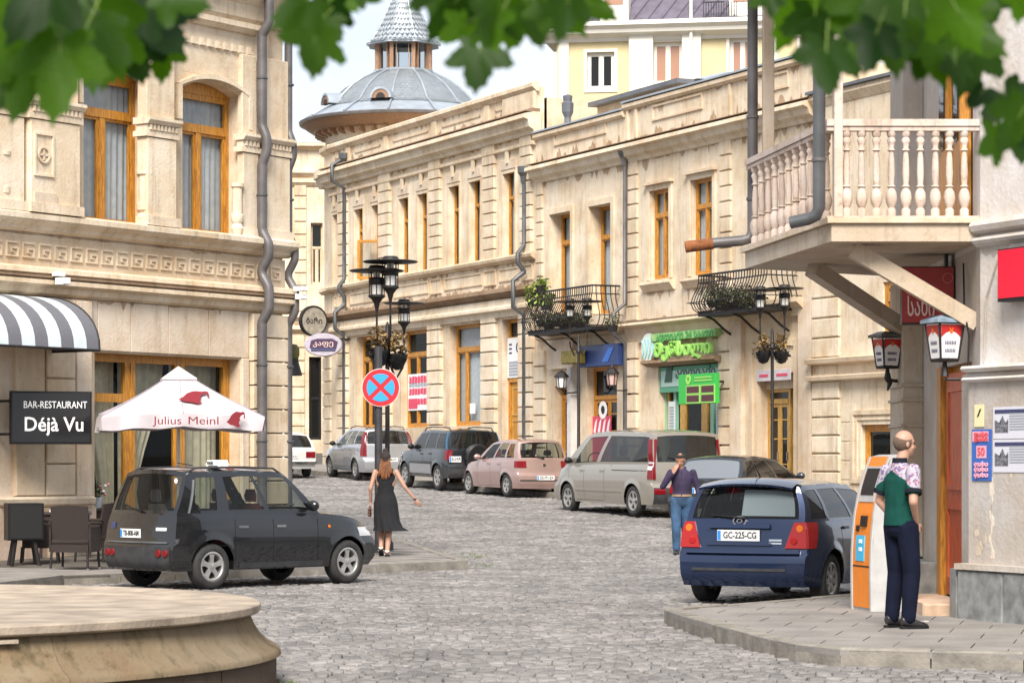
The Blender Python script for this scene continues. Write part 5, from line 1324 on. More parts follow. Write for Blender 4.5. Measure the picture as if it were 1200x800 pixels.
d2 = pipe_r('drainpipe', [(x2, 24.5, 7.6), (x2, 24.5, pz2 + .10), (x2 - .03, 24.52, pz2 + .03), (x2 - .1, 24.55, pz2), (x2 - .26, 24.62, pz2 - .03)], .06, M_pipe2)
for d_, x_, y_ in ((d1, x1, 28.1), (d2, x2, 24.5)):
    for z_ in (4.5, 5.4): MB().lathe([(.062, 0), (.07, .005), (.07, .035), (.062, .04)], 12, (X(x_), Yl(y_), z_)).build('pipe_clamp', M_pipe, d_, smooth=40)
drips(fw_, 0, 3, 3.68, -.003, .3, 3, m=M_grey_pl); drips(fw_, 0, 3, 2.37, -.103, .3, 3, m=M_grey_pl)
# thin conduit and cable on the front
MB().tube([(.30, -.02, 3.55), (.12, -.02, 3.2), (.08, -.02, 2.6)], .008, 5).build('cable', M_grey_pl, fw_)
MB().tube([(X(4.48), Yl(25.4), 3.6), (X(4.40), Yl(24.9), 3.1), (X(4.42), Yl(24.75), 2.85), (X(4.40), Yl(24.7), 2.5)], .01, 5).build('cable', M_black, rb)
_r = random.Random(3); _a = [(.30 + .02 * math.sin(k * .9) + _r.uniform(-.012, .012), .72 + k * .034) for k in range(26)]; _b = [(.335 + .022 * math.sin(k * .7 + 1) + _r.uniform(-.016, .016), .72 + k * .034) for k in range(25, -1, -1)]
MB().prism(_a + _b, -.1025, -.099, 'y').build('peeled_patch', stone('bare_lime', (.60, .54, .46), stain=.5), fw_)
for (x_, z_, r_) in ((.12, .8, .05), (.2, .9, .035), (.08, .95, .03), (.62, 1.5, .02), (.5, 1.9, .015)):
    MB().prism([(x_ + r_ * (1 + _r.uniform(-.4, .3)) * math.cos(t_ * PI / 6), z_ + r_ * 1.4 * (1 + _r.uniform(-.4, .3)) * math.sin(t_ * PI / 6)) for t_ in range(12)], -.1025, -.099, 'y').build('peeled_patch', bpy.data.materials['bare_lime'], fw_)

# signs, lanterns and posters of that building
ps = xyz(1057, 378, 26.0)
ss = thing('hanging_red_sign', 'dark red box sign with white Georgian lettering hanging under the balcony', 'sign', ps, R(-5))
M_dred = mat('sign_dark_red', (.34, .028, .026), .5, var=.15)
MB().box(0, .52, 0, .02, 0, .56).build('face', M_dred, ss); MB().box(0, .53, .021, .30, -.01, .57).build('box', M_black, ss)
M_sg = plain('sign_lettering', (.75, .55, .5), .5); M_sp = plain('sign_pale_red', (.50, .12, .10), .5)
text('\u10d1\u10d0\u10e0\u10d8', .13, 'lettering', M_sg, ss, (.22, -.006, .33), (R(90), 0, 0), width=.17)
text('\u10e1\u10d0\u10dc\u10d8', .26, 'lettering', M_sg, ss, (.19, -.006, .15), (R(90), 0, 0), width=.27, bold=.003)
for x_, z_ in ((.09, .33), (.46, .45), (.44, .20)): rect = MB().lathe([(.045, 0), (.045, -.005), (.055, -.005), (.055, 0)], 14, (x_, 0, z_), axis='y').build('ornament', M_sp, ss)
for x_ in (.09, .44): MB().box(x_ - .06, x_ + .06, -.004, .0, .10, .105).build('ornament', M_sp, ss)
MB().box(.44, .47, .05, .25, .57, .95).build('hanger', M_iron, ss)
pr = A.P(A.u(1177, -.08), -.16)
s2 = thing('red_light_box', 'plain bright red light box sign on the white wall above the posters', 'sign', (pr.x, pr.y, 0), A.rz)
zt_, zb_ = A.z(1188, 290, -.16), A.z(1188, 352, -.16)
MB().cbox(0, .7, 0, .14, zb_, zt_, .004).build('box', M_black, s2); MB().box(.012, .69, -.004, .01, zb_ + .03, zt_ - .012).build('face', plain('bright_red_face', (.72, .0, .03), .35), s2)
M_lan = plain('lantern_panel_white', (.75, .73, .72), .4); M_lred = plain('lantern_panel_red', (.45, .02, .02), .4); M_lroof = mat('lantern_roof', (.10, .10, .09), .5, var=.3); M_lblue = mat('lantern_roof_blue', (.22, .29, .36), .4, var=.3)
def lantern(loc, rz, label, s=1.0, mroof=None, arm='wall'):
    t = thing('wall_lantern', label, 'lantern', loc, rz, 'lanterns with red and white panels by the open door')
    r0, r1, h = .13 * s, .185 * s, .36 * s
    MB().lathe([(.01, 0), (r0, 0), (r0 + .01, .02), (r0, .03)], 4, a0=PI / 4, a1=PI / 4 + 2 * PI).build('base', M_iron, t)
    MB().lathe([(r1 + .01, h), (r1 + .05 * s, h), (r1 + .05 * s, h + .03 * s), (.12 * s, h + .07 * s), (.01, h + .075 * s)], 4, a0=PI / 4, a1=PI / 4 + 2 * PI).build('roof', mroof or M_lroof, t)
    k = math.sqrt(.5)
    for i in range(4):
        a = i * PI / 2; Mx = Matrix.Rotation(a, 4, 'Z'); f = .86
        def P(w_, z, d=0): r_ = (r0 + (r1 - r0) * z / h) * k; return Mx @ Vector((w_ * r_ * f, -r_ - d, z))
        pn = MB().add([P(-1, .035), P(1, .035), P(1, h - .01), P(-1, h - .01)], [(0, 1, 2, 3)]).build('panel', M_lan, t)
        q = [P(-1, h - .02, .003), P(-1, h * .62, .003)] + [P(-1 + 2 * j / 8, h * (.62 + .16 * (1 - abs(j / 4 - 1) ** 2)), .003) for j in range(1, 8)] + [P(1, h * .62, .003), P(1, h - .02, .003)]
        MB().add(q, [tuple(range(len(q)))]).build('red_field', M_lred, pn)
        MB().add([P(x_, z_ * h, .004) for x_, z_ in ((-.12, .72), (.12, .72), (.2, .9), (0, .82), (-.2, .9))], [(0, 1, 2, 3, 4)]).build('emblem', M_amber, pn)
        for z_ in (.44, .24):
            mb = MB()
            for j in range(7):
                x_ = -.62 + j * .18; mb.add([P(x_, h * z_, .004), P(x_ + .12, h * z_, .004), P(x_ + .12, h * (z_ + .08), .004), P(x_ + .03, h * (z_ + .10), .004)], [(0, 1, 2, 3)])
            mb.build('print_line', M_ink, pn)
        MB().bar(Mx @ Vector((r0 * k, -r0 * k, .02)), Mx @ Vector((r1 * k, -r1 * k, h)), .016 * s).build('corner_bar', M_iron, t)
    return t
l1 = lantern((xyz(1040, 432, 28.2)), R(20), 'red and white lantern on a scrolled bracket left of the grey pilaster', .95)
MB().tube([(0, 0, 0), (0, 0, -.10), (.03, 0, -.16), (0, 0, -.24)], [.02, .04, .03, .01], 8).build('finial', M_iron, l1); MB().tube([(0, 0, -.12), (.16, .1, -.13), (.3, .25, -.1)], .02, 6).build('arm', M_iron, l1)
l2 = lantern((xyz(1107, 424, 25.0)), R(20), 'larger red and white lantern with a blue grey roof by the door', 1.05, M_lblue)
MB().tube([(0, 0, 0), (0, 0, -.10), (0, 0, -.14)], [.02, .035, .045], 8).build('finial', M_iron, l2)
ar = MB().tube([(.0, 0, -.17), (.30, -.12, -.17)], .016, 6).build('arm', M_iron, l2); ar2 = MB().box(.27, .33, -.20, -.08, -.32, .05).build('wall_plate', M_black, l2)
# posters on the plaster
def poster(name, label, p0, p1, y_, mbase, cat='poster', off=-.105, grp=None):
    u0, u1 = A.u(p0[0], off), A.u(p1[0], off); z1_, z0_ = A.z(p0[0], p0[1], off), A.z(p0[0], p1[1], off)
    pp = A.P(u0, off); t = thing(name, label, cat, (pp.x, pp.y, z0_), A.rz, grp)
    MB().box(0, u1 - u0, -.002, .004, 0, z1_ - z0_).build('sheet', mbase, t); return t, u1 - u0, z1_ - z0_
M_lil = plain('poster_lilac_white', (.60, .60, .66), .6); M_photo = mat('poster_photo', (.13, .13, .15), .6, var=.9, scale=30)
for i, (y0_, y1_) in enumerate(((477, 514), (515, 553))):
    t, w_, h_ = poster('notice', ('upper pale notice with a dark photograph on the grey wall', 'lower pale notice with a dark photograph on the grey wall')[i], (1164, y0_), (1203, y1_), 0, M_lil)
    MB().box(.03, w_, -.006, -.003, h_ - .06, h_ - .025).build('headline', M_ink, t); MB().prism([(.03, h_ * .2), (.26 * w_ / .45 * .8, h_ * .2), (.26 * w_ / .45 * .8, h_ * .62), (.2, h_ * .5), (.15, h_ * .72), (.1, h_ * .5), (.03, h_ * .6)], -.006, -.003, 'y').build('photo', M_photo, t)
    for k in range(7): MB().box(w_ * .5, w_ * .97, -.006, -.003, h_ * .78 - k * .025, h_ * .78 - k * .025 + .011).build('print_line', M_greyink, t)
M_pbl = plain('poster_blue', (.035, .12, .42), .5); M_ppk = plain('poster_pink', (.78, .36, .45), .5)
t, w_, h_ = poster('blue_poster', 'narrow blue poster with pink and white lettering between the red door and the notices', (1139, 503), (1162, 563), 0, M_pbl, off=-.108)
MB().box(.015, w_ * .85, -.006, -.003, h_ * .76, h_ * .96).build('panel', M_ppk, t); MB().box(w_ * .25, w_ * .75, -.006, -.003, h_ * .44, h_ * .68).build('panel', M_ppk, t)
M_pr = plain('poster_red', (.6, .08, .1), .5)
text('50', .11, 'lettering', M_pr, t, (w_ / 2, -.009, h_ * .56), (R(90), 0, 0), width=w_ * .36)
for z_, m_ in ((.90, M_pr), (.81, M_pr), (.32, M_ppk), (.22, M_ppk), (.11, M_ppk)):
    text('\u10e4\u10d0\u10e1\u10d8', .06, 'lettering', m_, t, (w_ / 2, -.009, h_ * z_), (R(90), 0, 0), width=w_ * .7, bold=.002)
t, w_, h_ = poster('yellow_sticker', 'small pale yellow warning sticker above the blue poster', (1142, 474), (1153, 500), 0, plain('sticker_yellow', (.72, .66, .38), .5), off=-.108)
MB().prism([(w_ * .3, h_ * .45), (w_ * .45, h_ * .45), (w_ * .75, h_ * .8), (w_ * .6, h_ * .8)], -.006, -.003, 'y').build('flash_mark', M_black, t)

# ---------------------------------------------------------------- orange payment kiosk
kc = (3.44, 25.75, .13)
kk = thing('payment_kiosk', 'orange and white curved payment kiosk leaning back on the pavement beside the man in green', 'kiosk', kc, R(0))
M_or = mat('kiosk_orange', (.72, .21, .015), .4, var=.06); M_kw = mat('kiosk_white', (.42, .42, .41), .4, var=.1)
prof_ = [(0, 0), (-.005, .4), (.0, .7), (.03, 1.0), (.08, 1.25), (.15, 1.48), (.19, 1.56)]
wv = Vector((-.13, .55, 0)); side = [(a + .19, b) for a, b in prof_]
def kp(x, z, t_): return (x + .19 + wv.x * t_, wv.y * t_, z)
mb = MB(); n = len(prof_)
back = [(.45, 0), (.44, .8), (.38, 1.35), (.27, 1.58)]
poly = [(a, b) for a, b in prof_] + back[::-1]
vs = [kp(a, b, 0) for a, b in poly] + [kp(a, b, 1) for a, b in poly]; m_ = len(poly)
mb.add(vs, [tuple(range(m_))[::-1], tuple(range(m_, 2 * m_))] + [(i, (i + 1) % m_, m_ + (i + 1) % m_, m_ + i) for i in range(m_)]); mb.build('cabinet', M_kw, kk)
def kstrip(z0_, z1_, t0, t1, off, name, m, N=8):
    def px_(z):
        for (a, b), (c, d) in zip(prof_, prof_[1:]):
            if b <= z <= d: return a + (c - a) * (z - b) / (d - b)
        return prof_[-1][0]
    P = [[kp(px_(z0_ + (z1_ - z0_) * i / N) - o, z0_ + (z1_ - z0_) * i / N, t_) for i in range(N + 1)] for t_, o in ((t0, 0), (t0, off), (t1, off), (t1, 0))]
    return MB().grid(P).build(name, m, kk)
kstrip(.03, 1.56, .08, .92, .012, 'front_panel', M_or); kstrip(.0, 1.56, 0, .07, .02, 'edge_trim', M_kw); kstrip(.0, 1.56, .93, 1, .02, 'edge_trim', M_kw)
kstrip(1.10, 1.46, .14, .86, .02, 'screen_bezel', M_kw); kstrip(1.17, 1.44, .2, .8, .026, 'screen', M_black)
kstrip(.50, .76, .35, .75, .02, 'blue_sticker', plain('kiosk_sticker', (.06, .42, .65), .4)); kstrip(.85, .96, .3, .55, .035, 'bill_slot', M_black); kstrip(.80, .86, .66, .76, .03, 'card_slot', M_black)
kstrip(.44, .455, .1, .9, .016, 'door_gap', M_black)
for t_, z_ in ((.5, .60), (.5, .68)): kstrip(z_, z_ + .04, t_ - .06, t_ + .08, .024, 'print_mark', M_white, 2)

# ================================================================ buildings behind
# far end of the street
E = Fr(((330 - 600) / FPX * 102, 102), (1, .06))
eb = thing('far_stone_building', 'pale banded stone building closing the far end of the street', 'building', E.loc(), E.rz)
ez = lambda py: E.z(360, py)
eu0, eu1 = E.u(322), E.u(412)
eh = [(E.u(364), E.u(378), ez(333), ez(261)), (E.u(362), E.u(376.5), ez(515), ez(418))]
wall(eb, 'wall', M_cream2, eu0, eu1, 0, ez(170), eh, .3); body(eb, eu0, eu1, ez(172), .3, 8)
room(eb, eu0 + .1, eu1 - .1, ez(520), ez(200), .4)
window(eb, *eh[0][:2], eh[0][2], eh[0][3], .2, M_pier, fw=.07, mull=(.5,), transom=.6, pane=M_glassd); window(eb, *eh[1][:2], eh[1][2], eh[1][3], .2, M_black, fw=.08, mull=(), transom=.5, pane=M_glassd)
for a, b, z0_, z1_ in ((345, 359, ez(380), ez(215)), (340, 357, ez(530), ez(392)), (380, 398, ez(500), ez(420))): blocks(eb, E.u(a), E.u(b), z0_, z1_, .5, .07, M_cream, gap=.05, name='quoin_block')
for y_, o in ((172, .3), (203, .15), (214, .12), (372, .25), (386, .2)): cornice(eb, eu0, eu1, [(o, ez(y_) + .12), (o + .04, ez(y_)), (.04, ez(y_) - .15)], M_pier, 'cornice')
MB().box(eu0, eu1, -.3, .5, ez(169.5), ez(168)).build('roof_edge', M_zincd, eb)
MB().box(E.u(380), E.u(400), -.3, .0, 0, ez(503)).build('plinth', M_plinth, eb)
# signs hung on the corner of house A
t = thing('oval_shop_sign', 'oval dark purple shop sign with white lettering on the far street corner', 'sign', xyz(379, 404, 84.0))
M_oval = mat('oval_sign_rim', (.40, .36, .42), .5); MB().lathe([(.01, -.08), (.62, -.08), (.66, -.04), (.66, .06), (.01, .06)], 28, axis='y').build('board', M_oval, t, smooth=30).scale = (.95, 1, .58)
MB().prism([(-.45, -.10), (-.4, .14), (-.2, .2), (.3, .2), (.48, .1), (.42, -.14)], -.10, -.085, 'y').build('dark_field', plain('oval_purple', (.05, .02, .06), .5), t)
text('\u10d9\u10d0\u10e4\u10d4', .22, 'lettering', M_sg, t, (0, -.11, .04), (R(90), 0, 0), width=.66); MB().box(-.4, .4, -.11, -.10, -.20, -.12).build('underline', M_ink, t)
MB().bar((.4, .05, .2), (.9, .3, .2), .05).build('bracket', M_iron, t)
t = thing('round_shop_sign', 'round grey shop sign seen almost edge on above the oval purple sign', 'sign', xyz(367, 376, 85.0), R(35))
MB().lathe([(.01, -.05), (.44, -.05), (.50, -.06), (.50, .08), (.01, .08)], 26, axis='y').build('board', mat('weathered_grey_sign', (.30, .27, .22), .7, var=.3, scale=6), t, smooth=30)
MB().lathe([(.46, -.07), (.51, -.08), (.51, .09), (.46, .09)], 26, axis='y').build('rim', M_iron, t, smooth=30); text('\u10d1\u10d0\u10e0\u10d8', .26, 'lettering', M_iron, t, (0, -.07, .0), (R(90), 0, 0), width=.6)
MB().bar((.3, .1, 0), (1.0, .6, 0), .05).build('bracket', M_iron, t)

# domed tower
TX, TY = (473 - 600) / FPX * 90, 90.0
tw = thing('domed_tower', 'round cream tower with grey metal dome, timber lantern and pointed spire', 'tower', (TX, TY, 0))
tz = lambda py: zr(py, TY)
MB().lathe([(2.62, 8), (2.62, 12.7), (2.70, 12.75), (2.75, 12.85), (2.75, 13.0), (2.9, 13.3), (2.9, 13.45)], 48).build('drum', M_cream2, tw, smooth=30)
M_soff = wood('eave_timber', (.33, .20, .12)); MB().lathe([(2.72, 13.28), (2.95, 13.18), (3.2, 13.22), (3.45, 13.38), (3.55, 13.52)], 48).build('eave_soffit', M_soff, tw, smooth=50)
for k in range(40):
    a = 2 * PI * k / 40
    if math.sin(a) < .45: MB().bar((2.7 * math.cos(a), 2.7 * math.sin(a), 13.05), (3.1 * math.cos(a), 3.1 * math.sin(a), 13.15), .12, .14).build('eave_bracket', M_soff, tw)
M_tile = mat('grey_metal_tile', (.34, .37, .39), .45, metal=.25, var=.18, scale=3, island=.12)
dprof = [(3.62, 13.56), (3.60, 13.62), (3.05, 13.95), (2.68, 14.12), (2.42, 14.42), (2.05, 14.78), (1.6, 15.08), (1.15, 15.30), (1.0, 15.38)]
MB().lathe([(r_ - .02, z_ - .02) for r_, z_ in dprof], 48).build('dome', M_zinc, tw, smooth=40)
def seg_at(P, t_):
    s_ = t_ * (len(P) - 1); i = min(int(s_), len(P) - 2); f_ = s_ - i; return (P[i][0] + (P[i + 1][0] - P[i][0]) * f_, P[i][1] + (P[i + 1][1] - P[i][1]) * f_)
def tiles(prof, r_steps, n0, root, name, sides=None, t0=0.0):
    """overlapping diamond sheets following a profile"""
    mb = MB()
    for i in range(r_steps):
        ta, tb = t0 + (1 - t0) * i / r_steps, t0 + (1 - t0) * min(1, (i + 1.25) / r_steps); ra, za_ = seg_at(prof, ta); rb_, zb_ = seg_at(prof, min(1, tb)); n = n0; o = .5 * (i % 2)
        rm, zm = seg_at(prof, (ta + tb) / 2)
        for k in range(n):
            a0_, am, a1_ = (k + o) * 2 * PI / n, (k + o + .5) * 2 * PI / n, (k + o + 1) * 2 * PI / n
            if math.sin(am) > .35: continue
            def c_(r__, a_, z__, e):
                r__ += e
                if sides:
                    q = 2 * PI / sides; aa = (a_ % q) - q / 2; r__ = r__ * math.cos(q / 2) / math.cos(aa)
                return (r__ * math.cos(a_), r__ * math.sin(a_), z__)
            mb.add([c_(ra, am, za_, .035), c_(rm, a1_ - .002, zm, .02), c_(rb_, am, zb_, .005), c_(rm, a0_ + .002, zm, .02)], [(0, 1, 2, 3)])
    return stuff(mb.build(name, M_tile, root))
tiles(dprof[1:], 22, 96, tw, 'dome_tiles', t0=.22)
for k in range(14):
    a = 2 * PI * k / 14 + .12
    if math.sin(a) < .3: MB().tube([((r_ + .02) * math.cos(a), (r_ + .02) * math.sin(a), z_ + .02) for r_, z_ in dprof[1:]], .035, 5).build('standing_seam', M_zinc, tw)
MB().lathe([(3.55, 13.50), (3.66, 13.50), (3.68, 13.58), (3.60, 13.62)], 48).build('gutter', M_pipe, tw, smooth=30)
for px_ in (500 / 978 * 220 + 340, 228 / 978 * 220 + 340):
    a = math.asin(max(-1, min(1, (px_ - 473) / 33.3 / 2.75))); dm = sub('dormer', tw, (2.45 * math.sin(a), -2.45 * math.cos(a), 13.98), a)
    MB().lathe([(.30, -.55), (.38, -.55), (.40, -.3), (.40, .5)], 16, (0, 0, .12), a0=0, a1=PI, axis='y').build('hood', M_zinc, dm, smooth=50); MB().prism([(.30 * math.cos(t_ * PI / 10), .12 + .30 * math.sin(t_ * PI / 10)) for t_ in range(11)], -.52, -.48, 'y').build('louvre', M_soff, dm)
    MB().prism([(.16 * math.cos(t_ * PI / 10), .12 + .18 * math.sin(t_ * PI / 10)) for t_ in range(11)], -.54, -.50, 'y').build('opening', M_dark, dm)
for k in range(8):
    a0_, a1_ = PI / 8 + k * PI / 4, PI / 8 + (k + 1) * PI / 4; r_ = 1.0; p_, q_ = Vector((r_ * math.cos(a0_), r_ * math.sin(a0_), 0)), Vector((r_ * math.cos(a1_), r_ * math.sin(a1_), 0))
    MB().bar(p_ + Vector((0, 0, 15.3)), p_ + Vector((0, 0, 16.42)), .13).build('lantern_post', M_soff, tw)
    for f0, f1 in ((.1, .34), (.66, .9)): MB().bar(p_.lerp(q_, (f0 + f1) / 2) + Vector((0, 0, 15.35)), p_.lerp(q_, (f0 + f1) / 2) + Vector((0, 0, 16.4)), .14, .03, up=(q_ - p_).normalized()).build('timber_panel', M_soff, tw)
    MB().add([p_ * .98 + Vector((0, 0, 15.35)), q_ * .98 + Vector((0, 0, 15.35)), q_ * .98 + Vector((0, 0, 16.4)), p_ * .98 + Vector((0, 0, 16.4))], [(0, 1, 2, 3)]).build('lantern_pane', M_glass, tw)
MB().lathe([(1.10, 15.30), (1.12, 15.42), (1.0, 15.45)], 8, a0=PI / 8, a1=PI / 8 + 2 * PI).build('lantern_sill', M_zinc, tw)
sprof = [(1.30, 16.36), (1.22, 16.42), (.92, 16.85), (.70, 17.3), (.50, 17.75), (.34, 18.1), (.16, 18.7), (.05, 19.3)]
MB().lathe([(.5, 16.34), (1.32, 16.30), (1.32, 16.36)] + [(r_ * .97, z_ - .02) for r_, z_ in sprof], 8, a0=PI / 8, a1=PI / 8 + 2 * PI).build('spire', M_zinc, tw)
tiles(sprof, 16, 40, tw, 'spire_tiles')
for k in range(8):
    a = PI / 8 + k * PI / 4; MB().tube([((r_) * math.cos(a), (r_) * math.sin(a), z_) for r_, z_ in sprof], .03, 5).build('hip_seam', M_zinc, tw)
MB().lathe([(.15, .0), (.19, .02), (.19, .08), (.15, .1)], 16, (-2.0, -1.74, 12.25), axis='y').build('round_window', M_stain, tw)

# big yellow apartment house behind the roofs
Yb = Fr(((655 - 600) / FPX * 112, 112), (.985, -.17))
yb = thing('yellow_apartment_house', 'large pale yellow house with white bays and purple grey roof behind the townhouse', 'building', Yb.loc(), Yb.rz)
M_yel = mat('pale_yellow_render', (.60, .50, .29), .8, var=.06, scale=1.5, world=True); M_yw = mat('white_render', (.72, .69, .62), .8, var=.05, scale=1.5, world=True)
M_mans = mat('purple_grey_roof', (.115, .10, .13), .5, var=.2, scale=3, world=True)
yz = lambda py, px=760: Yb.z(px, py)
yw = [((688, 720), 62, 105), ((765, 800), 50, 99), ((855, 885), 45, 100), ((938, 952), 38, 62)]
yh = [(Yb.u(a), Yb.u(b), yz(d, a), yz(c, a)) for (a, b), c, d in yw]
ye = Yb.u(1120); wall(yb, 'wall', M_yel, -.1, ye, 4, yz(30), yh, .35); body(yb, -.1, ye, yz(30), .35, 12, M_yel, 4); room(yb, 0, ye - .1, 8, yz(35), .5)
M_pinkp = glass('pink_reflecting_glass', (.6, .45, .4), .25, base=(.50, .27, .18))
for i, h in enumerate(yh): window(yb, h[0], h[1], h[2], h[3], .15, M_yw, fw=.11, mull=(.5,), transom=None, pane=(M_glassd, M_pinkp, M_pinkp, M_glassd)[i])
for i, h in enumerate(yh): rect_frame(yb, h[0] - .14, h[1] + .14, h[2] - .14, h[3] + .14, .13, .05, M_yw, 'window_surround')
for a, b, o in ((655, 667, .12), (738, 766, .3), (800, 822, .3), (902, 912, .12), (1010, 1040, .25)): MB().box(Yb.u(a), Yb.u(b), -o, .01, 4, yz(34)).build('white_pier', M_yw, yb)
MB().box(Yb.u(766.5), Yb.u(799.5), -.28, .01, yz(42, 780), yz(34)).build('white_bay', M_yw, yb); MB().box(Yb.u(766.5), Yb.u(799.5), -.28, .01, 4, yz(107, 780)).build('white_bay', M_yw, yb)
mb = MB()
for k in range(7): mb.lathe([(.05, 0), (.09, .12), (.04, .3), (.06, .38)], 8, (Yb.u(768) + k * .19, -.45, yz(113, 780)))
stuff(mb.build('balustrade', M_yw, yb))
cornice(yb, -1.0, ye, [(.8, yz(27)), (.85, yz(32)), (.65, yz(36)), (.6, yz(40)), (.15, yz(44)), (.1, yz(48))], M_yw, 'eaves_cornice')
MB().box(-1.0, -.1, -.8, 5, yz(36), yz(27)).build('eaves_return', M_yw, yb)
mb = MB(); z0_, z1_ = yz(26), yz(-60); mb.add([(-.5, -.4, z0_), (ye, -.4, z0_), (ye, 2.6, z1_), (1.5, 2.6, z1_)], [(0, 1, 2, 3)]).add([(-.5, -.4, z0_), (1.5, 2.6, z1_), (1.5, 8, z1_), (-.5, 8, z0_)], [(0, 1, 2, 3)]); mb.build('mansard_roof', M_mans, yb)
k = 0; u = .2
while u < ye:
    MB().bar((u, -.42, z0_), (u + (z1_ - z0_) * .55, 2.58, z1_), .05, .06).build('roof_seam', M_mans, yb); u += .62
dz = yz(12)
MB().box(Yb.u(705), Yb.u(738), -.5, 1.5, z0_, yz(-12)).build('dormer', M_yw, yb); MB().box(Yb.u(710), Yb.u(732), -.52, -.49, yz(7), yz(-8)).build('dormer_window', M_pinkp, yb)
MB().box(Yb.u(855), Yb.u(900), -.3, 1.5, z0_, yz(-12)).build('dormer', M_yw, yb); MB().box(Yb.u(860), Yb.u(895), -.33, -.29, yz(7), yz(-8)).build('dormer_window', M_pinkp, yb)
mb = MB()
for k in range(14): mb.bar((Yb.u(826) + k * .11, -.6, yz(26)), (Yb.u(826) + k * .11, -.6, yz(8)), .03)
mb.bar((Yb.u(826), -.6, yz(8)), (Yb.u(850), -.6, yz(8)), .05); stuff(mb.build('railing', M_iron, yb))
MB().tube([(Yb.u(811), -.45, 6), (Yb.u(811), -.45, yz(-10))], .07, 8).build('drainpipe', M_yw, yb)
# white balustrade gable further right
MB().box(Yb.u(1003), Yb.u(1060), -.6, -.3, yz(150, 1020), yz(100, 1020)).build('parapet', M_yw, yb)
mb = MB()
for k in range(14): mb.lathe([(.06, 0), (.12, .2), (.05, .5), (.09, .7)], 8, (Yb.u(1016) + k * .3, -.5, yz(99, 1020)))
mb.box(Yb.u(1012), Yb.u(1060), -.65, -.35, yz(99, 1020) + .7, yz(99, 1020) + .85); stuff(mb.build('balustrade', M_yw, yb))
# ================================================================ vehicles
def interp(P, x):
    if x <= P[0][0]: return P[0][1]
    for (a, b), (c, d) in zip(P, P[1:]):
        if x <= c:
            t = (x - a) / (c - a) if c > a else 0; t = t * t * (3 - 2 * t) * .4 + t * .6
            return b + (d - b) * t
    return P[-1][1]
def sstep(t): t = max(0, min(1, t)); return t * t * (3 - 2 * t)
M_seat = mat('car_seat_cloth', (.05, .045, .045), .9, var=.3); M_seatred = mat('dark_red_seat', (.10, .02, .02), .9)
M_cglass = glass('car_glass', (.80, .86, .84), .74); M_cglassd = glass('tinted_car_glass', (.25, .25, .25), .3, base=(.012, .012, .012))
M_headl = plain('lamp_glass', (.55, .56, .58), .1); M_trim = mat('dark_trim', (.03, .03, .032), .6, var=.3)
M_plate = plain('plate_white', (.72, .72, .70), .4); M_reflect = plain('painted_reflection_glass', (.15, .165, .185), .1)  # grey rear glass: the sky's reflection is put into its colour
CF_ = {}
WHEEL = {}
def wheel_mesh(r, w, spokes, m_rim):
    key = (r, w, spokes, m_rim.name)
    if key in WHEEL: return WHEEL[key]
    rr = r * .66; tb = MB()
    tb.lathe([(rr, -w * .42), (rr + .015, -w * .5), (r * .86, -w * .52), (r * .97, -w * .42), (r, -w * .3), (r, w * .3), (r * .97, w * .42), (r * .86, w * .5), (rr, w * .5), (rr, -w * .42)], 36, axis='y')
    ty = tb.mesh('wheel', M_rubber, 40)
    rm = MB(); rm.lathe([(rr, w * .3), (rr, -w * .44), (rr - .02, -w * .46), (rr - .035, -w * .40), (rr - .04, w * .2)], 36, axis='y')
    rm.lathe([(.001, -w * .38), (.045, -w * .38), (.06, -w * .34), (.065, -w * .2)], 14, axis='y')
    for k in range(spokes):
        a = 2 * PI * k / spokes; M_ = Matrix.Rotation(a, 4, 'Y')
        vs = []
        for (z, hw, y) in ((.03, .036, -w * .36), (rr * .55, .030, -w * .40), (rr - .02, .048, -w * .40)):
            vs += [M_ @ Vector((-hw, y, z)), M_ @ Vector((hw, y, z)), M_ @ Vector((hw * .7, y + .04, z)), M_ @ Vector((-hw * .7, y + .04, z))]
        fs = []
        for i in (0, 4): fs += [(i, i + 1, i + 5, i + 4), (i + 1, i + 2, i + 6, i + 5), (i + 2, i + 3, i + 7, i + 6), (i + 3, i, i + 4, i + 7)]
        rm.add(vs, fs + [(0, 3, 2, 1), (8, 9, 10, 11)])
    rmm = rm.mesh('rim', m_rim, 35)
    dk = MB().lathe([(.001, -w * .05), (rr - .03, -w * .05), (rr - .03, 0)], 24, axis='y').mesh('brake_disc', M_trim)
    WHEEL[key] = (ty, rmm, dk); return WHEEL[key]

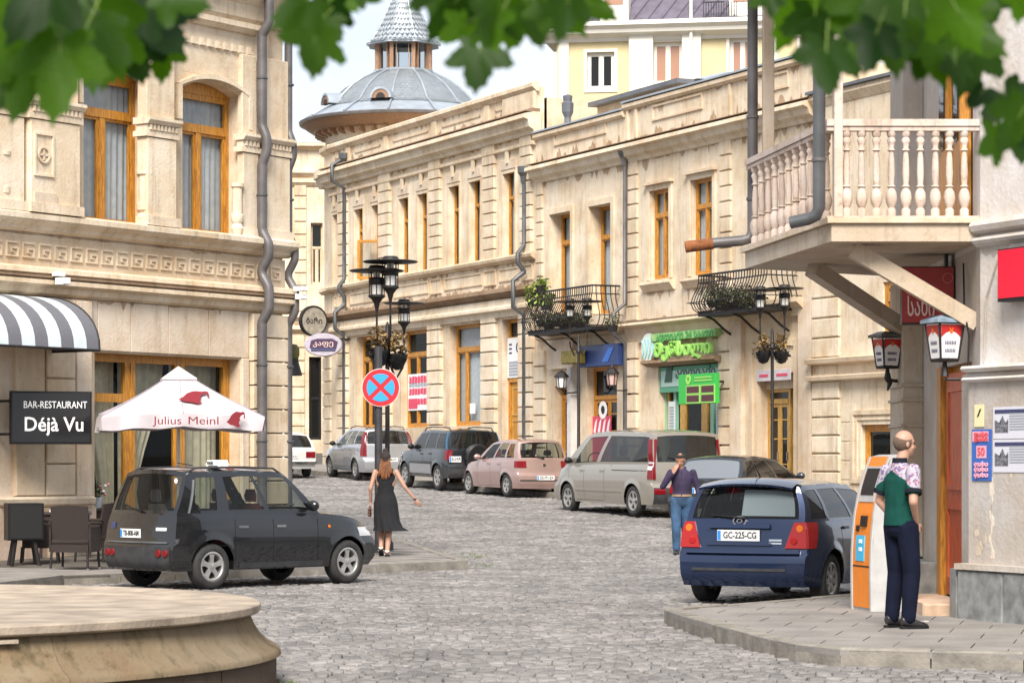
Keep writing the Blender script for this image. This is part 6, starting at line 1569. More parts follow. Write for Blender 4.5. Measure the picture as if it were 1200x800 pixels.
class Car:
    """body from a side profile; x forward from the rear axle, y left, z up"""
    def __init__(s, name, label, loc, rz, L, wid, wb, ro, H, sill, belt, hood, front, rear, roof, gb, gt, glass_s, pm, wr=.30, tilt=0.0, shoulder=.0, wspec=5, cat='car', group=None, wt=None, plan=.17, gm=None, rgm=None, m_rim=None, bumper=True, wind=True):
        s.t = thing(name, label, cat, loc, rz, group); s.t.rotation_euler = (0, -tilt, rz)
        s.w = wid / 2; s.xr = -ro; s.xf = L - ro; s.wb = wb; s.sill = sill; s.belt = belt; s.hood = hood; s.front = front; s.rear = rear; s.roof = roof
        s.gb, s.gt, s.wr, s.plan = gb, gt, wr, plan; s.wt = wt or s.w * .76; s.pm = pm; s.gm = gm or M_cglass; s.rgm = rgm or s.gm; s.m_rim = m_rim or M_alloy
        s.ra = wr + .055
        s.body(glass_s, wind); s.wheels(wspec)
    def top(s, x):           # height of the body side's upper edge
        xb, xa = s.gb
        if x <= xa: return interp(s.belt, x)
        return interp(s.hood, x)
    def low(s, x):
        z = s.sill
        for c in (0, s.wb):
            d = abs(x - c)
            if d < s.ra: z = max(z, s.wr + math.sqrt(max(0, s.ra ** 2 - d * d)) * 1.0)
        return z
    def shift(s, x, z):
        k = 0
        if x < s.xr + .55: k += interp(s.rear, z) * (1 - sstep((x - s.xr) / .55))
        if x > s.xf - .6: k -= interp(s.front, z) * (1 - sstep((s.xf - x) / .6))
        return k
    def W(s, x, z):
        zt = s.top(x); v = (z - s.sill) / max(.05, zt - s.sill)
        sec = interp([(-.2, .93), (0, .955), (.25, .985), (.5, 1.0), (.72, .995), (.9, .975), (1.0, .94)], v)
        e = .75; p = 1.0
        d = x - s.xr
        if d < e: p -= s.plan * .6 * (1 - max(0, d) / e) ** 2.4
        d = s.xf - x
        if d < e + .2: p -= s.plan * (1 - max(0, d) / (e + .2)) ** 2.2
        for c in (0, s.wb):
            r_ = math.hypot(x - c, z - s.wr)
            if r_ < s.ra + .10: p += .016 * sstep((s.ra + .10 - r_) / .09)
        return s.w * sec * p
    def side(s, x, z, off=0.0, sd=1):
        zt = s.top(x)
        if z <= zt or x > s.gb[1]: y = s.W(x, min(z, zt))
        else:
            zr_ = interp(s.roof, x); v = (z - zt) / max(.1, zr_ - zt); y = s.W(x, zt) + (s.wt - s.W(x, zt)) * v + .03 * math.sin(min(1, v) * PI)
        return Vector((x + s.shift(x, min(z, zt)), sd * (y + off), z))
    def rearp(s, y, z, off=0.0):
        zb = interp(s.belt, s.xr)
        if z <= zb: W_ = s.W(s.xr, z); x = s.xr + interp(s.rear, z) - .06 * (1 - (y / W_) ** 2)
        else:
            v = (z - zb) / (s.rt[2] - zb); W_ = s.W(s.xr, zb) + (s.wt - s.W(s.xr, zb)) * v; x0 = s.xr + interp(s.rear, zb); x = x0 + (s.rt[0] - x0) * v - .06 * (1 - (y / max(.1, W_)) ** 2)
        return Vector((x - off, y, z))
    def frontp(s, y, z, off=0.0):
        W_ = s.W(s.xf, z); return Vector((s.xf - interp(s.front, z) + .09 * (1 - (y / W_) ** 2) + off, y, z))
    def body(s, gs, wind):
        xs_ = set()
        n = 46
        for k in range(n + 1): xs_.add(round(s.xr + (s.xf - s.xr) * k / n, 4))
        for c in (0, s.wb):
            for k in range(15): xs_.add(round(c - s.ra * math.cos(PI * k / 14), 4))
        xs_.add(s.gb[1]); xs_ = sorted(x for x in xs_)
        xs_ = [x for i, x in enumerate(xs_) if i == 0 or x - xs_[i - 1] > .006]
        mb = MB(); V = 12
        for sd in (1, -1):
            mb.grid([[s.side(x, s.low(x) + (s.top(x) - s.low(x)) * v / V - 1e-4 * (v == V), 0, sd) for v in range(V + 1)] for x in xs_])
        # hood
        hx = [x for x in xs_ if x >= s.gb[1]]
        NY = 10
        def hoodp(x, k):
            z = s.top(x); W_ = s.W(x, z); f = 2 * k / NY - 1; e = (s.xf - x); bow = .09 * (1 - f * f) * max(0, 1 - e / .5)
            return (x + s.shift(x, z) + bow, W_ * f, z + .045 * (1 - abs(f) ** 3) * min(1, e / .35))
        mb.grid([[hoodp(x, k) for k in range(NY + 1)] for x in hx])
        # rear and front faces
        zb = interp(s.belt, s.xr); zlow_r = s.sill - .03
        mb.grid([[s.rearp(s.W(s.xr, z) * (2 * k / NY - 1), z) for k in range(NY + 1)] for z in [s.sill + (zb - s.sill) * j / 14 for j in range(15)]])
        zf = s.top(s.xf)
        mb.grid([[s.frontp(s.W(s.xf, z) * (2 * k / NY - 1), z) for k in range(NY + 1)] for z in [s.sill + (zf - s.sill) * j / 12 for j in range(13)]])
        # greenhouse
        xb, xa = s.gb; tb, ta = s.gt; xbs = s.xr + interp(s.rear, zb)
        s.rt = (tb, 0, interp(s.roof, tb))
        def gp_(u, v, sd):       # u 0..1 rear to front, v 0..1 belt to roof edge
            x0 = xbs + (xa - xbs) * u; x1 = tb + (ta - tb) * u; xq = max(s.xr, min(xa, xb + (xa - xb) * u)); z0_ = s.top(xq); z1_ = interp(s.roof, x1)
            y0_ = s.W(xq, z0_); y_ = y0_ + (s.wt - y0_) * v + .03 * math.sin(v * PI); return Vector((x0 + (x1 - x0) * v, sd * y_, z0_ + (z1_ - z0_) * v))
        s.gp = gp_
        us = sorted({0.0, 1.0, *[q for g in gs for q in g], *[k / 20 for k in range(21)]})
        vs_ = [0, .07, .25, .45, .65, .86, .94, 1]
        def hole(u, v): return any(g[0] + 1e-6 < u < g[1] - 1e-6 for g in gs) and .07 < v < .86
        gl = {}
        for sd in (1, -1):
            for a, b in zip(us, us[1:]):
                for c, d in zip(vs_, vs_[1:]):
                    P = [gp_(a, c, sd), gp_(b, c, sd), gp_(b, d, sd), gp_(a, d, sd)]
                    if hole((a + b) / 2, (c + d) / 2): continue
                    mb.add(P, [(0, 1, 2, 3)])
        # roof
        rx = [tb + (ta - tb) * k / 16 for k in range(17)]
        mb.grid([[(x, s.wt * f, interp(s.roof, x) + .055 * (1 - abs(f) ** 2.6)) for f in [2 * k / NY - 1 for k in range(NY + 1)]] for x in rx])
        # windscreen and rear window surrounds
        def scr(f, v, rear_):
            if rear_: lo = gp_(0, 0, 1); hi = gp_(0, 1, 1); bow = -.06
            else: lo = gp_(1, 0, 1); hi = gp_(1, 1, 1); bow = .10
            W_ = lo.y + (hi.y - lo.y) * v + .03 * math.sin(v * PI); x = lo.x + (hi.x - lo.x) * v; z = lo.z + (hi.z - lo.z) * v
            return Vector((x + bow * (1 - f * f), f * W_, z + .055 * (1 - abs(f) ** 2.6) * v + (.045 * (1 - abs(f) ** 3) * (1 - v) if not rear_ else 0)))
        s.scr = scr
        fs_ = [-1, -.9, -.6, -.3, 0, .3, .6, .9, 1]; vs2 = [0, .07, .3, .5, .7, .9, 1]
        for rear_ in (True, False):
            for a, b in zip(fs_, fs_[1:]):
                for c, d in zip(vs2, vs2[1:]):
                    if abs((a + b) / 2) < .9 and .07 < (c + d) / 2 < .9: continue
                    mb.add([scr(a, c, rear_), scr(b, c, rear_), scr(b, d, rear_), scr(a, d, rear_)], [(0, 1, 2, 3)])
        s.body_o = mb.build('body', s.pm, s.t, smooth=32, weld=.004)
        for sd in (1, -1):
            for g in gs:
                P = [[gp_(g[0] + (g[1] - g[0]) * i / 5, .07 + .79 * j / 5, sd) - Vector((0, sd * .006, 0)) for i in range(6)] for j in range(6)]
                MB().grid(P).build('side_window', s.gm, s.t, smooth=60)
        for rear_, nm, gm_ in ((True, 'rear_window', s.rgm), (False, 'windscreen', s.gm)):
            MB().grid([[scr(-.9 + 1.8 * i / 8, .07 + .83 * j / 5, rear_) + Vector((.006 if rear_ else -.006, 0, 0)) for i in range(9)] for j in range(6)]).build(nm, gm_, s.t, smooth=60)
        # dark floor and wheel wells, seats
        mb = MB(); a, b = s.xr + .12, s.xf - .18; wi = s.w - .26
        mb.box(a, b, -wi, wi, s.sill + .02, s.sill + .30); mb.box(s.ra + .02, s.wb - s.ra - .02, -s.w * .93, s.w * .93, s.sill + .005, s.sill + .12)
        mb.box(s.wb + .1, b - .1, -wi, wi, s.sill + .3, s.top(s.xf - .3) - .12)
        stuff(mb.build('underbody', M_black, s.t))
        zb_ = interp(s.belt, s.wb * .5); sh_ = interp(s.roof, .8) - zb_
        for x0, n_ in ((s.wb * .50, 2), (s.wb * .06, 2)):
            for sd in (1, -1):
                mb = MB(); y_ = sd * s.w * .43; mb.loft([((x0 - .05, y_, s.sill + .2), (.0, .22, 0), (.10, 0, 0)), ((x0 - .12, y_, zb_ - .05), (0, .23, 0), (.07, 0, 0)), ((x0 - .17, y_, zb_ + sh_ * .22), (0, .17, 0), (.05, 0, 0))], 10)
                mb.loft([((x0 - .17, y_, zb_ + sh_ * .26), (0, .10, 0), (.04, 0, 0)), ((x0 - .18, y_, zb_ + sh_ * .40), (0, .12, 0), (.045, 0, 0)), ((x0 - .18, y_, zb_ + sh_ * .56), (0, .09, 0), (.03, 0, 0))], 10)
                mb.build('seat', M_seatred if (n_ == 2 and x0 > .5 and s.pm.name == 'black_car_paint') else M_seat, s.t, smooth=60)
        dp_ = gp_(.93, .0, 1); MB().cbox(dp_.x - .25, dp_.x + .25, -s.w * .8, s.w * .8, zb_ - .15, zb_ + .03, .03).build('dashboard', M_black, s.t)
        MB().tube([(dp_.x - .32 + .08 * math.cos(a_), s.w * .43 + .17 * math.cos(a_), zb_ + .08 + .17 * math.sin(a_)) for a_ in [k * PI / 8 for k in range(17)]], .014, 6).build('steering_wheel', M_black, s.t)
    def wheels(s, spokes):
        ty, rm, dk = wheel_mesh(s.wr, .20, spokes, s.m_rim)
        for x in (0, s.wb):
            for sd in (1, -1):
                w_ = inst('wheel', ty, s.t, (x, sd * (s.w - .115), s.wr), (0, 0, 0 if sd < 0 else PI))
                inst('rim', rm, w_); inst('brake_disc', dk, w_)
    def patch_side(s, x0, x1, z0, z1, name, m, sd=1, off=.008, n=8, poly=None, par=None, h=None):
        """curved plate laid on the side; bounds may be functions"""
        P = []
        for j in range(n + 1):
            z = z0 + (z1 - z0) * j / n; a = x0(z) if callable(x0) else x0; b = x1(z) if callable(x1) else x1
            P.append([s.side(a + (b - a) * i / n, z, off, sd) for i in range(n + 1)])
        mb = MB().grid(P)
        for row in (P[0], P[-1]): mb.grid([row, [Vector((p.x, p.y - sd * (off + .01), p.z)) for p in row]])
        for k in (0, -1): mb.grid([[r_[k] for r_ in P], [Vector((r_[k].x, r_[k].y - sd * (off + .01), r_[k].z)) for r_ in P]])
        return mb.build(name, m, par or s.t, smooth=40)
    def patch_rear(s, y0, y1, z0, z1, name, m, off=.01, n=6, fn=None, par=None):
        fn = fn or s.rearp; P = []
        for j in range(n + 1):
            z = z0 + (z1 - z0) * j / n; a = y0(z) if callable(y0) else y0; b = y1(z) if callable(y1) else y1
            P.append([fn(a + (b - a) * i / n, z, off) for i in range(n + 1)])
        sx = 1 if fn == s.rearp else -1; mb = MB().grid(P)
        for row in (P[0], P[-1]): mb.grid([row, [Vector((p.x + sx * (off + .012), p.y, p.z)) for p in row]])
        for k in (0, -1): mb.grid([[r_[k] for r_ in P], [Vector((r_[k].x + sx * (off + .012), r_[k].y, r_[k].z)) for r_ in P]])
        return mb.build(name, m, par or s.t, smooth=40)
    def seam(s, pts, sd, w=.008, name='door_gap'):
        mb = MB()
        for (a, b), (c, d) in zip(pts, pts[1:]):
            N = 8
            for i in range(N):
                p, q = (a + (c - a) * i / N, b + (d - b) * i / N), (a + (c - a) * (i + 1) / N, b + (d - b) * (i + 1) / N)
                P, Q = s.side(*p, .0015, sd), s.side(*q, .0015, sd); dr = (Q - P).normalized(); o = dr.cross(Vector((0, 1, 0))).normalized() * w / 2
                mb.add([P - o, P + o, Q + o, Q - o], [(0, 1, 2, 3)])
        return mb.build(name, M_black, s.t)
    def doors(s, xs3, z0=None, hz=None, sides=(1, -1), hm=None):
        z0 = z0 or s.sill + .05
        for sd in sides:
            for x in xs3: s.seam([(x, z0 + .02), (x, s.top(x) - .01)], sd)
            s.seam([(xs3[0], z0), (xs3[-1], z0)], sd)
            for a, b in zip(xs3, xs3[1:]):
                x = a + .12; z = (hz or s.top(a) - .12); p = s.side(x, z, .012, sd)
                MB().bar(p + Vector((-.08, 0, 0)), p + Vector((.08, 0, 0)), .025, .03).build('door_handle', hm or s.pm, s.t)
    def mirrors(s, m=None):
        p = s.gp(.93, .06, 1)
        for sd in (1, -1):
            q = Vector((p.x, sd * (p.y + .10), p.z + .07)); mm = MB().ell(q, (.07, .10, .075), 12, 8).build('mirror', m or s.pm, s.t, smooth=80)
            MB().bar((p.x, sd * (p.y - .04), p.z + .02), (p.x, sd * (p.y + .08), p.z + .05), .04).build('mirror_stalk', M_black, mm)
    def plate(s, txt, y=0, z=.8, front=False, w=.50, h=.115):
        fn = s.frontp if front else s.rearp; p = fn(y, z, .018); pl = sub('number_plate', s.t, p, (PI / 2 if front else -PI / 2))
        MB().cbox(-w / 2, w / 2, -.004, .01, -h / 2, h / 2, .002).build('plate', M_plate, pl)
        MB().box(-w / 2 + .006, -w / 2 + .045, -.007, -.003, -h / 2 + .008, h / 2 - .008).build('blue_band', M_blue, pl)
        if txt: text(txt, h * .82, 'registration', M_black, pl, (.02, -.006, .0), (R(90), 0, 0), width=w * .78, bold=.002, depth=.0015)
        return pl
    def wiper(s, y0, y1, v0=.1, v1=.22):
        f0, f1 = y0, y1; a = s.scr(f0, v0 - .06, True) - Vector((.03, 0, 0)); b = s.scr(f1, v1, True) - Vector((.02, 0, 0)); MB().tube([a, a.lerp(b, .35) - Vector((.02, 0, 0)), b], [.02, .012, .008], 6).build('wiper', M_black, s.t)

P_black = paint('black_car_paint', (.008, .009, .011), .1, .25, .10); P_navy = paint('navy_car_paint', (.005, .018, .062), .45, .25, .10)
P_beige = paint('champagne_van_paint', (.36, .325, .275), .55, .35, .12); P_pink = paint('pale_pink_car_paint', (.42, .285, .255), .5, .33, .10)
P_silver = paint('silver_car_paint', (.42, .43, .45), .6, .32, .10); P_dark = paint('dark_grey_car_paint', (.035, .04, .048), .5, .3, .12); P_grn = paint('dark_slate_car_paint', (.022, .027, .032), .5, .3, .14)
P_white = paint('white_car_paint', (.55, .55, .53), .0, .35, .2)

def place(px, py_ground_Y, heading):
    pass
# --- black compact SUV used as a taxi, nearest on the left
def hd(dx, dy): return math.atan2(dy, dx)
c = Car('black_compact_suv', 'small black taxi SUV with silver wheels parked at the kerb in front of the bar', (-4.43, 33.62, 0), hd(.695, .719), 3.56, 1.61, 2.36, .60, 1.6,
        .24, [(-.60, .98), (.5, .985), (1.8, .96)], [(1.80, .96), (2.1, .94), (2.70, .86), (2.88, .80), (2.96, .70)], [(.24, .10), (.36, .0), (.55, .0), (.66, .06), (.78, .16)],
        [(.24, .07), (.34, 0), (.58, .0), (.66, .035), (.80, .05), (.98, .09)], [(-.45, 1.46), (-.2, 1.515), (.6, 1.535), (1.2, 1.515), (1.42, 1.46)], (-.60, 1.86), (-.30, 1.36), [(.09, .255), (.34, .60), (.635, .93)], P_black, wr=.295, wspec=5, plan=.16)
c.doors([.37, 1.02, 1.80], hz=.80, hm=M_chrome); c.mirrors()
for sd in (1, -1):
    for k in (.40, .56): pass
c.patch_rear(-.66, .66, .27, .55, 'bumper_face', M_trim, .012); c.plate('TB-808-AM', .12, .72, w=.42)
for y_ in (-.60, -.48, .60, .48):
    p = c.rearp(y_, .47, .018); MB().lathe([(.001, -.012), (.042, -.012), (.05, 0), (.05, .02)], 14, axis='y').build('rear_lamp', M_red, c.t, loc=p, rot=(0, 0, -PI / 2))
c.patch_rear(-.62, .62, .60, .62, 'trim_strip', M_pipe2, .02)
c.wiper(-.1, .62); 
for sd in (1, -1):
    c.patch_side(.45, 1.9, .26, .33, 'side_moulding', M_trim, sd, .015)
    p = c.side(2.0, .78, .006, sd); MB().lathe([(.001, -.01), (.02, -.01), (.024, 0)], 10, axis='y').build('side_repeater', M_amber, c.t, loc=p, rot=(0, 0, 0 if sd < 0 else PI))
    c.patch_side(2.62, 2.93, .64, .76, 'headlight', M_headl, sd, .006)
    MB().tube([c.gp(u_ / 10, .99, sd) + Vector((0, -sd * .04, .05 if 0 < u_ < 10 else .0)) for u_ in range(0, 11)], .014, 6).build('roof_rail', M_trim, c.t)
    P_ = [c.gp(.07, v_ / 10, sd) + Vector((0, sd * .006, 0)) for v_ in range(0, 9)]; MB().tube(P_, .018, 6).build('pillar_trim', M_pipe2, c.t)
c.patch_rear(-.56, -.38, .76, .80, 'sticker', M_white, .012, 2); c.patch_rear(.50, .60, .78, .86, 'badge', M_ink, .012, 2)
MB().cbox(-.07, .07, -.14, .14, 0, .05, .0).build('roof_sign', M_plate, c.t, loc=(.35, -.45, 1.585)); MB().prism([(-.10, 0), (.10, 0), (.06, .07), (-.06, .07)], -.12, .12, 'x').build('roof_sign_top', M_plate, c.t, loc=(.35, -.45, 1.60))
text('TAXI', .05, 'letters', M_black, c.t, (.35 - .128, -.45, 1.63), (R(90), 0, R(-90)), width=.12)
MB().tube([(.3, 0, 1.60), (.05, 0, 1.63)], .006, 5).build('aerial', M_black, c.t)
sp_ = c.scr(-.78, .78, True) - Vector((.01, 0, 0)); MB().lathe([(.001, 0), (.035, 0)], 12, axis='y').build('round_sticker', M_white, c.t, loc=sp_, rot=(0, 0, -PI / 2))

# --- navy hatchback near right
c = Car('navy_hatchback', 'dark blue hatchback with orange red tail lamps parked behind the near kerb', (2.95, 29.85, 0), hd(.46, .888), 3.91, 1.70, 2.37, .72, 1.53,
        .22, [(-.72, .96), (.4, .97), (2.0, .92)], [(2.0, .93), (2.5, .88), (3.0, .76), (3.19, .64)], [(.2, .10), (.4, .0), (.55, .02), (.66, .12)],
        [(.22, .06), (.34, 0), (.56, .0), (.62, .06), (.80, .08), (1.0, .12)], [(-.62, 1.335), (-.3, 1.375), (.5, 1.395), (1.1, 1.375), (1.45, 1.31)], (-.72, 2.0), (-.46, 1.38), [(.05, .20), (.235, .52), (.555, .90)], P_navy, wr=.295, wspec=7, gm=M_cglassd, rgm=M_cglass, plan=.15, wt=.60)
c.doors([.30, .98, 1.9], hz=.88); c.mirrors(); c.plate('GC-225-CG', .04, .80, w=.52, h=.125)
c.patch_rear(-.36, .44, .69, .72, 'plate_ledge', P_navy, .03); c.patch_rear(-.34, .42, .885, .93, 'plate_ledge', P_navy, .05); c.patch_rear(-.70, .70, .60, .64, 'bumper_step', P_navy, .05); c.patch_rear(-.55, .60, .40, .43, 'bumper_strip', M_trim, .02)
for sd in (1, -1):
    a, b = (.54, .74)
    def y0_(z): return sd * (.52 + .10 * (z - .66) / .32)
    def y1_(z): return sd * c.W(c.xr, z) * .998
    l_ = c.patch_rear(y0_, y1_, .66, .955, 'tail_lamp', plain('tail_red', (.33, .010, .008), .1), .016)
    c.patch_side(c.xr, lambda z: c.xr + .18 + .10 * (z - .66) / .3, .66, .955, 'tail_lamp_side', l_.data.materials[0], sd, .014, par=l_)
    for z_, y_ in ((.88, .68), (.74, .62)): MB().lathe([(.001, -.01), (.035, -.01), (.045, 0), (.045, .02)], 12, axis='y').build('lamp_insert', M_amber if z_ > .8 else plain('deep_red_lens', (.35, .01, .01), .2), l_, loc=c.rearp(sd * y_, z_, .018), rot=(0, 0, -PI / 2))
c.wiper(-.05, .55, .14, .16)
P_ = [[c.scr(-.96 + 1.92 * i / 10, 1.0, True) + Vector((dx_, 0, dz_ + .01)) for i in range(11)] for dx_, dz_ in ((.25, .04), (0, .02), (-.15, -.03), (-.14, -.055), (0, -.02))]
MB().grid(P_).build('roof_spoiler', P_navy, c.t, smooth=40)
p = c.rearp(.04, .965, .012); em = MB(); em.lathe([(.055, -.006), (.068, -.006), (.068, .004), (.055, .004)], 20, axis='y'); em.lathe([(.02, -.007), (.03, -.007), (.03, .003), (.02, .003)], 16, axis='y'); e_ = em.build('oval_emblem', M_chrome, c.t, loc=p, rot=(0, 0, -PI / 2)); e_.scale = (1.25, 1, .85)
c.patch_rear(-.48, -.33, .705, .725, 'name_badge', M_chrome, .014, 2); c.patch_rear(-.48, -.33, .74, .76, 'name_badge', M_chrome, .014, 2)
MB().tube([(-.1, 0, 1.43), (-.35, 0, 1.62)], [.010, .005], 6).build('aerial', M_black, c.t)
P_ = [[c.scr(-.82 + .88 * i / 6, .14 + .66 * j / 4, True) + Vector((.035, 0, 0)) for i in range(7)] for j in range(5)]; MB().grid(P_).build('rear_glass_sheet', plain('glass_sheet_silver', (.42, .45, .50), .25), c.t)  # silver-grey sheet just inside one half of the rear glass

# --- beige van
van = Car('beige_van', 'champagne beige passenger van with tall red tail lamps parked by the long facade', (3.50, 56.97, gz(57.5)), hd(-.43, .903) , 4.98, 1.90, 3.20, .86, 1.9,
        .26, [(-.86, 1.15), (1.5, 1.13), (3.25, 1.08)], [(3.25, 1.08), (3.6, 1.0), (4.0, .84), (4.12, .72)], [(.25, .1), (.4, 0), (.6, .02), (.75, .14)],
        [(.26, .05), (.40, 0), (.60, .0), (.68, .05), (1.15, .07)], [(-.78, 1.80), (-.4, 1.85), (1.0, 1.87), (2.0, 1.84), (2.45, 1.75)], (-.86, 3.38), (-.74, 2.42), [(.05, .59), (.635, .90)], P_beige, wr=.335, tilt=.012, wspec=5, plan=.13, wt=.80, gm=M_cglass, rgm=M_cglassd, cat='van')
for o in list(van.t.children):
    if o.name.startswith('side_window'):
        if max(v.co.x for v in o.data.vertices) < 2.0: o.data.materials[0] = M_cglassd
van.doors([1.35, 2.35, 3.12], hz=.98); van.mirrors(M_black)
for sd in (1, -1):
    van.seam([(-.6, 1.0), (1.0, 1.0)], sd, .02, 'door_rail'); van.patch_side(.5, 2.75, .52, .55, 'side_moulding', P_beige, sd, .015)
    def s0(z): return van.xr + interp([(.80, .0), (1.15, .0), (1.75, .02)], z)
    l_ = van.patch_rear(lambda z: sd * (van.rearp(0, z) * 0 + Vector((0, .80, 0))).y * (1 - max(0, z - 1.15) * .14), lambda z: sd * (van.W(van.xr, min(z, 1.15)) * .995 if z < 1.15 else van.W(van.xr, 1.15) + (.80 - van.W(van.xr, 1.15)) * (z - 1.15) / .72), .82, 1.70, 'tail_lamp', M_red, .02, 10)
    van.patch_side(lambda z: van.xr + max(0, z - 1.15) * .18, lambda z: van.xr + .16 + max(0, z - 1.15) * .16, .82, 1.70, 'tail_lamp_side', M_red, sd, .02, 10, par=l_)
    van.patch_side(lambda z: van.xr, lambda z: van.xr + .165, 1.02, 1.20, 'lamp_band', M_headl, sd, .024, 4, par=l_)
    van.patch_rear(sd * .60, sd * .86, .50, .62, 'reflector', M_red, .03, 3)
van.patch_rear(-.86, .86, .28, .64, 'bumper_face', M_trim, .02); van.plate('RR-318-RA', .0, .74); van.wiper(0, .6)

# --- dark grey hatchback between van and navy car
dk_ = Car('dark_grey_hatchback', 'dark grey hatchback half hidden behind the man in the purple shirt', (4.25, 52.3, gz(52.7)), hd(.50, .866), 4.3, 1.80, 2.6, .78, 1.46,
        .22, [(-.78, .98), (.6, .97), (2.2, .92)], [(2.2, .92), (2.8, .86), (3.3, .72), (3.42, .6)], [(.2, .1), (.4, 0), (.6, .05)],
        [(.24, .05), (.36, 0), (.56, 0), (.62, .06), (.98, .16)], [(-.5, 1.34), (0, 1.41), (.7, 1.42), (1.3, 1.37), (1.45, 1.33)], (-.78, 2.2), (-.25, 1.4), [(.06, .22), (.26, .55), (.59, .92)], P_dark, wr=.31, tilt=.012, gm=M_cglassd, rgm=M_reflect, wt=.62)
dk_.doors([.35, 1.1, 2.05]); dk_.mirrors(); dk_.plate('AK-402-KA', 0, .76)
for sd in (1, -1): dk_.patch_rear(lambda z: sd * .52, lambda z: sd * dk_.W(dk_.xr, z), .70, .88, 'tail_lamp', M_red, .015)
dk_.patch_rear(-.75, .75, .48, .52, 'bumper_strip', M_trim, .03)

# --- pink hatchback
pk = Car('pink_hatchback', 'pale pink metallic small hatchback parked between the beige van and the dark off roader', (.57, 66.7, gz(67.1)), hd(-.43, .903), 3.62, 1.66, 2.37, .62, 1.5,
        .22, [(-.62, .98), (.5, .97), (1.8, .90)], [(1.8, .90), (2.2, .86), (2.8, .72), (3.0, .58)], [(.2, .12), (.4, 0), (.55, .04), (.6, .10)],
        [(.24, .06), (.36, 0), (.54, .0), (.62, .06), (.98, .12)], [(-.48, 1.36), (-.2, 1.43), (.4, 1.455), (.9, 1.42), (1.3, 1.36)], (-.62, 1.85), (-.30, 1.22), [(.08, .24), (.285, .55), (.59, .91)], P_pink, wr=.29, tilt=.02, wt=.60, gm=M_cglass, rgm=M_cglass, plan=.2)
pk.doors([.32, .95, 1.75], hz=.84); pk.mirrors(); pk.plate('ZZ-771-ZA', 0, .50); pk.wiper(-.0, .5)
for sd in (1, -1):
    l_ = pk.patch_rear(lambda z: sd * .50, lambda z: sd * pk.W(pk.xr, z), .76, .93, 'tail_lamp', M_red, .016); pk.patch_side(pk.xr, lambda z: pk.xr + .14, .76, .93, 'tail_lamp_side', M_red, sd, .014, par=l_)
pk.patch_rear(-.70, .70, .42, .45, 'bumper_strip', M_trim, .02); pk.patch_rear(-.04, .04, .80, .86, 'emblem', M_chrome, .02, 2)

# --- dark off roader with spare wheel
pj = Car('dark_off_roader', 'dark slate off roader with silver flanks and a spare wheel on the tailgate', (-1.30, 70.5, gz(70.9)), hd(-.40, .916), 3.9, 1.70, 2.45, .72, 1.7,
        .34, [(-.72, 1.12), (.6, 1.11), (2.0, 1.06)], [(2.0, 1.06), (2.5, 1.03), (3.0, .92), (3.18, .80)], [(.3, .08), (.5, 0), (.8, .08)],
        [(.34, .04), (.46, 0), (.66, .0), (.72, .05), (1.12, .07)], [(-.62, 1.58), (-.3, 1.63), (.8, 1.64), (1.4, 1.6), (1.55, 1.56)], (-.72, 2.02), (-.55, 1.5), [(.06, .29), (.325, .60), (.64, .92)], P_grn, wr=.35, tilt=.025, wt=.68, gm=M_cglassd, rgm=M_cglassd, plan=.1, wspec=6)
pj.doors([.42, 1.05, 1.9], z0=.45); pj.mirrors(M_black)
for sd in (1, -1):
    pj.patch_side(.46, 2.0, .44, .70, 'silver_flank', P_silver, sd, .016); l_ = pj.patch_rear(lambda z: sd * .66, lambda z: sd * pj.W(pj.xr, z), .84, 1.12, 'tail_lamp', M_red, .016, 5); pj.patch_side(pj.xr, lambda z: pj.xr + .16, .84, 1.12, 'tail_lamp_side', M_red, sd, .014, par=l_)
    MB().tube([pj.gp(u_ / 10, .99, sd) + Vector((0, -sd * .06, .09 if 0 < u_ < 10 else .0)) for u_ in range(0, 11)], .018, 6).build('roof_rail', M_trim, pj.t)
    MB().tube([pj.gp(.03, v_ / 8, sd) + Vector((-.0, sd * .01, 0)) for v_ in range(9)], .03, 6).build('pillar_sheen', plain('painted_sheen_blue', (.05, .12, .22), .3), pj.t)  # blue sheen on the rear pillar, painted as a coloured tube
ty, rm, dk = wheel_mesh(.33, .20, 6, M_alloy); sw2 = inst('spare_wheel', ty, pj.t, pj.rearp(.0, .95, .12), (0, 0, -PI / 2)); inst('rim', rm, sw2)
MB().lathe([(.001, -.115), (.28, -.115), (.345, -.06), (.35, .05)], 24, axis='y').build('wheel_cover', M_black, sw2, smooth=40); pj.plate('SU-519-PE', .58, .86, w=.34, h=.16)
pj.patch_rear(-.8, .8, .36, .60, 'bumper_face', M_trim, .04)

# --- silver MPV
sv = Car('silver_mpv', 'silver people carrier with tall curved red tail lamps behind the woman in black', (-3.95, 77.5, gz(77.9)), hd(-.36, .93), 4.2, 1.74, 2.6, .72, 1.6,
        .24, [(-.72, 1.06), (.6, 1.04), (2.1, .95)], [(2.1, .95), (2.6, .90), (3.2, .78), (3.45, .60)], [(.2, .12), (.4, 0), (.6, .1)],
        [(.24, .05), (.36, 0), (.58, 0), (.66, .05), (1.06, .10)], [(-.55, 1.46), (-.2, 1.53), (.7, 1.54), (1.3, 1.48), (1.5, 1.43)], (-.72, 2.35), (-.42, 1.35), [(.07, .27), (.30, .55), (.585, .90)], P_silver, wr=.31, tilt=.03, wt=.64, gm=M_cglass, rgm=M_cglassd, plan=.17)
sv.doors([.36, 1.1, 2.0]); sv.mirrors(M_black); sv.plate('OO-640-OT', 0, .62)
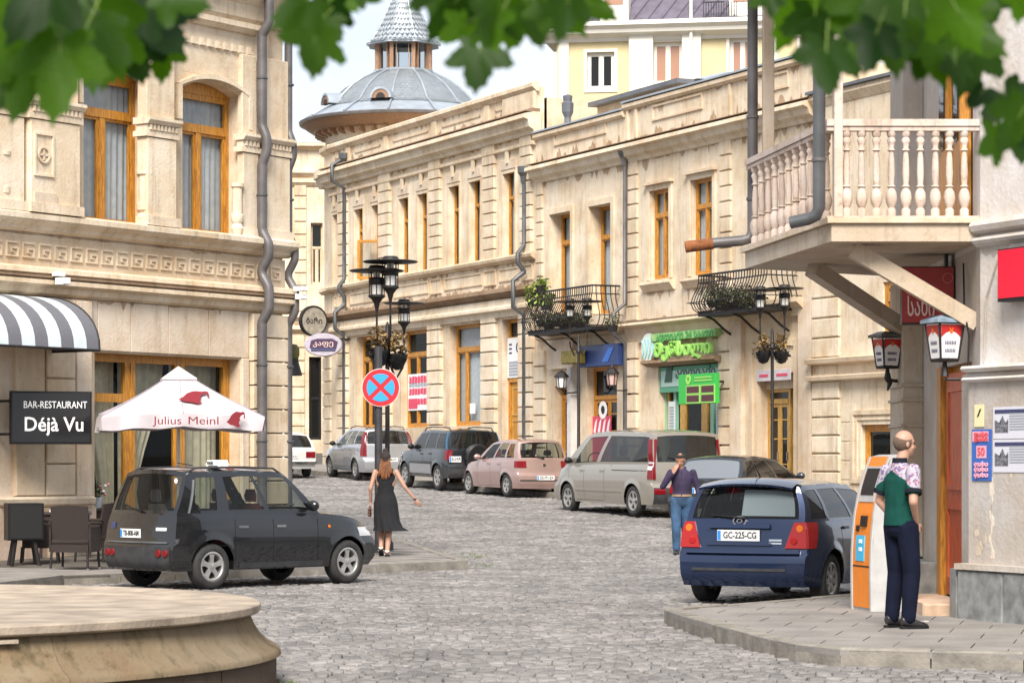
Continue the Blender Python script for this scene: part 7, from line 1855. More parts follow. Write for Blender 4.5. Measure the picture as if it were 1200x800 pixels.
for sd in (1, -1):
    l_ = sv.patch_rear(lambda z: sd * (.70 - max(0, z - 1.06) * .22), lambda z: sd * (sv.W(sv.xr, min(z, 1.06)) if z < 1.06 else sv.W(sv.xr, 1.06) + (.64 - sv.W(sv.xr, 1.06)) * (z - 1.06) / .42), .72, 1.45, 'tail_lamp', M_red, .02, 10)
    sv.patch_side(lambda z: sv.xr + max(0, z - 1.06) * .42, lambda z: sv.xr + .20 + max(0, z - 1.06) * .40, .72, 1.45, 'tail_lamp_side', M_red, sd, .02, 10, par=l_)
    MB().tube([sv.gp(u_ / 10, .99, sd) + Vector((0, -sd * .06, .07 if 0 < u_ < 10 else .0)) for u_ in range(0, 11)], .016, 6).build('roof_rail', M_trim, sv.t)

# --- old white saloon at the far corner
ld = Car('old_white_saloon', 'old boxy white saloon car at the far corner of the street', (-7.05, 79.2, gz(80)), hd(-.30, .95), 4.0, 1.62, 2.42, .95, 1.44,
        .28, [(-.95, .90), (.0, .92), (1.9, .92)], [(1.9, .92), (2.4, .90), (2.9, .84), (3.05, .74)], [(.3, .06), (.5, 0), (.8, .02)],
        [(.28, .04), (.42, 0), (.8, .0), (.9, .02)], [(-.05, 1.30), (.2, 1.36), (.9, 1.38), (1.2, 1.36), (1.35, 1.32)], (-.95, 1.85), (-.55, 1.38), [(.22, .38), (.42, .66), (.70, .94)], P_white, wr=.30, tilt=.03, wt=.60, gm=M_cglassd, rgm=M_cglassd, plan=.06)
ld.plate('AA-118-AA', 0, .66, w=.4); ld.patch_rear(-.80, .80, .42, .50, 'chrome_bumper', M_chrome, .06)
for sd in (1, -1): ld.patch_rear(sd * .46, sd * .76, .62, .80, 'tail_lamp', M_red, .016, 3)
ld.doors([.2, .95, 1.8])
# ================================================================ street furniture
M_lampglass = plain('frosted_lamp_glass', (.75, .75, .72), .3); M_dried = mat('dried_flowers', (.30, .20, .08), .8, var=.5, scale=25, island=.4)
def lamp_head(parent, loc, s=1.0):
    h = sub('lamp_head', parent, loc); h.scale = (s, s, s)
    MB().tube([(0, 0, -.62), (0, 0, -.16)], .02, 6).build('stem', M_iron, h); MB().lathe([(.02, -.24), (.05, -.10), (.10, -.03), (.14, 0), (.14, .03), (.10, .04)], 14).build('cup', M_iron, h, smooth=50)
    MB().lathe([(.09, .04), (.10, .22)], 14).build('glass_cylinder', M_lampglass, h, smooth=60)
    MB().lathe([(.12, .20), (.135, .22), (.135, .30), (.12, .32)], 14).build('band', M_iron, h, smooth=50)
    mb = MB()
    for k in range(8): a = k * PI / 4; mb.tube([(.12 * math.cos(a), .12 * math.sin(a), .03), (.13 * math.cos(a), .13 * math.sin(a), .42)], .008, 4)
    stuff(mb.build('cage_bars', M_iron, h)); MB().lathe([(.06, .30), (.06, .41)], 10).build('inner_tube', M_lampglass, h)
    MB().lathe([(.14, .40), (.43, .415), (.46, .432), (.43, .445), (.15, .46), (.13, .50), (.11, .52), (.01, .53)], 24).build('disc_hat', M_iron, h, smooth=40)
    return h
def basket(parent, loc, r=.17):
    b = MB().lathe([(.03, -.24), (r * .6, -.20), (r, -.05), (r * 1.05, .02), (r, .03)], 12).build('flower_basket', M_black, parent, loc=loc, smooth=40)
    leafball((0, 0, .20), r * 1.05, 150, .10, b, 'dried_flowers', M_dried, 1.3); leafball((0, 0, -.05), r * 1.2, 90, .10, b, 'dark_leaves', mat('dark_basket_leaves', (.02, .022, .02), .8), .7)
    return b
def street_lamp(px, Y, ztop, label, heads, bask, sign=False):
    p = xyz(px, 0, Y); g_ = gz(Y) + .13; t = thing('street_lamp', label, 'street lamp', (p.x, p.y, g_), 0, 'ornate iron street lamps with hanging flower baskets')
    H = ztop - g_
    MB().lathe([(.01, 0), (.10, 0), (.10, .12), (.07, .18), (.065, .7), (.055, .8), (.06, 1.1), (.04, 1.15), (.036, H - .9), (.07, H - .88), (.07, H - .8), (.04, H - .76), (.035, H - .5), (.01, H - .42)], 14).build('post', M_iron, t, smooth=50)
    for (dx, dy, dz, s) in heads:
        lamp_head(t, (dx, dy, H + dz), s); MB().tube([(0, 0, H - .80 + dz * .5), (dx * .5, dy * .5, H - .95 + dz), (dx * .9, dy * .9, H - .75 + dz), (dx, dy, H - .6 + dz)], .022, 6).build('arm', M_iron, t, smooth=60)
    for (dx, dy, dz) in bask:
        basket(t, (dx, dy, H + dz)); MB().tube([(0, 0, H + dz + .1), (dx * .6, dy * .6, H + dz + .15), (dx, dy, H + dz - .02)], .018, 6).build('basket_arm', M_iron, t)
    return t
z1 = CH + (HY - 347) * 42.3 / FPX
street_lamp(454, 42.3, z1, 'tall ornate lamp with three disc topped lanterns behind the walking woman', [(-.17, -.10, -.02, 1), (.06, -.22, .12, 1.0), (.26, .35, -.42, .75)], [(-.12, -.1, -.93), (.16, .0, -.98)])
z2 = CH + (HY - 372) * 64 / FPX
street_lamp(678, 64, z2, 'ornate lamp with pale lanterns in front of the balcony over the double door', [(-.22, -.1, 0, .9), (.22, .1, .02, .9)], [])
z3 = CH + (HY - 362) * 57 / FPX
street_lamp(905, 57, z3, 'ornate lamp with twin lanterns and dried flowers before the dark portal', [(-.28, -.1, 0, .95), (.28, .05, .05, .95)], [(-.2, 0, -.98), (.2, 0, -.98)])
# no-stopping sign on its own post
q = xyz(443.5, 0, 41.5); g_ = gz(41.5) + .13
ns_ = thing('no_stopping_sign', 'round red and blue no stopping sign with a red cross on a dark post', 'road sign', (q.x, q.y, g_))
MB().tube([(0, 0, 0), (0, 0, 3.35)], .062, 12).build('post', mat('dark_post', (.035, .035, .04), .5, var=.3), ns_, smooth=60)
zc_ = CH + (HY - 454) * 41.4 / FPX - g_; sx_ = (446.5 - 443.5) / FPX * 41.4
def disc(r, y0, y1, m, name, r_in=None): return MB().lathe([(r_in or .001, y0), (r, y0), (r, y1)] + ([(r_in, y1)] if r_in else []), 40, (sx_, -.09, zc_), axis='y').build(name, m, ns_)
disc(.308, -.002, .02, plain('sign_white_edge', (.7, .62, .62), .4), 'plate'); disc(.298, -.006, -.002, M_signred, 'red_ring'); 
for k in range(4):
    a = k * PI / 2 + PI / 4; P = []
    r_ = .225; g2 = .035
    for j in range(13):
        t_ = a - PI / 4 + g2 / r_ + (PI / 2 - 2 * g2 / r_) * j / 12; P.append((sx_ + r_ * math.cos(t_ + PI / 4), zc_ + r_ * math.sin(t_ + PI / 4)))
    P.append((sx_ + g2 * 1.42 * math.cos(a + PI / 4), zc_ + g2 * 1.42 * math.sin(a + PI / 4))); MB().prism(P, -.104, -.096, 'y').build('blue_field', plain('road_sign_blue', (.03, .30, .70), .4), ns_)
for z_ in (-.15, .15): MB().box(-.07, .07, -.09, .07, zc_ + z_ - .015, zc_ + z_ + .015).build('clamp', M_pipe2, ns_)
# wall lanterns beside the yellow doors
for i, (px_, py_) in enumerate(((658, 446), (717, 443))):
    p_ = M.P(M.u(px_, -.5), -.5); t = thing('door_lantern', ('small iron wall lantern with pale panes left of the white door jamb', 'small iron wall lantern with rosy panes right of the yellow double door')[i], 'lantern', (p_.x, p_.y, M.z(px_, py_ + 8, -.5)), M.rz)
    MB().lathe([(.11, 0), (.15, .28)], 6).build('pane', M_lampglass if i == 0 else plain('rosy_pane', (.62, .42, .38), .4), t); MB().lathe([(.01, -.05), (.11, -.02), (.12, .0)], 6).build('base', M_iron, t); MB().lathe([(.20, .28), (.20, .31), (.10, .42), (.03, .46), (.01, .52)], 6).build('roof', M_iron, t)
    for k in range(6): a = k * PI / 3; MB().bar((.115 * math.cos(a), .115 * math.sin(a), 0), (.155 * math.cos(a), .155 * math.sin(a), .28), .02).build('corner_bar', M_iron, t)
    MB().tube([(0, 0, -.04), (0, .1, -.14), (.05, .3, -.14), (.1, .5, -.1)], .02, 6).build('arm', M_iron, t); MB().box(.05, .12, .44, .5, -.3, .1).build('wall_plate', M_iron, t)
# ================================================================ people
M_skin = mat('skin', (.34, .17, .11), .55, var=.08, scale=12); M_skin2 = mat('fair_skin', (.42, .235, .165), .55, var=.08, scale=12)
def V3(*a): return Vector(a)
def hand(mb, wrist, d, palm_n, s=1.0, curl=.4, side=1):
    """palm, four unequal curled fingers, thumb from the side of the palm"""
    d = d.normalized(); n = palm_n.normalized(); l = d.cross(n).normalized() * side
    mb.loft([(wrist, l * .026 * s, n * .019 * s), (wrist + d * .03 * s, l * .034 * s, n * .017 * s), (wrist + d * .085 * s, l * .041 * s, n * .014 * s), (wrist + d * .10 * s, l * .036 * s, n * .011 * s)], 12)
    for i, (o, ln) in enumerate(((-.030, .062), (-.010, .073), (.011, .080), (.031, .070))):
        b = wrist + d * .095 * s + l * o * s; c1 = curl * (1 + .1 * i); p1 = b + (d * math.cos(c1) - n * -math.sin(c1) * -1 * -1) * 0
        d1 = (d * math.cos(c1) + n * math.sin(c1)); d2 = (d * math.cos(c1 * 2.2) + n * math.sin(c1 * 2.2)); p1 = b + d1 * ln * .55 * s; p2 = p1 + d2 * ln * .5 * s
        mb.cap(b, p1, .0098 * s, .0088 * s, 8); mb.cap(p1, p2, .0088 * s, .0072 * s, 8)
    tb = wrist + d * .03 * s + l * .034 * s; t1 = tb + (d * .7 + l * .6 + n * .3).normalized() * .042 * s; t2 = t1 + (d * .9 + l * .2 + n * .35).normalized() * .034 * s
    mb.cap(tb, t1, .013 * s, .011 * s, 8); mb.cap(t1, t2, .011 * s, .0085 * s, 8)
def head_mesh(mb, c, f, u, s=1.0, nose=1.0):
    """c centre of the skull, f facing direction, u up"""
    f = f.normalized(); r = f.cross(u).normalized(); u = r.cross(f).normalized()
    def P(a, b, h): return c + (f * a + r * b + u * h) * s
    F = Matrix((r, f, u)).transposed().to_4x4()
    mb.ell(c + u * .02 * s - f * .008 * s, (.074 * s, .094 * s, .098 * s), 20, 14, F); mb.ell(P(.022, 0, -.035), (.060 * s, .074 * s, .085 * s), 18, 12, F)
    mb.ell(P(.058, 0, -.095), (.028 * s, .026 * s, .022 * s), 12, 8, F); mb.loft([(P(.085, 0, .015), r * .008 * s, u * .006 * s), (P(.098, 0, -.01), r * .011 * s, u * .012 * s), (P(.110, 0, -.030), r * .014 * s, u * .010 * s), (P(.095, 0, -.040), r * .012 * s, u * .006 * s)], 8)
    for sd in (1, -1):
        mb.ell(P(-.002, sd * .078, -.012), (.010 * s, .020 * s, .030 * s), 10, 8, F @ Matrix.Rotation(.3 * sd, 4, 'Z')); mb.ell(P(.070, sd * .033, .022), (.024 * s, .014 * s, .008 * s), 8, 6, F); mb.ell(P(.060, sd * .038, -.035), (.022 * s, .022 * s, .022 * s), 8, 6, F)
    mb.ell(P(.088, 0, -.062), (.024 * s, .010 * s, .007 * s), 10, 6, F); mb.ell(P(.086, 0, -.074), (.020 * s, .010 * s, .007 * s), 10, 6, F)
def face_bits(root, c, f, u, s=1.0):
    f = f.normalized(); r = f.cross(u).normalized(); u = r.cross(f).normalized()
    for sd in (1, -1):
        MB().ell(c + (f * .078 + r * sd * .032 + u * .004) * s, (.011 * s, .011 * s, .008 * s), 8, 6).build('eye', M_black, root); MB().bar(c + (f * .088 + r * sd * .016 + u * .028) * s, c + (f * .076 + r * sd * .050 + u * .027) * s, .006 * s, .008 * s).build('eyebrow', plain('brow_hair', (.05, .03, .02), .8), root)
    MB().bar(c + (f * .097 - r * .020 + u * -.068) * s, c + (f * .097 + r * .020 + u * -.068) * s, .004 * s, .004 * s).build('mouth', plain('lip', (.28, .08, .07), .6), root)
def limb(mb, pts, rs, n=12):
    for (p, q), (a, b) in zip(zip(pts, pts[1:]), zip(rs, rs[1:])): mb.cap(p, q, a, b, n)
def body(root, J, s=1.0, skin=None, female=False):
    """J: joints in root coordinates; one continuous surface"""
    mb = MB(); r = (J['shR'] - J['shL']).normalized(); up = Vector((0, 0, 1)); f = up.cross(r).normalized(); J['f'] = f
    pel, ch, nk = J['pelvis'], J['chest'], J['neck']; wS = (J['shR'] - J['shL']).length / 2; hp = .155 if female else .15
    mb.loft([(pel - up * .09, r * hp * .85, f * .095), (pel, r * hp, f * .105), (pel + (ch - pel) * .4, r * (.118 if female else .135), f * .09), (pel + (ch - pel) * .8, r * .15, f * .108), (ch + up * .05, r * wS * .92, f * .10), (ch + (nk - ch) * .62, r * wS * .80, f * .078), (nk - up * .015, r * .07, f * .06)], 20)
    mb.cap(nk - up * .05, J['head'] - up * .06 * s, .058 if not female else .047, .053 if not female else .044)
    head_mesh(mb, J['head'], J['look'], J.get('hup', up), s)
    for k in 'LR':
        limb(mb, [J['sh' + k], J['el' + k], J['wr' + k]], [.052 if not female else .042, .040 if not female else .032, .025 if not female else .021])
        hand(mb, J['wr' + k], J['hd' + k], J['hn' + k], .98 if not female else .88, J.get('curl' + k, .35), J.get('side' + k, 1))
        limb(mb, [J['hip' + k], J['kn' + k], J['an' + k]], [.088, .058, .036]); kn, an = J['kn' + k], J['an' + k]; cal = kn.lerp(an, .3) - J['f'] * .012; mb.cap(cal, kn.lerp(an, .55) - J['f'] * .006, .050, .042)
        fd = J['ft' + k].normalized(); mb.loft([(an - fd * .05 + up * -.03, fd.cross(up) * .030, up * .030), (an + fd * .03 - up * .035, fd.cross(up) * .038, up * .035), (an + fd * .12 - up * .055, fd.cross(up) * .044, up * .020), (an + fd * .17 - up * .06, fd.cross(up) * .030, up * .012)], 12)
    return remeshed(mb, 'body', skin or M_skin, root, .0075, 3, .5)
def trousers(root, J, m, w=1.16, bottom=.02, name='trousers'):
    mb = MB(); r = (J['shR'] - J['shL']).normalized(); f = J['f']; up = Vector((0, 0, 1)); pel = J['pelvis']
    mb.loft([(pel + up * .10, r * .158, f * .118), (pel + up * .02, r * .170, f * .128), (pel - up * .08, r * .172, f * .125), (pel - up * .13, r * .15, f * .10)], 20)
    for k in 'LR':
        h, kn, an = J['hip' + k], J['kn' + k], J['an' + k]; e = kn.lerp(an, 1 - bottom)
        limb(mb, [h + up * .02, kn, kn.lerp(an, .5), e], [.106, .080, .074, .066])
        for q_ in (.55, .8, .93): mb.ell(kn.lerp(an, q_) + f * .006 * (1 if q_ > .7 else -1), (.068, .070, .018), 12, 6)
    return remeshed(mb, name, m, root, .009, 2, .5)
def shoe(root, an, fd, m, name='shoe', sole=None, flat=False):
    fd = fd.normalized(); up = Vector((0, 0, 1)); l = fd.cross(up)
    mb = MB().loft([(an - fd * .07 - up * .02, l * .030, up * .038), (an - fd * .03 - up * .02, l * .040, up * .050), (an + fd * .05 - up * .04, l * .044, up * .042), (an + fd * .13 - up * .055, l * .048, up * .030), (an + fd * .19 - up * .065, l * .030, up * .018)], 14)
    o = remeshed(mb, name, m, root, .006, 2); b = an.z - .088
    P = [(-.075, -.03), (-.03, -.042), (.06, -.045), (.13, -.05), (.19, -.035), (.205, 0), (.19, .035), (.13, .05), (.06, .045), (-.03, .042), (-.075, .03)]
    MB().add([(an + fd * a + l * c).to_tuple()[:2] + (b,) for a, c in P] + [(an + fd * a + l * c).to_tuple()[:2] + (b + .022,) for a, c in P], [tuple(range(11))[::-1], tuple(range(11, 22))] + [(i, (i + 1) % 11, 11 + (i + 1) % 11, 11 + i) for i in range(11)]).build('sole', sole or M_black, o)
    return o
def top_garment(root, J, m, name, sleeve='long', hem=.02, extra=1.0, female=False):
    mb = MB(); r = (J['shR'] - J['shL']).normalized(); f = J['f']; up = Vector((0, 0, 1)); pel, ch, nk = J['pelvis'], J['chest'], J['neck']; wS = (J['shR'] - J['shL']).length / 2
    mb.loft([(pel + up * hem, r * .172 * extra, f * .130 * extra), (pel + up * .10, r * .165 * extra, f * .122 * extra), (pel + (ch - pel) * .45, r * .152 * extra, f * .115 * extra), (pel + (ch - pel) * .8, r * .170, f * .125), (ch + up * .05, r * wS * 1.0, f * .118), (ch + (nk - ch) * .62, r * wS * .86, f * .092), (nk - up * .025, r * .085, f * .072), (nk + up * .005, r * .07, f * .062)], 22)
    for k in 'LR':
        sh_, el, wr_ = J['sh' + k], J['el' + k], J['wr' + k]
        if sleeve == 'long': limb(mb, [sh_, el, el.lerp(wr_, .92)], [.061, .052, .040]); mb.ell(el, (.060, .060, .05), 10, 6)
        elif sleeve == 'short': limb(mb, [sh_, sh_.lerp(el, .62)], [.066, .066])
    return remeshed(mb, name, m, root, .0085, 3, .5)

# ---- man in the green polo shirt, seen from behind, by the kiosk
gm = thing('person', 'balding man in a dark green polo with patterned shoulders and navy trousers, hand in pocket', 'person', xyz(1061, 0, 0) if False else ((1056 - 600) / FPX * 23.15, 23.15, .133), R(28))
# local: faces +x, left +y (turned half away from the camera)
up = V3(0, 0, 1)
J = dict(pelvis=V3(0, 0, .95), chest=V3(-.01, 0, 1.28), neck=V3(-.015, 0, 1.50), head=V3(.035, -.005, 1.665), look=V3(1, -.22, -.06), shR=V3(-.01, -.195, 1.42), shL=V3(-.01, .195, 1.42),
    elR=V3(-.07, -.275, 1.14), wrR=V3(.05, -.165, .955), hdR=V3(.2, .15, -1), hnR=V3(0, 1, .1), elL=V3(-.04, .27, 1.14), wrL=V3(.07, .17, .95), hdL=V3(.2, -.1, -1), hnL=V3(0, -1, -.3),
    hipR=V3(0, -.095, .90), hipL=V3(0, .095, .90), knR=V3(.03, -.12, .50), knL=V3(.02, .10, .50), anR=V3(-.02, -.135, .088), anL=V3(-.03, .10, .088), ftR=V3(1, -.15, 0), ftL=V3(1, .2, 0), curlR=.5)
body(gm, J, 1.0, M_skin2); face_bits(gm, J['head'], J['look'], up)
trousers(gm, J, mat('navy_trousers', (.006, .008, .020), .85, var=.3, scale=5, bump=.3, bscale=12))
M_polo, _t, _b = new_mat('green_polo_cloth'); _b.inputs['Roughness'].default_value = .85
_g = _t.nodes.new('ShaderNodeTexCoord'); _s = _t.nodes.new('ShaderNodeSeparateXYZ'); _t.links.new(_g.outputs['Object'], _s.inputs[0])
_vo = _t.nodes.new('ShaderNodeTexVoronoi'); _vo.inputs['Scale'].default_value = 60; _t.links.new(_g.outputs['Object'], _vo.inputs['Vector']); _cr = _t.nodes.new('ShaderNodeValToRGB'); _cr.color_ramp.interpolation = 'CONSTANT'
for i, (p_, c_) in enumerate(((0, (.36, .33, .38)), (.38, (.16, .12, .22)), (.66, (.36, .14, .17)), (.76, (.38, .35, .40)))):
    e_ = _cr.color_ramp.elements[i] if i < 2 else _cr.color_ramp.elements.new(p_); e_.position = p_; e_.color = c_ + (1,)
_sv = _t.nodes.new('ShaderNodeSeparateColor'); _t.links.new(_vo.outputs['Color'], _sv.inputs[0]); _t.links.new(_sv.outputs[0], _cr.inputs[0])
_m = _t.nodes.new('ShaderNodeMix'); _m.data_type = 'RGBA'; _ab = _t.nodes.new('ShaderNodeMath'); _ab.operation = 'ABSOLUTE'; _t.links.new(_s.outputs[1], _ab.inputs[0])
_ad = _t.nodes.new('ShaderNodeMath'); _ad.operation = 'MULTIPLY_ADD'; _ad.inputs[1].default_value = 0.55; _t.links.new(_ab.outputs[0], _ad.inputs[0]); _t.links.new(_s.outputs[2], _ad.inputs[2])
_gt = _t.nodes.new('ShaderNodeMath'); _gt.operation = 'GREATER_THAN'; _gt.inputs[1].default_value = 1.425; _t.links.new(_ad.outputs[0], _gt.inputs[0]); _t.links.new(_gt.outputs[0], _m.inputs[0])
_n = _t.nodes.new('ShaderNodeTexNoise'); _n.inputs['Scale'].default_value = 7; _r2 = _t.nodes.new('ShaderNodeValToRGB'); _r2.color_ramp.elements[0].color = (.004, .035, .028, 1); _r2.color_ramp.elements[1].color = (.010, .075, .058, 1); _t.links.new(_n.outputs[0], _r2.inputs[0])
_t.links.new(_r2.outputs[0], _m.inputs[6]); _t.links.new(_cr.outputs[0], _m.inputs[7]); _t.links.new(_m.outputs[2], _b.inputs['Base Color'])
top_garment(gm, J, M_polo, 'polo_shirt', 'short', hem=-.03, extra=1.09)
M_dkknit = plain('dark_knit', (.012, .014, .02), .9)
MB().loft([(J['neck'] - up * .015, V3(0, .078, 0), V3(.068, 0, 0)), (J['neck'] + up * .035, V3(0, .072, 0), V3(.064, 0, 0)), (J['neck'] + up * .02, V3(0, .060, 0), V3(.052, 0, 0))], 18).build('collar', M_dkknit, gm, smooth=60)
for k in 'RL': e_ = J['sh' + k].lerp(J['el' + k], .70); d_ = (J['el' + k] - J['sh' + k]).normalized(); MB().tube([e_ - d_ * .02, e_ + d_ * .015], .078, 16, cap=False).build('cuff', M_dkknit, gm, smooth=60)
MB().tube([V3(.06, -.17, .985) + V3(-.08, 0, 0), V3(.02, -.17, .95)], .012, 5).build('belt_loop', M_black, gm)
M_hair = mat('brown_grey_hair', (.06, .04, .03), .9, var=.4, scale=60, bump=.6)
def hair_shell(root, c, yaw, a0, a1, zlo, zhi, m, name='hair', th=.006):
    F_ = Matrix.Rotation(yaw, 4, 'Z'); P = []
    for i in range(37):
        a = a0 + (a1 - a0) * i / 36; e = math.sin(PI * i / 36) ** .35; row = []
        for j in range(9):
            z = zlo(a) + (zhi(a) - zlo(a)) * j / 8; el = math.asin(max(-.98, min(.98, (z - .02) / .104))); k = th * math.sin(PI * (j + .4) / 8.8) ** .5 * e
            row.append(c + F_ @ V3(math.cos(a) * math.cos(el) * (.0945 + k) - .008, math.sin(a) * math.cos(el) * (.0745 + k) * (1 if el > 0 else 1.02), z))
        P.append(row)
    return MB().grid(P).build(name, m, root, smooth=80)
hair_shell(gm, J['head'], math.atan2(-.22, 1), R(58), R(302), lambda a: -.055 - .02 * (math.cos(a) < -.3), lambda a: .045 + .015 * math.cos(2 * a), mat('brown_grey_hair', (.13, .085, .06), .9, var=.35, scale=70, bump=.5), th=.009)
for k in 'RL': shoe(gm, J['an' + k], J['ft' + k], plain('dark_leather_shoe', (.02, .018, .02), .4))
MB().cbox(.0, .05, -.03, .03, 0, .01, .002).build('shoe_flash', plain('shoe_grey', (.5, .46, .42), .5), gm, loc=(.10, -.185, .06))

for m_ in ('navy_trousers', 'green_polo_cloth', 'dark_knit'): bpy.data.materials[m_].node_tree.nodes['Principled BSDF'].inputs['Specular IOR Level'].default_value = .12
# ---- woman in the black dress, walking away
M_dress = mat('black_dress_cloth', (.005, .005, .007), .9, var=.4, scale=5, bump=.6, bscale=9)
wm = thing('person', 'woman with long auburn hair in a black midi dress walking up the pavement', 'person', ((452 - 600) / FPX * 40.6, 40.6, gz(40.6) + .135), R(90))
# local: faces +x (away from the camera), left +y (to the left in the picture)
J = dict(pelvis=V3(0, 0, .90), chest=V3(.0, 0, 1.20), neck=V3(-.01, 0, 1.40), head=V3(.02, .005, 1.545), look=V3(1, .1, -.12), shR=V3(0, -.165, 1.335), shL=V3(0, .165, 1.335),
    elR=V3(-.03, -.30, 1.10), wrR=V3(.02, -.46, .90), hdR=V3(.1, -.55, -.6), hnR=V3(1, 0, 0), elL=V3(-.04, .24, 1.07), wrL=V3(.06, .24, .85), hdL=V3(.15, -.0, -1), hnL=V3(0, -1, 0),
    hipR=V3(0, -.085, .86), hipL=V3(0, .085, .86), knR=V3(-.02, -.06, .47), knL=V3(.14, .07, .48), anR=V3(-.12, -.03, .088), anL=V3(-.06, .07, .14), ftR=V3(1, 0, 0), ftL=V3(.8, 0, -.5), curlR=.2, sideR=-1)
body(wm, J, .93, M_skin2, True)
mb = MB(); r = V3(0, -1, 0); f = V3(1, 0, 0)
def rings(secs, n=48, amp=0.0, k_=11):
    P = []
    for c_, a_, b_, am in secs: P.append([Vector(c_) + V3(math.cos(t) * b_, math.sin(t) * a_, 0) * (1 + am * math.sin(k_ * t + c_[2] * 3)) for t in [2 * PI * i / n for i in range(n + 1)]])
    return P
MB().grid(rings([((0, 0, 1.315), .135, .095, 0), ((0, 0, 1.25), .152, .118, 0), ((0, 0, 1.15), .142, .115, 0), ((0, 0, 1.03), .128, .102, .01), ((0, 0, .93), .165, .13, .015), ((0, 0, .84), .190, .15, .02), ((0, -.01, .70), .195, .165, .03), ((-.02, -.02, .56), .20, .18, .05), ((-.03, -.045, .46), .215, .20, .07), ((-.035, -.085, .40), .265, .22, .10)])).build('dress', M_dress, wm, smooth=80)
for sd in (1, -1): MB().tube([(-.075, sd * .10, 1.29), (-.055, sd * .11, 1.37), (.03, sd * .10, 1.385), (.09, sd * .09, 1.29)], .010, 6).build('strap', M_dress, wm)
M_aub = mat('auburn_hair', (.17, .060, .018), .6, var=.5, scale=40, bump=.8, stretch=(1, 1, .15)); M_dkh = mat('dark_brown_hair', (.03, .018, .014), .6, var=.5, scale=40, bump=.8)
hm_ = MB(); c_ = J['head']; hm_.ell(c_ + V3(-.022, 0, .025), (.098, .086, .095), 18, 12); hm_.ell(c_ + V3(-.055, 0, -.03), (.058, .074, .07), 14, 10); hm_.ell(c_ + V3(-.02, 0, .13), (.045, .045, .035), 12, 8); remeshed(hm_, 'hair', M_dkh, wm, .008, 3)
hm_ = MB()
for i in range(22):
    y_ = -.085 + .17 * i / 21; ln = .20 - abs(y_) * .9 + random.uniform(-.04, .03); hm_.tube([c_ + V3(-.07, y_ * .7, .0), c_ + V3(-.115, y_ * .85, -.10), V3(-.125, y_ * 1.15 + .01 * math.sin(i * 2), 1.33), V3(-.135, y_ * 1.2 + .012 * math.sin(i), 1.50 - .10 - ln)], [.014, .018, .017, .004], 6)
hm_.build('long_hair', M_aub, wm, smooth=70)
M_sand = plain('pale_sandal', (.62, .55, .48), .5)
for k in 'RL':
    an = J['an' + k]; fd = J['ft' + k].normalized(); MB().bar(an + fd * -.06 - up * (.075), an + fd * .17 - up * .080, .075, .016).build('sandal_sole', M_black, wm); MB().tube([an + V3(.06, -.045, -.06), an + V3(.06, 0, -.012), an + V3(.06, .045, -.06)], .010, 6).build('sandal_strap', M_sand, wm); MB().tube([an + V3(-.055, -.03, -.0), an + V3(-.07, 0, -.02), an + V3(-.055, .03, 0)], .016, 6).build('sandal_heel', M_sand, wm)
MB().lathe([(.024, -.012), (.028, 0), (.024, .012)], 12).build('bracelet', M_black, wm, loc=J['wrR'])
bg_ = thing('clutch_bag', 'small dark brown bag carried at the side of the woman in black', 'bag', ((452 - 600) / FPX * 40.6 - .255, 40.62, gz(40.6) + .135 + .62), R(80))
MB().cbox(-.05, .05, -.02, .02, 0, .13, .008).build('bag_body', plain('brown_leather', (.08, .03, .02), .5), bg_); MB().tube([(-.04, 0, .12), (-.03, 0, .17), (.03, 0, .17), (.04, 0, .12)], .006, 5).build('handle', M_black, bg_)

# ---- man in the purple shirt, walking toward the camera with a hand to his face
Yp = 43.6; pm_ = thing('person', 'man in a purple shirt and blue jeans walking with one hand held to his face', 'person', ((799 - 600) / FPX * Yp, Yp, gz(Yp)), R(-96))
# local: faces +x (toward the camera), left +y (right in the picture)
J = dict(pelvis=V3(0, 0, .93), chest=V3(.015, 0, 1.25), neck=V3(.03, 0, 1.46), head=V3(.085, -.02, 1.60), look=V3(1, -.15, -.55), hup=V3(.4, 0, 1), shR=V3(.0, -.19, 1.385), shL=V3(.0, .19, 1.385),
    elR=V3(.10, -.315, 1.15), wrR=V3(.215, -.135, 1.375), hdR=V3(-.10, .28, .62), hnR=V3(-.85, .3, .1), elL=V3(-.03, .27, 1.12), wrL=V3(.10, .30, .87), hdL=V3(.2, .0, -1), hnL=V3(0, -1, 0),
    hipR=V3(0, -.095, .89), hipL=V3(0, .095, .89), knR=V3(.13, -.09, .49), knL=V3(-.02, .07, .48), anR=V3(.14, -.085, .088), anL=V3(-.22, .06, .15), ftR=V3(1, 0, 0), ftL=V3(.8, 0, -.5), curlR=.25, sideR=1)
body(pm_, J, 1.0, M_skin); face_bits(pm_, J['head'], J['look'], J['hup'], .8)
trousers(pm_, J, mat('blue_jeans', (.028, .07, .14), .85, var=.55, scale=5, bump=.3, bscale=14))
top_garment(pm_, J, mat('purple_shirt', (.026, .016, .048), .8, var=.35, scale=6, bump=.4, bscale=14), 'shirt', 'long', hem=.03)
MB().loft([(J['neck'] - up * .03, V3(0, .082, 0), V3(.075, 0, 0)), (J['neck'] + up * .03, V3(0, .074, 0), V3(.066, 0, 0)), (J['neck'] + up * .015, V3(0, .062, 0), V3(.055, 0, 0))], 16).build('collar', plain('purple_collar', (.05, .03, .085), .8), pm_, smooth=60)
MB().box(.108, .128, -.008, .008, .98, 1.40).build('button_strip', plain('purple_collar_dark', (.025, .014, .045), .8), pm_)
MB().loft([((0, 0, 1.015), (0, .168, 0), (.125, 0, 0)), ((0, 0, .98), (0, .172, 0), (.129, 0, 0))], 20).build('belt', plain('tan_belt', (.25, .17, .10), .6), pm_)
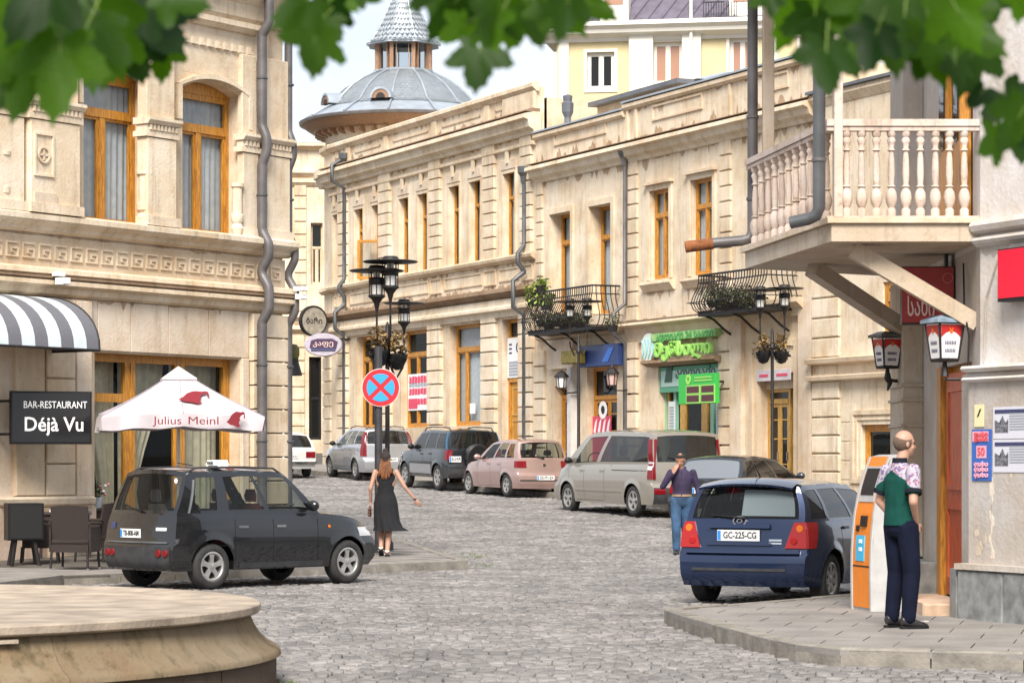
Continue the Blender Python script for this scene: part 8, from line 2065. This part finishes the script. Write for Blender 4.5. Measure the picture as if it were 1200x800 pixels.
hm_ = MB(); f_ = J['look'].normalized(); r_ = f_.cross(J['hup']).normalized(); u_ = r_.cross(f_).normalized(); c_ = J['head']
hm_.ell(c_ + u_ * .042 - f_ * .022, (.082, .082, .072), 18, 12); hm_.ell(c_ - f_ * .045 + u_ * .0, (.07, .078, .075), 14, 10); hm_.ell(c_ + u_ * .075 + f_ * .030, (.055, .062, .034), 14, 10); remeshed(hm_, 'hair', plain('dark_hair', (.022, .015, .012), .8), pm_, .007, 3)
hm_ = MB(); hm_.ell(c_ + f_ * .045 - u_ * .088, (.034, .046, .022), 12, 8)
for sd in (1, -1): hm_.ell(c_ + f_ * .022 - u_ * .065 + r_ * sd * .052, (.02, .02, .035), 8, 6)
remeshed(hm_, 'beard', plain('dark_stubble', (.06, .035, .028), .9), pm_, .007, 2)
for k in 'RL': shoe(pm_, J['an' + k], J['ft' + k], plain('black_shoe', (.015, .015, .017), .4))
q_ = Matrix.Rotation(R(-96), 4, 'Z') @ (J['wrL'] + J['hdL'].normalized() * .12); pb_ = pm_.location
wt_ = thing('paper_bundle', 'small white paper bundle held low in the hand of the man in purple', 'paper', (pb_.x + q_.x, pb_.y + q_.y - .02, pb_.z + q_.z - .09), R(20))
MB().cbox(-.035, .055, -.015, .015, -.05, .11, .006).build('folded_paper', M_white, wt_)
# ================================================================ foreground tree whose leaves hang into the top of the view
def leaf_mat():
    m = bpy.data.materials.new('tree_leaf'); m.use_nodes = True; t = m.node_tree; N = t.nodes; L_ = t.links; b = N['Principled BSDF']; out = N['Material Output']
    oi = N.new('ShaderNodeObjectInfo'); r = N.new('ShaderNodeValToRGB'); r.color_ramp.elements[0].color = (.007, .030, .001, 1); r.color_ramp.elements[1].color = (.055, .135, .002, 1); L_.new(oi.outputs['Random'], r.inputs[0])
    tc_ = N.new('ShaderNodeTexCoord'); n = N.new('ShaderNodeTexNoise'); n.inputs['Scale'].default_value = 14; L_.new(tc_.outputs['Object'], n.inputs['Vector'])
    h = N.new('ShaderNodeHueSaturation'); mr = N.new('ShaderNodeMapRange'); mr.inputs[3].default_value = .75; mr.inputs[4].default_value = 1.25; L_.new(n.outputs[0], mr.inputs[0]); L_.new(mr.outputs[0], h.inputs['Value']); L_.new(r.outputs[0], h.inputs['Color'])
    L_.new(h.outputs[0], b.inputs['Base Color']); b.inputs['Roughness'].default_value = .5; b.inputs['Specular IOR Level'].default_value = .3
    tr = N.new('ShaderNodeBsdfTranslucent'); h2 = N.new('ShaderNodeHueSaturation'); h2.inputs['Value'].default_value = 2.4; L_.new(h.outputs[0], h2.inputs['Color']); L_.new(h2.outputs[0], tr.inputs[0])
    mx_ = N.new('ShaderNodeMixShader'); mx_.inputs[0].default_value = .55; L_.new(b.outputs[0], mx_.inputs[1]); L_.new(tr.outputs[0], mx_.inputs[2]); L_.new(mx_.outputs[0], out.inputs[0]); return m
M_tl = leaf_mat(); M_bark = mat('tree_bark', (.07, .05, .035), .9, var=.4, scale=20, bump=.6)
def leaf_mesh(seed):
    rnd = random.Random(seed); out = []; N_ = 66          # five pointed lobes with toothed edges, stalk at the origin, tip along -z
    tips = [(-118, .52), (-62, .82), (0, 1.05), (62, .82), (118, .52)]
    for i in range(N_ + 1):
        a = -150 + 300 * i / N_; rr = .30
        for ta, tr_ in tips:
            d = abs(a - ta); rr = max(rr, tr_ * (1 - (d / 44) ** 1.0 * .62) if d < 44 else 0)
        rr *= 1 + (.05 if i % 3 == 0 else -.03) + rnd.uniform(-.03, .03); out.append((math.sin(R(a)) * rr, .35 + math.cos(R(a)) * rr))
    vs = [(0, 0, -.30)] + []; pts = []
    P = []
    for k, f_ in enumerate((.33, .66, 1.0)):
        for (x, y) in out:
            X_, Z_ = x * f_, -(.35 + (y - .35) * f_); P.append((X_, .10 * (abs(X_) ** 1.5) - .12 * Z_ * Z_ + .03 * math.sin(9 * X_ + 5 * Z_ + seed), Z_))
    vs = [(0, 0, -.35)] + P; n = len(out); fs = [(0, 1 + i, 2 + i) for i in range(n - 1)]
    for k in range(2):
        for i in range(n - 1): a = 1 + k * n + i; fs.append((a, a + n, a + n + 1, a + 1))
    mb = MB(); mb.add(vs, fs)
    me = mb.mesh('leaf', M_tl, 80); return me
LM = [leaf_mesh(k) for k in range(5)]
VEIN = MB().tube([(0, -.01, .25), (0, -.005, 0), (0, .0, -.35), (0, -.08, -1.1)], [.012, .014, .012, .004], 5).mesh('stalk', mat('leaf_stalk', (.16, .24, .04), .6))
tr = thing('tree', 'leafy tree overhead whose lobed green leaves hang into the top of the view', 'tree', (3.1, 3.2, 0))
O_ = tr.location
MB().tube([(0, 0, -.1), (.03, 0, 1.2), (-.05, .05, 2.4), (-.2, .1, 3.6), (-.3, .2, 5.0)], [.17, .14, .125, .10, .05], 14).build('trunk', M_bark, tr, smooth=60)
def limb_(pts, r0, r1):
    n = len(pts); return MB().tube([Vector(p) - O_ for p in pts], [r0 + (r1 - r0) * i / (n - 1) for i in range(n)], 8).build('branch', M_bark, tr, smooth=60)
limb_([(3.05, 3.25, 2.4), (2.4, 3.9, 2.95), (1.5, 4.3, 2.86), (.6, 4.5, 2.78), (-.4, 4.55, 2.76), (-1.4, 4.5, 2.70)], .05, .008)
limb_([(2.95, 3.3, 3.0), (2.0, 4.3, 2.9), (1.3, 4.9, 2.72), (.9, 5.1, 2.62)], .04, .008)
limb_([(-.4, 4.55, 2.76), (-.8, 4.7, 2.66), (-1.05, 4.6, 2.5)], .014, .005); limb_([(.6, 4.5, 2.78), (.3, 4.8, 2.62), (0.0, 4.7, 2.5)], .014, .005)
crown = sub('crown', tr)
def leaf(px, py, size, rot=0, Y=None, tilt=None):
    """a leaf whose middle shows at px,py; size in photo pixels"""
    Y = Y or random.uniform(4.1, 5.0); p = xyz(px, py, Y) - O_; s = size / FPX * Y / 1.45
    o = inst('leaf', random.choice(LM), crown); tl = tilt if tilt is not None else random.uniform(-.5, .5)
    M_ = Matrix.Rotation(R(rot), 4, 'Y') @ Matrix.Rotation(tl, 4, 'X') @ Matrix.Rotation(random.uniform(-.55, .55), 4, 'Z')
    o.matrix_local = Matrix.Translation(p + Vector((0, 0, 0)) - (M_ @ Vector((0, 0, -.5))) * s) @ M_ @ Matrix.Scale(s, 4); o2 = inst('stalk', VEIN, o)
rs = random.getstate(); random.seed(21)
spec = [(70, 68, 140, 5), (15, 35, 130, 20), (120, 20, 140, -25), (180, 30, 125, -40), (30, 88, 105, 15), (95, 5, 130, 0), (200, -5, 90, -70), (155, 62, 95, -15), (50, -10, 140, 30), (75, 40, 130, 5), (10, 5, 100, 60), (135, 45, 110, 10), (0, 70, 90, 40), (110, 60, 100, -5), (60, 20, 150, 0), (100, 35, 150, 20), (190, 62, 70, 0), (150, 10, 130, 30), (215, 5, 60, -50), (5, 110, 50, 30),
    (368, 48, 104, 8), (355, 5, 90, 50), (398, -4, 60, -40), (340, 22, 50, 80), (385, 12, 80, 10), (425, -6, 44, -70), (375, 25, 90, 40),
    (562, 66, 96, 4), (530, 8, 90, 40), (600, 2, 110, -10), (560, -4, 110, 0), (650, 0, 100, -40), (690, 3, 70, -60), (585, 18, 90, 30), (505, -4, 60, 60), (540, 32, 60, 60), (622, 20, 70, -15), (575, 30, 80, -20), (665, 8, 80, 10), (640, 14, 70, 0), (610, 12, 90, 20),
    (968, 66, 104, 5), (935, 4, 110, 30), (1000, 20, 120, -10), (1060, 15, 130, 10), (1120, 8, 120, -30), (1090, 45, 110, -10), (1140, 62, 105, 20), (1045, 40, 100, 0), (1182, 118, 100, -30), (1165, 165, 70, 60), (1196, 165, 70, 10), (1020, -5, 130, 0), (985, 55, 80, -20), (1130, 30, 110, -50), (895, -4, 50, 40), (1080, 70, 60, 20), (905, 2, 40, 0), (1120, 80, 60, 0), (1070, 0, 130, 40), (955, 25, 100, 0), (1195, 135, 90, 30), (1025, 45, 90, 20), (1150, 110, 60, 40), (1160, 5, 70, 0), (1100, 20, 120, 15), (1197, -5, 60, 0), (1010, 40, 100, 30)]
for px, py, sz, rt in spec: leaf(px, py, sz * .88, rt)
for k in range(70):            # the rest of the crown, above the frame
    leaf(random.uniform(-60, 1260), random.uniform(-190, -50), random.uniform(90, 140), random.uniform(-60, 60), random.uniform(3.9, 5.2))
random.setstate(rs)
